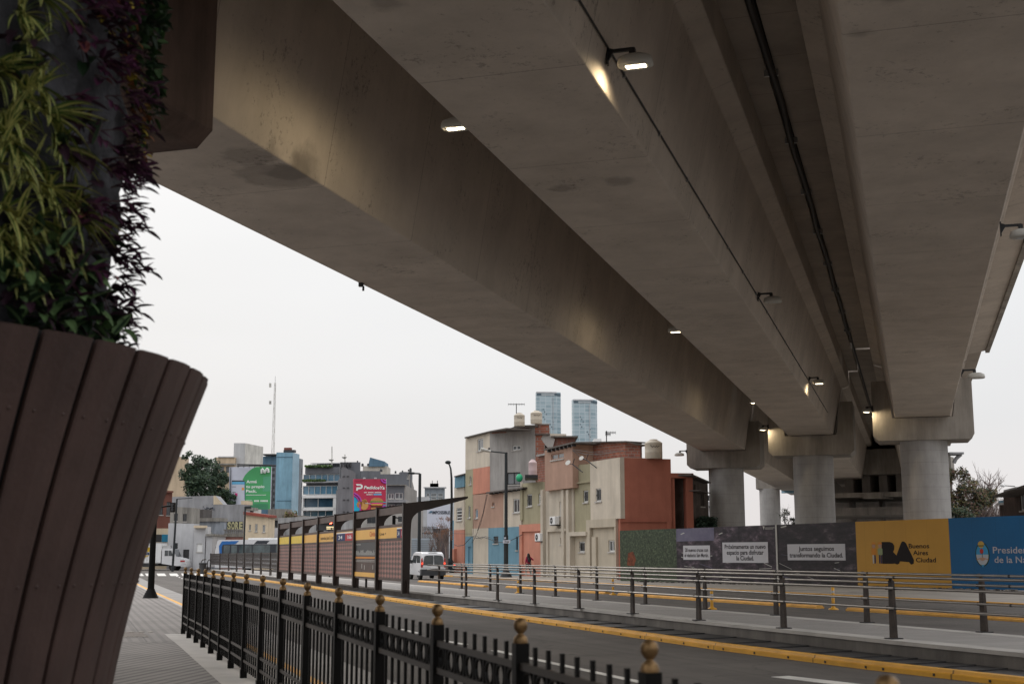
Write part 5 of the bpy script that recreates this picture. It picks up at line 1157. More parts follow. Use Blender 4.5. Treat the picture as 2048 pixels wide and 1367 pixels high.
pts=[(406+3.1*k+1.6*math.sin(k*2.1),1012+3.6*math.sin(k*1.9)) for k in range(9)]; q.path([fr2.pt(*fr2.loc(x,y,.1),.1) for x,y in pts],.09,sc_,4); q.path([fr.pt(*fr.loc(x,y,.1),.1) for x,y in [(409+3.2*k+2*math.sin(k*2.6),1016+2.6*math.sin(k*2.3)) for k in range(7)]],.08,sc_,4); q.build('scrawl',r)
q=MB(); fr3=pf(445,488,151); fr3.pbox(q,447,1066,488,1073,-4,0,wc_)
for k in range(11): fr3.pbox(q,449+k*3.7,1059,450.6+k*3.7,1066,-.2,0,wc_)
fr3.pbox(q,447,1057.5,488,1059.5,-.3,.1,wc_); q.build('balustrade',r)
q=MB(); a,b=hz(fr3,440,488); fr3.box(q,a,b,0,fr3.loc(465,1073)[1],-4,-.2,pinkw); q.build('lower_wall',r)
fr=pf(488,536,145,144.4); r=bldg('cream_house','cream painted house with a red cornice and small windows behind the bus','house',512,145)
B_(r,fr,488,536,1024,1031,None,creamy,holes=[(498,1048,501.5,1060),(510,1047,515,1062.5),(525,1049,530.5,1063.5)],kinds=['plain','slide','slide'],gm=MT['glass_grey'])
q=MB(); fr.ppoly(q,[(487,1022.5),(537,1029),(537,1034),(487,1028.5)],-2,.35,Mw('red_cornice',(.28,.07,.05))); q.build('cornice',r)
q=MB(); fr.pbox(q,482,1000.5,491,1008,-3,-1,creamy); fr.pbox(q,492,1014,502,1020,-4,-2,wc_); q.build('rooftop_tank',r)
fr=pf(534,606,162,161); r=bldg('rooftop_huts','jumbled concrete sheds with a small tank right of the cream house','building',565,162)
B_(r,fr,536,572,1017,1017,None,wc_); q=MB(); fr.pbox(q,544,1027,556,1040,-1,1.5,wc_); fr.pbox(q,546,1040,554,1052,-1,1,D); fr.pbox(q,566,1030,600,1036,-4,0,wc_); q.build('sheds',r)
fr=pf(540,700,155,150); r=bldg('boundary_wall','long low grey white wall behind the bus and shelter','wall',620,152)
B_(r,fr,536,565,1055,1055,None,wa,d=.5,th=1); B_(r,fr,556,705,1035,1028,None,Mw('stained_wall',(.36,.36,.36),streak=.5,spots=.4),th=1)
# mid distance
fr=pf(435,470,262); r=bldg('apartment_block','beige apartment block with small windows behind the tree','building',450,262)
B_(r,fr,430,470,914,914,None,beige,th=2.2,holes=[(440,932,448,944),(452,932,459,944),(441,952,448,962),(452,952,459,962),(441,975,449,990)],gm=MT['glass_grey'],fm=D); q=MB(); fr.pbox(q,433,926,470,929,0,.8,wc_); fr.pbox(q,433,955,462,957.5,0,1,D); fr.pbox(q,436,912,468,914,-1,.3,wa); q.build('balcony',r)
fr=pf(468,491,263.2,263); fr2=pf(491,527,263,264.2); r=bldg('stair_tower','windowless white stair tower above the green billboard','building',495,265)
B_(r,fr,468,491,885.5,885.5,None,Mw('tower_shade',(.50,.50,.50))  ,th=2.2); B_(r,fr2,491,526.5,885.5,893,None,Mw('tower_cream',(.60,.58,.53),streak=.35),th=2.2)
fr=pf(526,560,240); r=bldg('blue_block','sky blue windowless block with a rusty vent box on top','building',570,238)
B_(r,fr,526,555,912,912,None,blued,th=2.2); q=MB(); fr.pbox(q,526,907,555,909.5,-2,1,D); fr.pbox(q,543,909.5,550,912,-2,0,D); 
for k in range(7): fr.pbox(q,543,935+k*12,549,941+k*12,.0,.1,D)
fr.pbox(q,542,932,551,1018,-.5,.05,dgrey); q.build('roof_slab',r)
f2=pf(552,587,231.4,231); B_(r,f2,553,586.5,904,904.5,None,bluew,th=2.2); f3=pf(586.5,599,231,231.5); B_(r,f3,586.5,599,904.5,908,None,bluel,th=2.2); f4=pf(599,606,233,233.1); B_(r,f4,598.5,606,916,918,None,wg,th=2.2,holes=[(602,935,604,950),(602,965,604,975),(602,993,604,1005)],kinds=['plain']*3)
q=MB(); f2.pbox(q,567,899,589,904,-2,-1,D); f2.pbox(q,568,894.5,581,899,-2,-1,Mw('rust_vent',(.20,.06,.045))); f2.pbox(q,553,912.5,587,913.4,0,.1,blued); f2.pbox(q,553,1000,587,1000.8,0,.08,blued); q.build('vent_box',r)
fr=pf(606,681,212,210.6); r=bldg('glass_office','modern office with bands of blue glass in white frames','building',643,212)
q=MB(); a,b=hz(fr,606,676); Z=lambda y: fr.loc(641,y)[1]; fr.box(q,a,b,0,Z(935),-3,-.6,dgrey); fr.box(q,a,b,Z(947),Z(934),-3,0,dgrey); fr.box(q,a,b,Z(965),Z(963),-3,.6,wg); q.build('core',r)
def band(x0,x1,y0,y1,n,gm,root,d=-.4):
    f=MB(); w=(x1-x0)/n
    for k in range(n+1): fr.pbox(f,x0+k*w-.35,y0,x0+k*w+.35,y1,d,d+.25,MT['frame_white'])
    for k in range(int(n)): pass
    fr.pbox(f,x0,y0-.4,x1,y0+.5,d,d+.22,MT['frame_white']); fr.pbox(f,x0,y1-.5,x1,y1+.4,d,d+.22,MT['frame_white']); o=f.build('window',root); g=MB(); fr.pbox(g,x0,y0,x1,y1,d-.2,d+.1,gm); g.build('pane',o)
band(607,680,948,962,6,MT['glass_blue'],r); band(606,675,971,988,6,MT['glass_blue'],r); 
q=MB(); fr.pbox(q,604,989,673,995,-2,.8,MT['white']); fr.pbox(q,604,1014.5,673,1020,-2,.8,MT['white']); fr.pbox(q,666.5,995,673,1030,-2,.8,MT['white']); fr.pbox(q,604,995,606,1035,-2,.8,MT['white']); q.build('white_frame',r)
band(606,666,995.5,1014,2,glass('deep_glass',(.03,.07,.11),.1),r,.1); band(606,666,1020.5,1032,4,glass('deep_glass',(.04,.09,.12),.1),r,.1)
q=MB(); fr.pbox(q,634,925.5,681,934,-2,-2,dgrey); fr.pbox(q,621,925,682,926.5,-2,-1,wa); q.build('penthouse',r)
q=MB(); lg=random.Random(2)
for (x0,x1,y) in ((612,664,933.5),(607,651,962)):
    for k in range(150): c=fr.pt(*fr.loc(lg.uniform(x0,x1),y-lg.uniform(0,3),.2),lg.uniform(0,.6)); q.box(c,(.25,.25,.25),LM['gr'] if lg.random()<.6 else LM['sg'],Euler((lg.random()*3,lg.random()*3,0)).to_matrix())
tag(q.build('terrace_plants',None,fr.pt(5,18,0)),'strips of green planting along the glass office terraces','plants',None,'stuff')
fr=pf(674,805,206,208); r=bldg('slate_building','slate grey stepped building behind the red billboard','building',740,208)
zt=[(676,1040),(676,1000),(675,978),(679,977),(679,956),(682,955),(682,924),(692,936),(704,941),(710,945),(712,1040)]
q=MB(); fr.poly(q,[(fr.loc(x,1000,1)[0],max(0,fr.loc(700,y,1)[1])) if y<1035 else (fr.loc(x,1000,1)[0],0) for x,y in zt],-4,1,dgrey2); q.build('side_wing',r)
B_(r,fr,681,721,923.5,923.5,None,dgrey); B_(r,fr,721,761,941,941,None,dgrey); B_(r,fr,761,801,947.5,947.5,None,dgrey); B_(r,fr,801,813,943,943,None,dgrey,th=2.2)
q=MB()
for x in (682,688.5,694,700): fr.pbox(q,x,924,x+3,932,0,1.2,MT['frame_dark'])
for y in (951,974,998,1022):
    for x in (686,694): fr.pbox(q,x,y,x+4,y+1.3,1.0,1.15,MT['frame_dark'])
q.build('vents',r)
q=MB()
for x,y,w,h in ((715,920.5,3,3),(725,926,5,6),(736,926,4,5),(762,937,6,6),(791,941,4,5),(805,940,3,3),(821,935,5,8),(817,938,3,4)): c=fr.pt(*fr.loc(x,y+h,-2),-2); q.lathe(c,[(w*.04,0),(w*.04,h*.06),(w*.02,h*.08)],D,8)
q.build('roof_vents',r)
fr=pf(775,834,194,193.2); r=bldg('grey_apartments','grey apartment block with balconies right of the red billboard','building',800,194)
B_(r,fr,772,811,970,969,None,dgrey,holes=[(776,986,788,997),(790,985,806,997),(776,1008,790,1020),(793,1008,806,1018)],gm=MT['glass_grey'],th=2.2)
q=MB(); fr.pbox(q,772,999,811,1004,-.5,1.2,wg); fr.pbox(q,772,1022,811,1028,-.5,1.2,wg); fr.pbox(q,772,968.5,811,970,-.5,.5,wc_); q.build('balcony',r)
f5=Frame(fr.pt(fr.loc(811,1000)[0],0,0),fr.pt(fr.loc(811,1000)[0],0,0)+Vector((.45,.9,0))*12); B_(r,f5,811,834,969,981,None,Mw('taupe_wall',(.30,.28,.26)),th=4); f6=pf(801,829,208); B_(r,f6,800,823,945,943,None,dgrey,holes=[(814,949,818,957)],kinds=['plain'],th=2.2); f7=Frame(f6.pt(f6.loc(820,1000)[0],0,0),f6.pt(f6.loc(820,1000)[0],0,0)+Vector((.5,.9,0))*6); B_(r,f7,820,828,943,975,None,Mw('taupe_wall',(.30,.28,.26)),th=2)
# lower pale building seen through the shelter
fr=pf(700,840,156,154); r=bldg('pale_block','pale low block with dark shutters seen through the shelter','building',770,156)
B_(r,fr,712,812,1024,1022,None,Mw('pale_wall',(.42,.40,.37)),th=2.2,holes=[(734,1032,752,1046),(796,1032,806,1043)],fm=D)
B_(r,fr,812,836,1001,1003,None,Mw('taupe_side',(.34,.32,.30)),th=2.2)
# rear slanted blue roof structure
fr=pf(737,770,262); r=bldg('slanted_roof_building','small building with a slanted blue roof above white rooftops','building',752,262)
q=MB(); fr.ppoly(q,[(736,932),(740,914),(769,922),(769.5,932)],-8,0,blued); q.build('roof',r); q=MB(); a,b=hz(fr,722,771); fr.box(q,a,b,0,fr.loc(746,931)[1],-8,-.5,Mw('cream_parapet',(.5,.46,.40))); q.build('wall',r)
# far apartment tower and pale block
fr=pf(848,891,420); r=bldg('far_apartments','distant grey apartment tower with white balconies','building',869,420)
B_(r,fr,849.5,889,974,974,None,Mw('far_grey',(.24,.27,.30)),th=2.2,holes=[(853,986,859,992),(862,986,873,992),(876,986,886,992),(862,994,873,998),(876,994,886,998)],kinds=['plain']*5,gm=MT['glass_grey']); q=MB(); fr.pbox(q,860,966,877,975,-2,-2,blued); fr.pbox(q,864,960,865,966,-4,-3.7,D); fr.pbox(q,874,960,875.5,966,-4,-3.7,D); fr.pbox(q,847,973,892,975,-2,1,wa); q.build('penthouse',r)
fr=pf(834,912,300); r=bldg('pale_apartments','pale stepped apartments behind the spaceship style billboard' if False else 'pale stepped apartments behind the white billboard','building',870,300)
B_(r,fr,834,858,993,993,None,Mw('pale1',(.45,.45,.46)),th=2.2); B_(r,fr,856,909,1003,1003,None,Mw('pale2',(.52,.54,.56)),th=2.2,holes=[(862,1005.5,868,1009),(872,1005.5,878,1009),(884,1005.5,890,1009)],kinds=['plain']*3)
# twin glass towers
tgl=bpy.data.materials.new('tower_glass'); tgl.use_nodes=True; t=tgl.node_tree; n=t.nodes; l=t.links.new; bs=n['Principled BSDF']; bs.inputs['Roughness'].default_value=.25
g=n.new('ShaderNodeNewGeometry'); c=n.new('ShaderNodeCombineXYZ'); l(dotn(n,l,g.outputs['Position'],(1,0,0)),c.inputs[0]); l(dotn(n,l,g.outputs['Position'],(0,0,1)),c.inputs[1])
b_=n.new('ShaderNodeTexBrick'); l(c.outputs[0],b_.inputs['Vector']); b_.offset=.0; b_.inputs['Scale'].default_value=1; b_.inputs['Brick Width'].default_value=5.2; b_.inputs['Row Height'].default_value=3.4; b_.inputs['Mortar Size'].default_value=.28; b_.inputs['Color1'].default_value=(.25,.34,.38,1); b_.inputs['Color2'].default_value=(.38,.47,.51,1); b_.inputs['Mortar'].default_value=(.46,.53,.56,1); l(b_.outputs['Color'],bs.inputs['Base Color'])
for lab,x0,x1,xs,y0 in (('left taller glass tower with a dark crown, rising behind the brick roof',1073.5,1113,1122,784),('right glass tower with a dark crown, slightly lower than its twin',1147.5,1186,1195,799)):
    fr=pf(x0,x1,1180,1182); r=bldg('glass_tower',lab,'tower',x0,1180); r['group']='twin glass towers'
    q=MB(); wall(q,fr,0,fr.loc(x1,900)[0],0,fr.loc(x0,y0)[1],fr.loc(x1,y0)[1],0,6,[],tgl); e=fr.loc(x1,900)[0]; f2=Frame(fr.pt(e,0,0),fr.pt(e,0,0)+(fr.u*.75-fr.n*.66)*10); wall(q,f2,0,f2.loc(xs,900)[0],0,f2.loc(x1,y0)[1],f2.loc(xs,y0+.5)[1],0,3,[],tgl); q.build('curtain_wall',r)
    q=MB(); cd_=Mw('crown_dark',(.10,.14,.17)); fr.pbox(q,x0+.3,y0+2.2,x0+9,y0+6,0,.5,cd_); fr.pbox(q,x1-4,y0+2.2,x1,y0+6,0,.5,cd_); fr.pbox(q,x0+9,y0+4.5,x1-4,y0+6,0,.5,wa); f2.pbox(q,x1+1,y0+2.5,xs-.5,y0+7.5,0,.5,cd_); fr.pbox(q,x0-.5,y0-1,x1,y0+1.6,-2,.8,wa)
    for k in range(9): fr.pbox(q,x0+ (12 if k<5 else 26)+ (k%3)*3,y0+33+k*5,x0+(14 if k<5 else 28)+(k%3)*3,y0+35+k*5,0,.3,cd_)
    fr.pbox(q,x1-7,y0+10,x1-6.2,900,0,.8,wa); q.build('crown',r)
fr=pf(1190,1202,140); q=MB(); fr.pbox(q,1188,877,1203,884,-3,0,MT['white']); q2=bldg('roof_dome','small white roof hut peeking over the brick storey','hut',1195,140); a,b=hz(fr,1190,1202); fr.box(q,a,b,0,fr.loc(1196,884)[1],-3,-.3,wg); q.build('wall',q2)
# radio mast
r=bldg('radio_mast','tall thin lattice radio mast standing above the blue block','mast',540,300)
p=at(540,1100,300); zt_=at(540,765,300).z; q=MB(); w=.6
for (dx,dy) in ((-w,0),(w,0),(0,w)):
    q.tube((p.x+dx,p.y+dy,0),(p.x+dx*.25,p.y+dy*.25,zt_),.06,MT['lampgrey'],4)
z=0; k=0
while z<zt_-1.6:
    f=1-.75*z/zt_; f2=1-.75*(z+1.6)/zt_; s=1 if k%2 else -1
    q.tube((p.x+s*w*f,p.y,z),(p.x-s*w*f2,p.y,z+1.6),.035,MT['lampgrey'],4); q.tube((p.x-w*f,p.y,z),(p.x+w*f,p.y,z),.03,MT['lampgrey'],4); z+=1.6;k+=1
q.tube((p.x,p.y,zt_),(p.x,p.y,at(540,752,300).z),.06,MT['alu'],4); q.build('lattice',r)
q=MB(); 
for yy in (768,772,803,806): c=at(540.5,yy,300); q.box(c,(.5,.25,.5),MT['lampgrey'])
q.build('antennas',r)
for x,y0,y1,lb in ((664,892,928,'thin white roof antenna above the glass office'),(690,908,923,'short faint roof antenna above the slate building')):
    r_=thing('roof_antenna',lb,'antenna',tuple(at(x,y1,212))); q=MB(); q.tube(at(x,y1+3,212),at(x,y0,212),.09,MT['lampgrey'],5); q.build('rod',r_); q=MB(); c=at(x-1.5,y1-6,212); q.lathe(c,[(.05,0),(.35,.15),(.45,.3)],MT['lampgrey'],10); q.build('small_dish',r_)
# ---------------------------------------------------------------- billboards
fr=pf(458,543,188,187.2); r=bldg('green_billboard','large green and white advertising billboard with a phone picture','billboard',500,188)
grn=M('ad_green',(.07,.36,.13),rough=.5,var=.05,scale=.2,bump=0); grn2=M('ad_green_light',(.10,.38,.21),rough=.5,var=.05,bump=0); wb=M('ad_white',(.56,.58,.66),rough=.5,var=.04,bump=0); sk=M('ad_sky',(.13,.42,.66),var=.04,bump=0); mg=M('ad_magenta',(.62,.04,.22),var=.04,bump=0); og=M('ad_orange',(.75,.33,.08),var=.04,bump=0)
Q=lambda x,y: (440+x/8.544,900+y/8.544)
q=MB(); fr.ppoly(q,[Q(160,285),Q(875,275),Q(855,1010),Q(150,1000)],-.4,0,wb); bd=q.build('board',r)
q=MB(); arc=[Q(*p_) for p_ in ((620,280),(560,305),(490,355),(430,420),(385,500))]
fr.ppoly(q,arc+[Q(385,505),Q(428,520),Q(425,1005),Q(855,1010),Q(875,275)],0,.02,grn); fr.ppoly(q,[Q(740,450),Q(870,440),Q(862,700),Q(730,700)],.02,.03,grn2)
fr.ppoly(q,[Q(205,515),Q(420,515),Q(425,1005),Q(185,1005)],.02,.05,wb); fr.ppoly(q,[Q(205,512),Q(420,512),Q(421,535),Q(204,535)],.05,.07,D); fr.ppoly(q,[Q(204,535),Q(421,535),Q(421,580),Q(203,580)],.05,.07,sk)
fr.ppoly(q,[Q(418,530),Q(430,530),Q(430,840),Q(420,840)],.05,.08,blued); fr.ppoly(q,[Q(372,635),Q(410,635),Q(410,680),Q(372,680)],.05,.07,og); fr.ppoly(q,[Q(252,730),Q(298,730),Q(298,778),Q(252,778)],.05,.07,mg)
for y in (618,712,815): fr.ppoly(q,[Q(206,y),Q(270 if y>700 else 280,y),Q(270,y+7),Q(206,y+7)],.05,.07,D)
for y in range(915,1000,14): fr.ppoly(q,[Q(480,y),Q(820,y),Q(820,y+3),Q(480,y+3)],.02,.05,blued)
fr.ppoly(q,[Q(178,285),Q(184,285),Q(180,1000),Q(174,1000)],.05,.2,D); q.build('print',bd)
q=MB(); wtx=M('ad_lettering',(.80,.84,.80),var=.03,bump=0)
for s_,x,y,h,w in (('Armá',450,557,48,180),('tu propio',445,640,44,315),('Pack.',445,718,48,182)):
    a,z=fr.loc(*Q(x,y),.04); text(q,s_,fr,a,z,fr.loc(*Q(x,y-h),.04)[1]-z,.05,wtx,width=fr.loc(*Q(x+w,y),.04)[0]-a,bold=.03)
a,z=fr.loc(*Q(585,878),.04); text(q,'PERSONALIZÁ',fr,a,z,.72,.05,wtx,width=fr.loc(*Q(818,878),.04)[0]-a,bold=.03) if False else None
for k in range(11): fr.ppoly(q,[Q(585+k*21.5,848),Q(600+k*21.5,848),Q(600+k*21.5,878),Q(585+k*21.5,878)],.04,.06,wtx) if k!=4 else None
for k in range(30): fr.ppoly(q,[Q(446+k*11.4,755),Q(453+k*11.4,755),Q(453+k*11.4,768),Q(446+k*11.4,768)],.04,.06,wtx)
for k in range(10): fr.ppoly(q,[Q(446+k*10,846),Q(452+k*10,846),Q(452+k*10,854),Q(446+k*10,854)],.04,.06,wtx)
# M shaped ribbon logo
lp_=[Q(*p_) for p_ in ((712,395),(708,360),(712,330),(726,318),(742,340),(756,378),(766,386),(776,366),(790,330),(806,312),(822,322),(828,350),(826,378))]
q.path([fr.pt(*fr.loc(x,y,.12),.12) for x,y in lp_],.17,wtx,6); q.build('lettering',bd)
q=MB()
for x in range(476,546,11): q.tube(fr.pt(*fr.loc(x,934,.1),.1),fr.pt(*fr.loc(x+2,929,1.6),1.6),.05,D,4); 
q.tube(fr.pt(*fr.loc(474,928,1.6),1.6),fr.pt(*fr.loc(552,930,1.6),1.6),.1,D,5); q.tube(fr.pt(*fr.loc(474,931,1),1),fr.pt(*fr.loc(552,931,1),1),.07,D,5)
for x in (463,500,538): a=fr.loc(x,1000)[0]; fr.box(q,a-.2,a+.2,0,fr.loc(x,960)[1],-1.2,-.5,D)
q.build('gantry',r)
fr=pf(707,773,186,188); r=bldg('red_billboard','bright red food delivery billboard with burger and lamps on top','billboard',740,187)
cr_=M('ad_red',(.48,.028,.075),rough=.5,var=.05,scale=.3,bump=0); cy=M('ad_cyan',(.02,.42,.62),var=.04,bump=0); pu_=M('ad_purple',(.42,.07,.42),var=.04,bump=0); bun=M('ad_bun',(.50,.22,.08),var=.25,scale=1.5,bump=0); meat=M('ad_meat',(.16,.03,.02),var=.3,scale=2,bump=0); lett=M('ad_lettuce',(.12,.28,.05),var=.3,bump=0); chs=M('ad_cheese',(.75,.4,.06),var=.1,bump=0)
Q=lambda x,y: (620+x/8.543,890+y/8.543)
q=MB(); fr.ppoly(q,[Q(750,575),Q(1305,575),Q(1300,1140),Q(748,1140)],-.4,0,cr_); fr.ppoly(q,[Q(1303,575),Q(1310,575),Q(1305,1140),Q(1298,1140)],-.4,.1,wa); bd=q.build('board',r)
q=MB(); C=lambda x,y: fr.loc(*Q(x,y),.02); ux=C(751,600)[0]-C(750,600)[0]; cc=C(750,1140)
a,z=C(750,1140); fr.ppoly(q,[Q(750,875),Q(800,910),Q(840,970),Q(855,1040),Q(850,1138),Q(750,1138)],0,.02,cy)
def arcp(pts,w): q.path([fr.pt(*fr.loc(*Q(x,y),.06),.06) for x,y in pts],w,pu_,5)
arcp([(752,815),(810,850),(855,900),(872,960)],.13); arcp([(752,855),(800,890),(830,950)],.1); arcp([(1215,578),(1225,610),(1255,635),(1300,645)],.13); arcp([(1255,578),(1270,600),(1300,605)],.1); arcp([(853,1135),(860,1080),(850,1000)],.1)
for (x,y,rr_) in ((845,1010,48),(925,1015,72),(940,960,36),(870,955,30)): a,z=C(x,y); disc(q,fr,a,z,rr_*ux,.02,.05,bun if x!=925 else M('ad_dough',(.58,.30,.09),var=.15,scale=1,bump=0),rr_*ux*1.15)
a,z=C(1142,950); disc(q,fr,a,z,105*ux,.02,.06,bun,55*ux,20,0,math.pi)
for y0,y1,x0,x1,m_ in ((950,975,1030,1255,lett),(975,1000,1055,1250,mg),(1000,1022,1045,1240,chs),(1020,1060,1035,1240,meat),(1060,1095,1040,1245,bun)): fr.ppoly(q,[Q(x0,y0),Q(x1,y0),Q(x1-6,y1),Q(x0+6,y1)],.02,.055,m_)
for y in (965,1010): fr.ppoly(q,[Q(1250,y),Q(1300,y),Q(1300,y+12),Q(1250,y+12)],.02,.05,cy)
fr.ppoly(q,[Q(1225,1030),Q(1300,1030),Q(1300,1080),Q(1250,1080)],.0,.015,pu_); fr.ppoly(q,[Q(945,980),Q(1050,995),Q(1050,1003),Q(945,990)],.06,.08,wb); fr.ppoly(q,[Q(1085,825),Q(1225,825),Q(1225,850),Q(1085,850)],.0,.02,sk)
q.build('print',bd)
q=MB(); a,z=C(920,742); text(q,'PedidosYa',fr,a,z,C(920,690)[1]-z,.05,wtx,width=C(1272,742)[0]-a,bold=.03,slant=.2)
# P shaped mark
fr.ppoly(q,[Q(785,660),Q(870,660),Q(898,680),Q(903,710),Q(890,735),Q(865,745),Q(820,748),Q(816,772),Q(787,772),Q(796,716),Q(862,716),Q(872,705),Q(868,690),Q(855,685),Q(800,685)],.02,.05,wtx)
for k in range(18):
    if k not in (3,10): fr.ppoly(q,[Q(925+k*16.5,795),Q(936+k*16.5,795),Q(936+k*16.5,812),Q(925+k*16.5,812)],.02,.04,wtx)
for k in range(7): fr.ppoly(q,[Q(965+k*15.5,832),Q(976+k*15.5,832),Q(976+k*15.5,847),Q(965+k*15.5,847)],.02,.04,wtx)
for k in range(6): fr.ppoly(q,[Q(780+k*18,602),Q(790+k*18,602),Q(790+k*18,610),Q(780+k*18,610)],.02,.04,D)
q.build('lettering',bd)
q=MB()
for x in (936,1128): fr.ppoly(q,[Q(x-14,548),Q(x+14,548),Q(x+14,570),Q(x-14,570)],.5,1.0,wa); q.tube(fr.pt(*fr.loc(*Q(x,572),.1),.1),fr.pt(*fr.loc(*Q(x,560),.9),.9),.05,D,4)
for x in (720,760): a=fr.loc(x,1000)[0]; fr.box(q,a-.2,a+.2,0,fr.loc(x,980)[1],-1.2,-.5,D)
q.build('gantry',r)
fr=pf(854,903,140); r=bldg('white_billboard','white billboard with dark lettering low behind the lamp posts','billboard',878,140)
q=MB(); fr.pbox(q,854,1009,902.5,1056,-.3,0,wb); a=fr.loc(878,1050)[0]; fr.box(q,a-.15,a+.15,0,fr.loc(878,1050)[1],-.8,-.3,D); o=q.build('board',r)
q=MB(); a,z=fr.loc(864,1027,.02); text(q,'IMPOSSIBLE',fr,a,z,.33,.03,M('ad_dark',(.06,.07,.09),var=.05,bump=0),width=fr.loc(900,1027,.02)[0]-a,bold=.03); fr.ppoly(q,[(856,1025),(861,1021),(865,1021),(865,1023),(861,1025.5)],.02,.04,blued)
for k in range(4): fr.pbox(q,872+k*6,1036,875+k*6,1037,.01,.02,wg)
q.build('lettering',o)
fr=pf(823,873,125); r=bldg('corrugated_fence','pale corrugated metal fence behind the white van','fence',848,125); q=MB(); fr.pbox(q,823,1076,873,1109,-.1,0,Mw('corrugated',(.45,.52,.58))); fr.pbox(q,823,1109,873,1140,-.1,0,Mw('corrugated',(.45,.52,.58))); 
for k in range(9): fr.pbox(q,823,1078+k*3.7,873,1078.7+k*3.7,0,.06,wg)
q.build('sheet',r)
fr=pf(866,896,150); r=bldg('dark_shop','dark low building at the foot of the white billboard','building',880,150); B_(r,fr,866,895,1043,1045,None,Mw('dark_shop_wall',(.09,.07,.07)),th=4)
q=MB()
for k in range(12): q.tube(at(846+k*2.6,1052,132),at(846+k*2.6,1112,132),.05,D,4)
q.tube(at(844,1066,132),at(878,1066,132),.05,D,4); tag(q.build('railings',None,at(860,1100,132)),'tall thin dark railings beside the bare street trees','railings')
# ---------------------------------------------------------------- street lamps and signals
dk=M('dark_pole_paint',(.022,.026,.028),rough=.5,var=.2,bump=0,spec=.3); 
def pole(name,label,cat,x,yb,yt,r0,r1,zb=0,Y=None):
    b=gnd(x,yb,zb) if Y is None else Vector(((x-1024)/F*Y,Y,zb)); t=at(x,yt,b.y); r=thing(name,label,cat,(b.x,b.y,zb)); return b,t.z,r
b,zt_,r=pole('street_lamp','dark street lamp with long arm and a white street sign before the blue house','street lamp',1012,1153.5,904,.13,.1)
q=MB(); q.tube(b,(b.x,b.y,b.z+3.0),.17,dk,12); q.tube((b.x,b.y,3.0),(b.x,b.y,zt_),.13,dk,12,r2=.11); q.lathe(b,[(.45,0),(.42,.1),(.2,.5),(.18,.7)],dk,12); q.build('pole',r)
q=MB(); q.path([at(1010,905,b.y),at(995,903.5,b.y),at(980,902,b.y-.2)],.05,dk,6); q.build('arm',r)
q=MB(); c0_=at(981,902.5,b.y-.2); c1_=at(962,897.5,b.y-.4); q.tube(c0_,c1_,.10,MT['lampgrey'],8,r2=.13); q.box(c1_.lerp(c0_,.35)+Vector((0,0,.02)),((c0_-c1_).length*.7,.34,.1),MT['lampgrey'],Matrix.Rotation(R(12),3,'Y')); q.sphere(at(978,896.5,b.y-.3),.08,D,8); q.build('lamp_head',r)
sf=Frame((b.x-.5,b.y-.2),(b.x+.5,b.y-.2)); q=MB(); sf.pbox(q,1005.8,1079,1020.5,1085.6,-.02,.02,wb); o=q.build('street_sign',r); q=MB(); a,z=sf.loc(1009,1083.5,.03); text(q,'Córdoba',sf,a,z,.09,.03,dtx,width=.34,bold=.03); q.build('lettering',o); q=MB(); sf.pbox(q,1008,1073.5,1012,1077,-.1,.1,wb); q.build('small_box',r)
b,zt_,r=pole('street_lamp','tall slim street lamp with square arm rising behind the bus shelter','street lamp',840.5,1140,946.5,.1,.08,ZR,100)
q=MB(); q.tube(b,(b.x,b.y,zt_),.14,dk,10,r2=.11); q.build('pole',r); q=MB(); q.tube((b.x,b.y,zt_),at(828,946,b.y),.06,dk,6); q.build('arm',r); q=MB(); q.tube(at(829,946,b.y),at(817,945,b.y),.09,dk,8); q.build('lamp_head',r)
q=MB()
b,zt_,r=pole('street_lamp','old curved street lamp next to the painted houses','street lamp',903.4,1148,940,.1,.08,ZR,118)
q.path([Vector((b.x,b.y,0)),at(903.4,1000,b.y),at(903,955,b.y),at(901.5,937,b.y),at(899,929,b.y),at(896.5,925,b.y)],.1,dk,8,rr=[.13,.11,.1,.08,.07,.06]); q.build('pole',r); q=MB(); q.sphere(at(896,924,b.y),.22,dk,10,(1.3,1,.8)); q.build('lamp_head',r)
b,zt_,r=pole('street_lamp','thin dark street lamp in front of the weathered white house','street lamp',355.5,1137,997,.08,.06,ZR,135)
q=MB(); q.tube(b,(b.x+.15,b.y,zt_),.13,dk,8,r2=.09); q.build('pole',r); q=MB(); q.path([(b.x+.15,b.y,zt_),at(372,996,b.y),at(385,995,b.y)],.04,dk,5); q.build('arm',r); q=MB(); q.box(at(351,1091,b.y),(.4,.3,.6),dk); q.build('control_box',r)
b,zt_,r=pole('street_lamp','slim pole with small dark head in front of the cream house','street lamp',494.5,1137,1012,.08,.06,ZR,128)
q=MB(); q.tube(b,(b.x,b.y,zt_),.09,dk,8); q.build('pole',r); q=MB(); q.box(at(497,1014,b.y),(.55,.2,.25),dk); q.build('lamp_head',r)
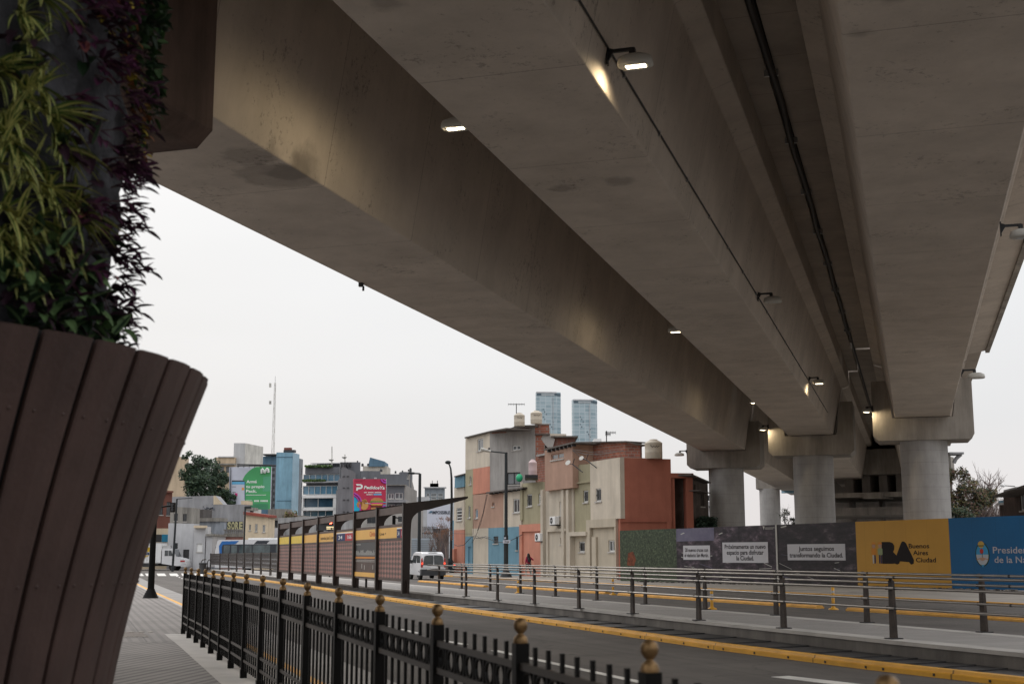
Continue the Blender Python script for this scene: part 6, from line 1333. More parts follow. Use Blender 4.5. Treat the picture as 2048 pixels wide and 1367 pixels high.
# near signal pole
b=gnd(301,1195,0); z_=at(312,1015,b.y); r=thing('traffic_signal','black traffic signal pole with an arm near the end of the sidewalk','traffic light',tuple(b))
q=MB(); q.lathe(b,[(.3,0),(.27,.06),(.15,.3),(.14,.34)],MT['black'],12); q.tube(b,(b.x,b.y,z_.z),.125,MT['black'],12,r2=.1); q.build('pole',r)
q=MB(); q.path([(b.x,b.y,z_.z-.04),at(320,1014,b.y),at(333,1011.5,b.y),at(345,1011,b.y)],.035,MT['black'],6); q.build('arm',r)
q=MB(); q.box(at(346,1014,b.y),(.15,.16,.36),MT['black']); 
for k in range(3): q.lathe(at(346,1008.5+k*5.2,b.y)+Vector((0,-.08,0)),[(.05,0),(.055,.06)],D,10,axis=(0,-1,0))
q.build('signal_head',r)
P_=at(788.5,1050,90); r=thing('traffic_signal','dark traffic signal with three lights seen through the last shelter bay','traffic light',(P_.x,P_.y,ZR)); q=MB(); q.box(at(788,1039,90),(.22,.2,.62),MT['black']); q.build('signal_head',r); q=MB(); q.path([at(791,1034,90),at(800,1036,90),at(806,1040,90),at(807,1100,90),(at(807,1100,90).x,90,ZR)],.05,dk,6); q.build('pole',r)
P_=at(661,1044,100); r=thing('traffic_signal','traffic signal showing red above the departure display','traffic light',(P_.x,P_.y,ZR)); q=MB(); q.box(P_+Vector((0,.12,-.25)),(.36,.2,.95),MT['black']); q.tube(P_+Vector((0,.2,-.2)),(P_.x,P_.y+.2,ZR),.06,dk,6); q.build('signal_head',r); q=MB(); q.lathe(P_,[(.13,0),(.12,.03),(.0,.05)],emis('red_light',(1,.10,.05),9),12,axis=(0,-1,0)); q.build('red_lens',r)
b=at(1925,1000,150); r=thing('road_lamps','small twin road lamps behind the blue hoarding','street lamp',(b.x,b.y,0)); q=MB(); 
for (x,y,s_) in ((1972,995,1),(1951,1006,1)): q.path([Vector((at(x-5,y,150).x,150,0)),at(x-5,y+2,150),at(x,y,150)],.07,dk,5)
q.build('pole',r); q=MB()
for (x,y) in ((1972,995),(1951,1006),(2005,970)): q.tube(at(x-3.5,y-1,150),at(x+3.5,y+1.2,150),.16,MT['white'],6)
q.tube(at(2005,970,150),at(2030,972,150),.05,dk,5); q.build('lamp_head',r)
# ---------------------------------------------------------------- right background
fr=Frame(at(2000,1040,75),at(2060,1040,70)); r=bldg('brown_house','dark brown house with an overhanging sloped roof at the right edge','house',2030,74)
hm=M('dark_brown_render',(.085,.058,.048),rough=.9,var=.3,scale=1,bump=.3,streak=.3); fr.x=0
B_(r,fr,2006,2080,985,968,None,hm,th=2.2,holes=[(2040,986,2052,1020)],kinds=['slide'],fm=MT['frame_white'],gm=MT['glass_grey'])
q=MB(); fr.ppoly(q,[(1985,990.5),(2045,970),(2090,955),(2090,959),(2045,975),(1985,994)],-6,1.2,MT['roofsheet']); q.build('roof',r); q=MB(); fr.ppoly(q,[(2007,979.5),(2032,973),(2032,976),(2007,982.5)],.2,1.25,wa); q.build('roof_edge',r)
q=MB(); fr.pbox(q,1997,1000,2009,1008,-5,-2.2,bluew); fr.pbox(q,1993,1005,2008,1009,-5,-2,wa); fr.pbox(q,2001,1008,2008,1080,-5,-2.2,hm); q.build('annex',r)
p=at(1915,905,118); r=thing('bus_stop_canopy','small pale canopy on a bracket at the right of the far columns','canopy',(p.x,p.y,0)); q=MB(); cf=pf(1900,1928,118); cf.pbox(q,1899,903.5,1928,907.5,-1.5,.5,wg); q.build('slab',r); q=MB(); q.path([at(1922,908,118),at(1912,917,118),at(1908,925,118)],.18,wg,5); cf.pbox(q,1897,905,1905,1060,-.5,.2,wc_); q.build('bracket',r)
# small pale box building right of left column
fr=pf(1417,1432,130); r=bldg('low_block','small pale block between the shed and the left column','building',1420,130); B_(r,fr,1413,1440,1002,1002,None,wa,th=3,holes=[(1417,1010,1421,1016)],kinds=['plain']); q=MB(); fr.pbox(q,1415,990,1428,1000,-2,-1,D); q.build('roof_tank',r)
fr=pf(1560,1600,140); q=MB(); fr.pbox(q,1570,955,1606,984,-2,0,bluew); fr.ppoly(q,[(1560,966),(1566,970),(1571,966),(1571,975),(1560,975)],-1,0,wg); fr.pbox(q,1597,984,1600,1110,-2,-1,wg); r=bldg('blue_container','pale blue box structure seen between the left and middle columns','building',1585,140); q.build('wall',r)
# ---------------------------------------------------------------- trees
def tree(name,label,base,h,crown,mats,trunk_r,leaf,n,seed,bare=False,trunkm=None,group=None,limbs=9,twigs=0,cw=1.0,lz=.25):
    """crown: list of (dx,dy,z,rx,rz) lobes relative to the base"""
    r=thing(name,label,'tree',tuple(base),group); rg=random.Random(seed); q=MB(); tm=trunkm or MT['bark']; base=Vector(base)
    top=base+Vector((0,0,h*.75)); q.path([base,base+Vector((.1*h*.1,0,h*.25)),base+Vector((-.02*h,0,h*.5)),top],.1,tm,8,rr=[trunk_r*1.25,trunk_r,trunk_r*.6,trunk_r*.15])
    ends=[]
    for i in range(limbs):
        lb=crown[i%len(crown)]; s=base+Vector((0,0,h*rg.uniform(lz,.6))); e=base+Vector((lb[0]+rg.uniform(-.6,.6)*lb[3],lb[1]+rg.uniform(-.6,.6)*lb[3],lb[2]+rg.uniform(-.3,.8)*lb[4])); m=s.lerp(e,.5)+Vector((rg.uniform(-.05,.05)*h,rg.uniform(-.05,.05)*h,.03*h)); q.path([s,m,e],.1,tm,5,rr=[trunk_r*.5,trunk_r*.3,trunk_r*.08]); ends.append((s,m,e))
    for i in range(twigs):
        s,m,e=ends[rg.randrange(len(ends))]; t=rg.random(); a=(s.lerp(m,t*2) if t<.5 else m.lerp(e,t*2-1)); d=Vector((rg.uniform(-1,1),rg.uniform(-1,1),rg.uniform(.1,1.3))).normalized(); L0=h*rg.uniform(.08,.2); b_=a+d*L0*.5; c_=b_+(d+Vector((rg.uniform(-.4,.4),0,.3))).normalized()*L0*.5; q.path([a,b_,c_],.1,tm,3,rr=[trunk_r*.12,trunk_r*.07,trunk_r*.03])
        for k in range(2): d2=(d+Vector((rg.uniform(-.8,.8),rg.uniform(-.8,.8),rg.uniform(-.2,.6)))).normalized(); q.path([b_,b_+d2*L0*.4],.1,tm,3,rr=[trunk_r*.06,trunk_r*.025])
    q.build('trunk',r)
    if n:
        q=MB(); vs=[];fs={}
        clumps=[]
        for lb in crown:
            for k in range(max(3,int(7*cw))):
                t=rg.uniform(0,2*math.pi); ph=rg.uniform(-.7,1); rr_=rg.uniform(.35,1.0); clumps.append((base+Vector((lb[0]+lb[3]*rr_*math.cos(t)*math.sqrt(max(0,1-ph*ph*.7)),lb[1]+lb[3]*rr_*math.sin(t)*math.sqrt(max(0,1-ph*ph*.7)),lb[2]+lb[4]*ph)),lb[3]*rg.uniform(.22,.42)))
        for i in range(n):
            c,s_=clumps[rg.randrange(len(clumps))]; d=Vector((rg.gauss(0,1),rg.gauss(0,1),rg.gauss(0,.8))); d=d.normalized()*s_*rg.random()**.4; p_=c+d
            a=Vector((rg.uniform(-1,1),rg.uniform(-1,1),rg.uniform(-1,1))).normalized(); b_=a.orthogonal().normalized(); L0=leaf*rg.uniform(.6,1.3); q.add([p_-a*L0,p_+b_*L0*.45,p_+a*L0,p_-b_*L0*.45],[(0,1,2,3)],mats[rg.randrange(len(mats))])
        q.build('crown',r)
    return r
MT['bark']=M('bark',(.06,.05,.045),rough=.9,var=.3,scale=4,bump=.3); bare_m=M('bare_twigs',(.19,.145,.13),rough=.9,var=.3,bump=0)
tl=[M('evergreen_dark',(.022,.042,.026),var=.3,bump=0,rough=.6),M('evergreen_mid',(.035,.065,.035),var=.3,bump=0,rough=.6),M('evergreen_light',(.06,.09,.045),var=.3,bump=0,rough=.6)]
b=at(405,1100,188); S=188/F
tree('evergreen_tree','large dark evergreen tree between the beige wall and the apartments',(b.x,b.y,0),15,[(-2.4,0,14,1.8,2.4),(-2.2,0,10.6,2.2,2.2),(0,0,13.4,2.2,2.0),(0,0,10.4,2.6,2.2),(2.2,0,11.2,1.5,2.2),(3.0,0,9.4,1.6,1.2),(-1.2,0,8.4,2.6,1.4),(1.5,0,8.2,2.2,1.4),(-.3,0,12,2.3,1.8),(-1.5,0,12.4,1.5,1.2)],tl,.35,.22,15000,4,cw=3)
b=at(880,1100,112); al=M('autumn_leaf',(.22,.10,.05),var=.4,bump=0)
tree('street_tree','sparse street tree with a few brown leaves left of the coral house',(b.x,b.y,0),4.6,[(-.5,0,3.6,1.0,1.0),(.4,0,3.8,.8,1.0)],[al],.09,.06,420,9,trunkm=bare_m,twigs=60,limbs=10)
b=at(893,1100,116); tree('street_tree','nearly bare street tree beside the curved lamp',(b.x,b.y,0),4.8,[(0,0,3.7,.9,1.1)],[al],.12,.06,240,10,trunkm=bare_m,twigs=60,limbs=8)
b=at(863,1100,120); tree('street_tree','small leafless tree behind the van roof',(b.x,b.y,0),3.6,[(0,0,3.0,.9,.8)],[al],.07,.06,60,13,trunkm=bare_m,twigs=40,limbs=7)
tr=[M('olive_leaf',(.11,.10,.05),var=.3,bump=0),M('reddish_leaf',(.18,.11,.085),var=.3,bump=0),M('yellowish_leaf',(.14,.12,.04),var=.3,bump=0),tl[0]]
b=at(1918,1100,105); tree('leafy_tree','mixed olive and reddish leafy tree beside the right column',(b.x,b.y,0),8.3,[(0,0,7.0,1.5,1.2),(1.2,0,6.1,1.5,1.2),(-.3,0,4.8,1.7,1.3),(2.4,0,6.2,1.0,.6),(0,0,3.4,1.8,1.1)],tr,.22,.15,7500,21,cw=2.4)
b=at(1925,1100,98); tree('leafy_tree','low green bush tree in front of the reddish tree',(b.x,b.y,0),5,[(0,0,3.9,1.2,1.0),(.8,0,3.0,1.2,1.0),(-.2,0,2.4,1.3,1.0)],[tl[1],tl[2],tr[0]],.16,.13,7000,22,cw=2)
b=at(1962,1100,110); tree('bare_tree','leafless tree with a wide fan of twigs behind the leafy tree',(b.x,b.y,0),9.2,[(0,0,7.2,2.4,1.6),(1.2,0,6.6,2.0,1.6),(-1.4,0,6.6,1.8,1.5)],[al],.22,.07,0,23,trunkm=bare_m,twigs=420,limbs=20)
for k,(x,s_,lb) in enumerate(((2000,30,'leafless tree behind the brown house roof'),(2032,31,'dense leafless tree at the far right edge'),(1985,32,'small leafless tree between the fan shaped tree and the brown house'),(2070,33,'leafless tree just beyond the right edge'))):
    b=at(x,1100,118-k*3); tree('bare_tree',lb,(b.x,b.y,0),6.9,[(0,0,5.6,1.9,1.1),(1.5,0,5.3,1.6,1.1),(-1.3,0,5.3,1.6,1.1)],[tr[1]],.16,.06,300,s_,trunkm=bare_m,twigs=330,limbs=18)
b=at(1580,1100,135); tree('small_tree','small olive tree between the left and middle viaduct columns',(b.x,b.y,0),7.0,[(0,0,5.2,.9,1.0),(.3,0,4.3,1.0,1.0)],[tr[0],tl[1]],.13,.09,1300,40,twigs=60)
b=at(583,1100,158); q=MB(); rg=random.Random(8)
for i in range(900): c=at(rg.uniform(570,594),1034-abs(rg.gauss(0,4)),158+rg.uniform(-.8,.8)); a=Vector((rg.uniform(-1,1),rg.uniform(-1,1),rg.uniform(-1,1)))*.16; o_=a.orthogonal()*.5; q.add([c-a,c+o_,c+a,c-o_],[(0,1,2,3)],tr[rg.randrange(3)])
tag(q.build('bush',None,at(582,1034,158)),'yellowish green bush growing on the flat roofs below the blue block','bush')
q=MB()
for i in range(900): t=rg.random(); c=TFm.pt(TFm.loc(1388+t*42,1060,-1)[0],TFm.loc(1400,1036+rg.uniform(0,25)-4*math.sin(t*3),-1)[1],-1+rg.uniform(-.5,.8)); a=Vector((rg.uniform(-1,1),rg.uniform(-1,1),rg.uniform(-1,1)))*.12; o_=a.orthogonal()*.5; q.add([c-a,c+o_,c+a,c-o_],[(0,1,2,3)],tl[0])
tag(q.build('bush',None,TFm.pt(12,3,-1)),'dark tangled shrub over the hoarding beside the shed','bush')
# ---------------------------------------------------------------- vehicles
wp=M('white_car_paint',(.66,.66,.67),rough=.25,var=.04,bump=0,spec=.6); bp=M('black_car_paint',(.02,.022,.025),rough=.2,var=.1,bump=0,spec=.7); bump_m=M('grey_bumper',(.045,.047,.05),rough=.6,var=.1,bump=0); carglass=M('car_glass',(.05,.06,.065),rough=.08,var=.4,scale=3,bump=0,spec=.9)
redl=emis('tail_light',(1,.08,.03),1.6,(.3,.01,.01)); redd=M('red_lens',(.35,.02,.02),rough=.3,var=.1,bump=0); ambl=emis('amber_light',(1,.35,.05),1.2,(.4,.15,.02))
class VF:  # vehicle frame: x forward, y left, z up
    def __init__(s,o,head): s.o=Vector(o); s.h=Vector((head[0],head[1],0)).normalized(); s.l=Vector((-s.h.y,s.h.x,0)); s.rot=Matrix(((s.h.x,s.l.x,0),(s.h.y,s.l.y,0),(0,0,1)))
    def p(s,x,y,z): return s.o+s.h*x+s.l*y+Vector((0,0,z))
    def box(s,q,x0,x1,y0,y1,z0,z1,m): q.box(s.p((x0+x1)/2,(y0+y1)/2,(z0+z1)/2),(x1-x0,y1-y0,z1-z0),m,s.rot)
    def side(s,q,pts,y0,y1,m): q.prism([s.p(x,y0,z) for x,z in pts],s.l*(y1-y0),m)
    def rear(s,q,pts,x0,x1,m): q.prism([s.p(x0,y,z) for y,z in pts],s.h*(x1-x0),m)
def body(v,prof,w,tumble,m,name,root,zt):
    """profile (x,z) loop extruded with several width stations and tumblehome above the beltline"""
    q=MB(); st=[(-1,0),(-.96,.0),(0,0),(.96,0),(1,0)]; n=len(prof); rows=[]
    for (f,_) in ((-1,0),(-.93,1),(.93,1),(1,0)):
        rr=[]
        for (x,z) in prof:
            k=1-tumble*max(0,(z-.95))/(zt-.95); zz=z if abs(f)<1 else (z-.03 if z>1.2 else z); xx=x if abs(f)<1 else x*.985
            rr.append(v.p(xx,f*w/2*k,zz))
        rows.append(rr)
    vs=[a for r_ in rows for a in r_]; fs=[(a*n+i,a*n+(i+1)%n,(a+1)*n+(i+1)%n,(a+1)*n+i) for a in range(3) for i in range(n)]
    fs+=[tuple(range(n))[::-1],tuple(range(3*n,4*n))]; q.add(vs,fs,m); return q.build(name,root,bevel=.03)
def wheel(v,x,y,rad,root,w=.2):
    s=1 if y>0 else -1; q=MB(); q.lathe(v.p(x,y-s*w/2,rad),[(rad*.6,-w/2),(rad*.96,-w/2),(rad,-w*.3),(rad,w*.3),(rad*.96,w/2),(rad*.6,w/2)],MT['tyre'],22,axis=v.l); o=q.build('wheel',root); q=MB(); q.lathe(v.p(x,y-s*w/2,rad),[(.02,-w*.4),(rad*.6,-w*.45),(rad*.62,w*.45),(.02,w*.4)],MT['alu'],14,axis=v.l); q.build('rim',o)
# van (seen from behind)
c=gnd(862,1159,ZR); hd=Vector((-.31,.95,0)); v=VF(c+hd.normalized()*.0,hd); r=thing('van','white delivery van seen from behind with lit tail lights beside the bus shelter','van',tuple(c))
v=VF(Vector((c.x+.15,c.y,ZR)),hd)
prof=[(0,.42),(-.03,.9),(.06,1.35),(.22,1.78),(.5,1.88),(2.2,1.9),(2.7,1.8),(3.35,1.2),(3.95,1.05),(4.15,.8),(4.15,.35),(.3,.3)]
body(v,prof,1.72,.13,wp,'body',r,1.9)
q=MB(); v.rear(q,[(-.78,1.0),(-.72,1.08),(-.66,1.58),(-.5,1.66),(-.06,1.67),(-.06,1.0)],-.03,.25,carglass); v.rear(q,[(.02,1.0),(.02,1.67),(.5,1.66),(.62,1.58),(.72,1.08),(.74,1.0)],-.03,.25,carglass)
for zz in ():
    pass
o=q.build('rear_window',r)
q=MB(); v.rear(q,[(-.86,.3),(-.86,.72),(.86,.72),(.86,.3)],-.10,.3,bump_m); v.box(q,-.11,0,-.3,.2,.75,.86,MT['lampgrey']); q.build('rear_bumper',r,bevel=.03)
for s in (-1,1):
    q=MB(); v.rear(q,[(s*.86,.85),(s*.84,1.4),(s*.78,1.5),(s*.76,1.3),(s*.74,.85)],-.035,.12,redd); v.box(q,-.05,.02,s*.79-.05,s*.79+.05,1.05,1.18,redl); q.build('tail_light',r)
    wheel(v,.65,s*.85,.31,r); wheel(v,3.3,s*.85,.31,r)
q=MB(); v.side(q,[(.5,1.15),(.6,1.62),(1.5,1.68),(1.5,1.15)],.80,.815,carglass); v.side(q,[(1.62,1.12),(1.62,1.66),(2.3,1.66),(2.8,1.2)],.80,.83,carglass); q.build('side_window',r)
q=MB(); v.box(q,2.55,2.7,.86,1.06,1.1,1.35,bump_m); q.build('mirror',r); q=MB(); v.box(q,.25,.45,-.35,.25,1.9,1.96,bump_m); q.build('roof_vent',r)
q=MB(); v.box(q,-.12,-.1,-.25,.2,.77,.84,MT['white']); q.build('number_plate',r)
# dark car ahead, right of the van
c=gnd(893,1147,ZR); v=VF(Vector((c.x,c.y,ZR)),hd); r=thing('dark_car','dark car half hidden to the right of the white van','car',tuple(c))
body(v,[(0,.4),(0,.95),(.3,1.05),(.75,1.42),(2.3,1.45),(3.0,1.0),(4.0,.9),(4.1,.4)],1.7,.22,bp,'body',r,1.45)
q=MB(); v.rear(q,[(-.62,1.05),(-.52,1.38),(.52,1.38),(.62,1.05)],.15,.7,carglass); q.build('rear_window',r)
for s in (-1,1): q=MB(); v.box(q,-.03,.05,s*.74-.09,s*.74+.09,.75,.92,redl); q.build('tail_light',r); wheel(v,.7,s*.84,.31,r); wheel(v,3.3,s*.84,.31,r)
c=gnd(833,1141,ZR); v=VF(Vector((c.x,c.y,ZR)),hd); r=thing('dark_car','dark car partly hidden left of the white van','car',tuple(c))
body(v,[(0,.4),(0,.95),(.3,1.05),(.75,1.5),(2.3,1.55),(3.0,1.0),(4.0,.9),(4.1,.4)],1.7,.22,bp,'body',r,1.5); q=MB(); v.rear(q,[(-.62,1.05),(-.52,1.42),(.52,1.42),(.62,1.05)],.15,.7,MT['glass_grey']); q.build('rear_window',r)
for s in (-1,1): wheel(v,.7,s*.84,.31,r); wheel(v,3.3,s*.84,.31,r)
# box truck, broadside, facing right
c=gnd(375,1140,ZR); v=VF(Vector((c.x,c.y,ZR)),(1,-.04)); r=thing('box_truck','white box truck with yellow and green side print crossing behind the signal pole','truck',tuple(c))
S=c.y/F
q=MB(); v.box(q,-7.4,-2.75,-1.05,1.05,.85,3.05,MT['white']); v.box(q,-7.42,-2.73,-1.07,1.07,.8,.9,MT['alu']); v.box(q,-7.42,-2.73,-1.07,1.07,3.0,3.07,MT['alu']); bx=q.build('cargo_box',r)
q=MB(); yw=M('truck_yellow',(.62,.40,.03),var=.05,bump=0); gnm=M('truck_green',(.02,.14,.12),var=.05,bump=0)
SFt=Frame(v.p(-7.4,-1.06,0),v.p(-2.75,-1.06,0)); X=lambda x:(SFt.loc(x,1100)[0])
Qd=lambda x,y:(220+x/5.2577,960+y/5.2577)
SFt.ppoly(q,[Qd(325,700),Qd(345,710),Qd(425,700),Qd(420,745),Qd(395,752),Qd(330,755),Qd(300,750)],.0,.02,yw); SFt.ppoly(q,[Qd(275,800),Qd(330,788),Qd(410,785),Qd(395,800),Qd(345,815),Qd(290,822)],0,.02,yw); SFt.ppoly(q,[Qd(320,692),Qd(355,680),Qd(380,700),Qd(350,708)],.0,.025,gnm); SFt.ppoly(q,[Qd(300,822),Qd(345,812),Qd(365,800),Qd(345,835),Qd(320,838)],0,.025,gnm)
SFt.ppoly(q,[Qd(385,675),Qd(389,675),Qd(389,850),Qd(385,850)],0,.03,MT['alu']); q.build('side_print',bx)
q=MB(); a,z=SFt.loc(*Qd(306,780),.03); text(q,'eña',SFt,a,z,.36,.03,M('truck_letter',(.02,.04,.12),var=.05,bump=0),width=SFt.loc(*Qd(412,780),.03)[0]-a,bold=.03,slant=.25); q.build('lettering',bx)
q=MB(); v.side(q,[(-2.65,.75),(-2.65,2.35),(-2.5,2.42),(-1.45,2.42),(-1.05,1.5),(-.1,1.25),(.05,1.0),(.05,.55),(-1.0,.5)],-1.0,1.0,wp); q.build('cab',r,bevel=.05)
q=MB(); v.side(q,[(-2.35,1.6),(-2.35,2.2),(-1.62,2.2),(-1.4,1.6)],-1.015,-1.0,carglass); v.box(q,-1.95,-1.92,-1.02,-1.01,1.6,2.2,wp); q.build('side_window',r); q=MB(); v.side(q,[(-1.42,2.36),(-1.06,1.56),(-1.02,1.56),(-1.38,2.36)],-.9,.9,MT['glass_grey']); q.build('windscreen',r)
q=MB(); v.box(q,-.55,-.05,-1.03,-1.0,.95,1.12,redd); q.build('headlight',r); q=MB(); v.box(q,-.5,.12,-1.0,1.0,.45,.78,wp); q.build('front_bumper',r)
q=MB(); v.box(q,-7.2,-1.8,-.5,.5,.5,.82,MT['iron']); v.box(q,-4.8,-3.7,-.95,-.5,.4,.75,bump_m); v.box(q,-7.4,-3.0,-1.0,-.9,.6,.85,bump_m); q.build('chassis',r)
for x in (-1.45,-6.0): 
    for s in (-1,1): wheel(v,x,s*.98,.42,r,.28)
q=MB(); v.box(q,-3.5,-3.35,-1.08,-1.02,.68,.78,ambl); q.build('side_marker',r); q=MB(); v.box(q,-2.6,-1.8,-.8,-.1,2.42,2.75,MT['alu']); q.build('cooling_unit',r)
q=MB(); v.box(q,-1.35,-1.25,-1.25,-1.05,1.7,2.1,MT['iron']); q.build('mirror',r)
# bus
c=at(447,1100,140); v=VF(Vector((c.x,c.y,ZR)),(-.86,.5)); r=thing('city_bus','white and blue city bus passing behind the lattice fence','bus',(c.x,c.y,ZR))
BFm=Frame(v.p(0,1.25,0),v.p(-12,1.25,0)); vy=1.25
near=1.25 if (v.p(0,1.25,0)-Vector((0,0,0))).length<(v.p(0,-1.25,0)).length else -1.25
q=MB(); prof=[(.0,.35),(.12,1.2),(.02,2.2),(-.25,3.18),(-.5,3.3),(-11.8,3.3),(-11.95,3.1),(-11.95,.35)]; v.side(q,prof,-1.25,1.25,wp); bo=q.build('body',r,bevel=.08)
bf_=Frame(v.p(-.3,near,0),v.p(-11.9,near,0)); LL=bf_.len; q=MB()
bus_b=M('bus_blue',(.02,.14,.42),rough=.3,var=.05,bump=0); bus_g=M('bus_dark',(.03,.035,.045),rough=.3,var=.05,bump=0)
bf_.box(q,.5,LL,1.25,2.72,0,.012,bus_g)
bf_.poly(q,[(.35,1.2),(.2,2.55),(.6,3.05),(3.0,3.08),(2.5,2.75),(.75,2.7),(.6,2.4),(.65,1.2)],0,.02,bus_b); bf_.poly(q,[(5.1,2.75),(5.5,3.08),(7.2,3.08),(6.8,2.75)],0,.02,bus_g)
q.build('livery',bo)
q=MB(); xs2=[.9,1.75,1.95,2.75,3.1,4.8,4.95,7.3,8.1,8.9,9.1,10.4,10.5,11.5]
for a,b2 in zip(xs2[::2],xs2[1::2]): bf_.box(q,a,b2,1.4,2.62,.01,.022,M('bus_glass',(.06,.085,.09),rough=.1,var=.6,scale=1.1,bump=0,spec=.8))
q.build('side_window',r)
q=MB(); rgr=M('bus_red_letter',(.45,.02,.05),var=.05,bump=0); text(q,'166',bf_,8.6,2.84,.26,.03,rgr,width=1.5,bold=.03,slant=.2) if (bf_.u.x>0) else text(q,'166',bf_,9.9,2.84,.26,.03,rgr,width=1.5,bold=.03,flip=True); q.build('lettering',bo)
q=MB(); v.rear(q,[(-1.1,1.3),(-1.1,2.6),(1.1,2.6),(1.1,1.3)],-.1,.14,carglass); q.build('windscreen',r)
q=MB(); v.box(q,-7,-4,-.6,.6,3.3,3.48,MT['white']); q.build('roof_unit',r)
for x in (-2.6,-9): 
    for s in (-1,1): wheel(v,x,s*1.22,.48,r,.28)
# ---------------------------------------------------------------- people
def skin_mesh(name,nodes,edges,mat,root,org,sub=2):
    """nodes: {key:(pos,rx[,ry])} -> one continuous skinned surface"""
    keys=list(nodes); me=bpy.data.meshes.new(name); me.from_pydata([tuple(Vector(nodes[k][0])) for k in keys],[(keys.index(a),keys.index(b)) for a,b in edges],[])
    o=bpy.data.objects.new(name,me); COL.objects.link(o); me.materials.append(mat)
    o.modifiers.new('skin','SKIN'); sv=me.skin_vertices[0].data
    for i,k in enumerate(keys): rr=nodes[k]; sv[i].radius=(rr[1],rr[2] if len(rr)>2 else rr[1]); sv[i].use_root=(i==0)
    o.modifiers['skin'].use_smooth_shade=True; s=o.modifiers.new('sub','SUBSURF'); s.levels=1; s.render_levels=sub
    o.parent=root; return o
skn=M('skin',(.30,.16,.11),rough=.6,var=.05,bump=0)
def person(label,base,head,h,top,trousers,shoe,hair,armpose,stride,hairlong,bag=None,sc=1.0):
    r=thing('person',label,'person',base); r.rotation_euler=(0,0,math.atan2(head[1],head[0])-math.pi/2); r.scale=(h/1.7,)*3   # local: +y forward, +x right
    s=stride; hip=.88
    N_={'pel':((0,0,.92),.13,.10),'wa':((0,.01,1.08),.115,.085),'ch':((0,.0,1.30),.15,.10),'nk':((0,.0,1.45),.05,.05),'nk2':((0,.015,1.50),.048,.048),'hd':((0,.03,1.585),.078,.09),'ht':((0,.025,1.65),.06,.075),
     'hl':((-.09,0,.86),.085,.085),'kl':((-.10,.08+s*.3,.48),.055,.055),'al':((-.10,s*.42-.04,.09 if s>0 else .1),.036,.036),'tl':((-.11,s*.42+.12,.035),.035,.028),
     'hr':((.09,0,.86),.085,.085),'kr':((.10,.08-s*.15,.47),.055,.055),'ar':((.10,-s*.5-.05,.14),.036,.036),'tr':((.11,-s*.5+.08,.05),.035,.028),
     'sl':((-.17,0,1.40),.055,.055),'el':((-.22,-.04,1.15),.04,.04),'wl':((-.2,.06,.93),.026,.026),'pl':((-.2,.09,.87),.03,.018),
     'sr':((.17,0,1.40),.055,.055),'er':((armpose[0],armpose[1],armpose[2]),.04,.04),'wr':((armpose[3],armpose[4],armpose[5]),.026,.026),'pr':((armpose[3]*.95,armpose[4]+.05,armpose[5]-.03),.03,.018)}
    for sd_,px_ in (('l',-1),('r',1)):
        base_=Vector(N_['p'+sd_][0])
        for k in range(4): N_['f%s%d'%(sd_,k)]=(tuple(base_+Vector(((k-1.5)*.014,.03,-.03-.012*(1.5-abs(k-1.5))))),.008); N_['g%s%d'%(sd_,k)]=(tuple(base_+Vector(((k-1.5)*.015,.045,-.065-.012*(1.5-abs(k-1.5))))),.007)
        N_['t'+sd_]=(tuple(base_+Vector((-px_*.03,.03,.0))),.009)
        N_['u'+sd_]=(tuple(base_+Vector((-px_*.038,.045,-.025))),.008)
    E_=[('pel','wa'),('wa','ch'),('ch','nk'),('nk','nk2'),('nk2','hd'),('hd','ht'),('pel','hl'),('hl','kl'),('kl','al'),('al','tl'),('pel','hr'),('hr','kr'),('kr','ar'),('ar','tr'),('ch','sl'),('sl','el'),('el','wl'),('wl','pl'),('ch','sr'),('sr','er'),('er','wr'),('wr','pr')]
    for sd_ in 'lr':
        for k in range(4): E_+=[('p'+sd_,'f%s%d'%(sd_,k)),('f%s%d'%(sd_,k),'g%s%d'%(sd_,k))]
        E_+=[('p'+sd_,'t'+sd_),('t'+sd_,'u'+sd_)]
    bd_=skin_mesh('body',N_,E_,skn,r,base)
    def sub_(keys,ed,f,add=0): return {k:(N_[k][0],N_[k][1]*f+add,(N_[k][2] if len(N_[k])>2 else N_[k][1])*f+add) for k in keys},[e for e in E_ if e[0] in keys and e[1] in keys]
    n_,e_=sub_(['wa','pel','ch','nk','sl','el','wl','sr','er','wr'],0,1.06,.014); n_['nk']=((0,0,1.42),.07,.06); n_['pel']=((0,0,.93),.16,.125); skin_mesh('jacket',n_,e_,top,r,base)
    n_,e_=sub_(['pel','hl','kl','al','hr','kr','ar'],0,1.06,.008); skin_mesh('trousers',n_,e_,trousers,r,base)
    for k_,t_ in (('al','tl'),('ar','tr')):
        a_=Vector(N_[k_][0]); t2=Vector(N_[t_][0]); skin_mesh('shoe',{'a':((a_.x,a_.y-.02,max(.04,a_.z-.04)),.045,.04),'b':((t2.x,t2.y,t2.z),.045,.032)},[('a','b')],shoe,r,base)
    q=MB(); hc=Vector((0,.01,1.62)); q.sphere(hc,.105,hair,14,(.92,1.0,1.05))
    # face features
    f=MB(); 
    for sx in (-1,1): f.sphere((sx*.032,.112,1.60),.010,D,8); f.sphere((sx*.083,.02,1.585),.02,skn,8,(.5,1,1.4))
    f.sphere((0,.125,1.575),.014,skn,8,(.8,1,1.4)); f.box((0,.112,1.545),(.04,.01,.008),redd)
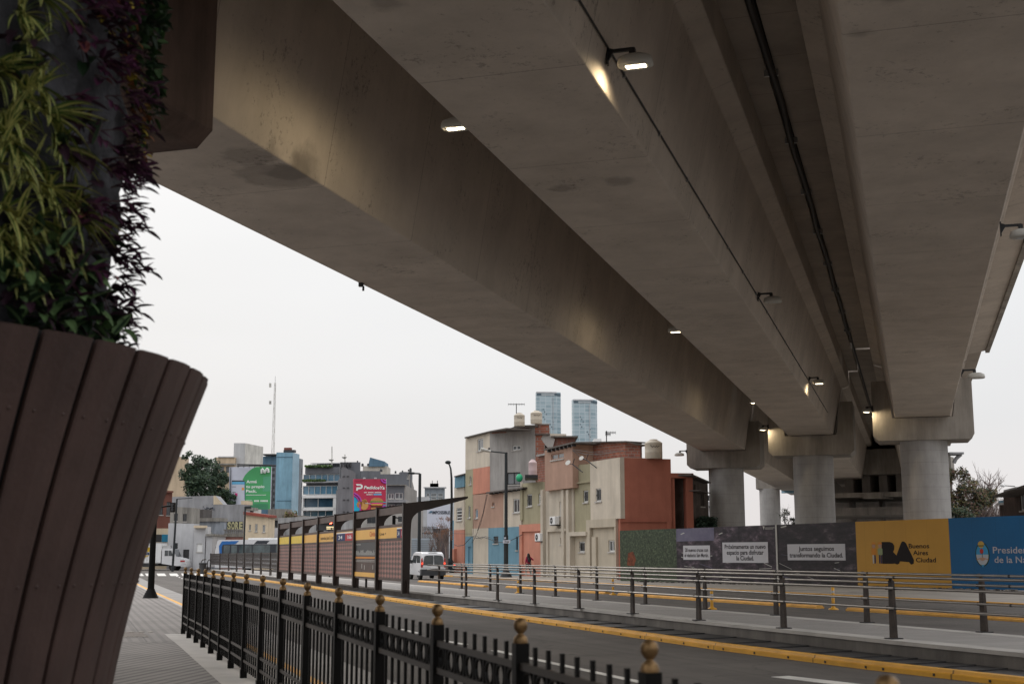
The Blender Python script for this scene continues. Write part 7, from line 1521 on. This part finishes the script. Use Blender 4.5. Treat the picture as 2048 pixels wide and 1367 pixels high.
    if hairlong:
        vs=[];n2=10
        for i in range(9):
            t=i/8; w_=.10+.045*math.sin(t*3); 
            for k in range(n2+1):
                an=math.pi*(.05+.9*k/n2); vs.append((math.cos(an)*w_*(1+.03*math.sin(k*3+i)),-.01-math.sin(an)*(.10+.05*t),1.64-.42*t+.01*math.sin(k*2.3)))
        q.add(vs,[(i*(n2+1)+k,i*(n2+1)+k+1,(i+1)*(n2+1)+k+1,(i+1)*(n2+1)+k) for i in range(8) for k in range(n2)],hair,True)
        q.add(vs,[tuple(range(8*(n2+1),9*(n2+1)))],hair)
    # local meshes: keep as children without subtracting the world location
    def loc_build(qq,nm): 
        me=bpy.data.meshes.new(nm); mats=[]
        for m_ in qq.m:
            if m_ not in mats: mats.append(m_)
        me.from_pydata(qq.v,[],qq.f); [me.materials.append(m_) for m_ in mats]; me.polygons.foreach_set('material_index',[mats.index(m_) for m_ in qq.m]); me.polygons.foreach_set('use_smooth',qq.s); me.update(); o=bpy.data.objects.new(nm,me); COL.objects.link(o); o.parent=r; return o
    loc_build(q,'hair'); loc_build(f,'face')
    if bag:
        g_=thing('backpack' if bag=='backpack' else 'bag',{'backpack':'black backpack worn by the woman in the red top','bag':'dark rucksack carried by the person beside the truck'}[bag],'bag',base); g_.rotation_euler=r.rotation_euler; g_.scale=r.scale
        q=MB(); q.sphere((0,-.17,1.22),.15,bagm,12,(.95,.55,1.25)); q.sphere((0,-.23,1.13),.09,bagm,10,(1,.5,1)); 
        for sx in (-1,1): q.path([(sx*.09,-.11,1.36),(sx*.10,-.02,1.46),(sx*.11,.09,1.38),(sx*.11,.12,1.25),(sx*.12,.02,1.08),(sx*.1,-.1,1.08)],.014,bagm,5)
        o=loc_build(q,'pack'); o.parent=g_
    return r
bagm=M('black_bag',(.015,.015,.017),rough=.7,var=.1,bump=0); hairm=M('black_hair',(.012,.010,.010),rough=.5,var=.2,scale=20,bump=0); redtop=M('crimson_top',(.30,.012,.055),rough=.8,var=.1,bump=0); legm=M('black_leggings',(.015,.015,.018),rough=.8,var=.1,bump=0); shoem=M('pale_shoe',(.40,.42,.35),rough=.6,var=.1,bump=0)
w=gnd(1057,1152,0); person('woman in a crimson top and black leggings walking past the coral wall',tuple(w),(-.35,.94),1.69,redtop,legm,shoem,hairm,(.36,-.08,1.20,.27,.06,1.33),.6,True,'backpack')
w=gnd(376,1137.5,ZR); person('person in dark clothes walking in front of the white truck',tuple(w),(-.2,1),1.75,M('dark_jacket',(.02,.025,.04),rough=.8,var=.1,bump=0),legm,legm,hairm,(.26,-.05,1.15,.22,.1,1.0),.5,False,'bag')
# small bin and hand rail at the platform's far end
b=gnd(405,1147,ZR); r=thing('litter_bin','small grey bin at the far end of the platform','bin',tuple(b)); q=MB(); q.lathe(b,[(.3,0),(.33,.9),(.36,.92),(.36,1.0),(.2,1.02)],bump_m,14); q.build('body',r); q=MB(); q.lathe(b,[(.37,.84),(.37,.9)],MT['iron'],14); q.build('band',r)
b=gnd(417,1137,ZP); r=thing('ramp_handrail','dark looped handrail at the start of the platform ramp','handrail',tuple(b)); q=MB()
for dx in (-.55,.1): q.path([b+Vector((dx,-1,-.3)),b+Vector((dx,-1,.75)),b+Vector((dx+.15,-1,.95)),b+Vector((dx+.5,-1,1.0))],.05,MT['rust'],6)
q.build('tube',r)
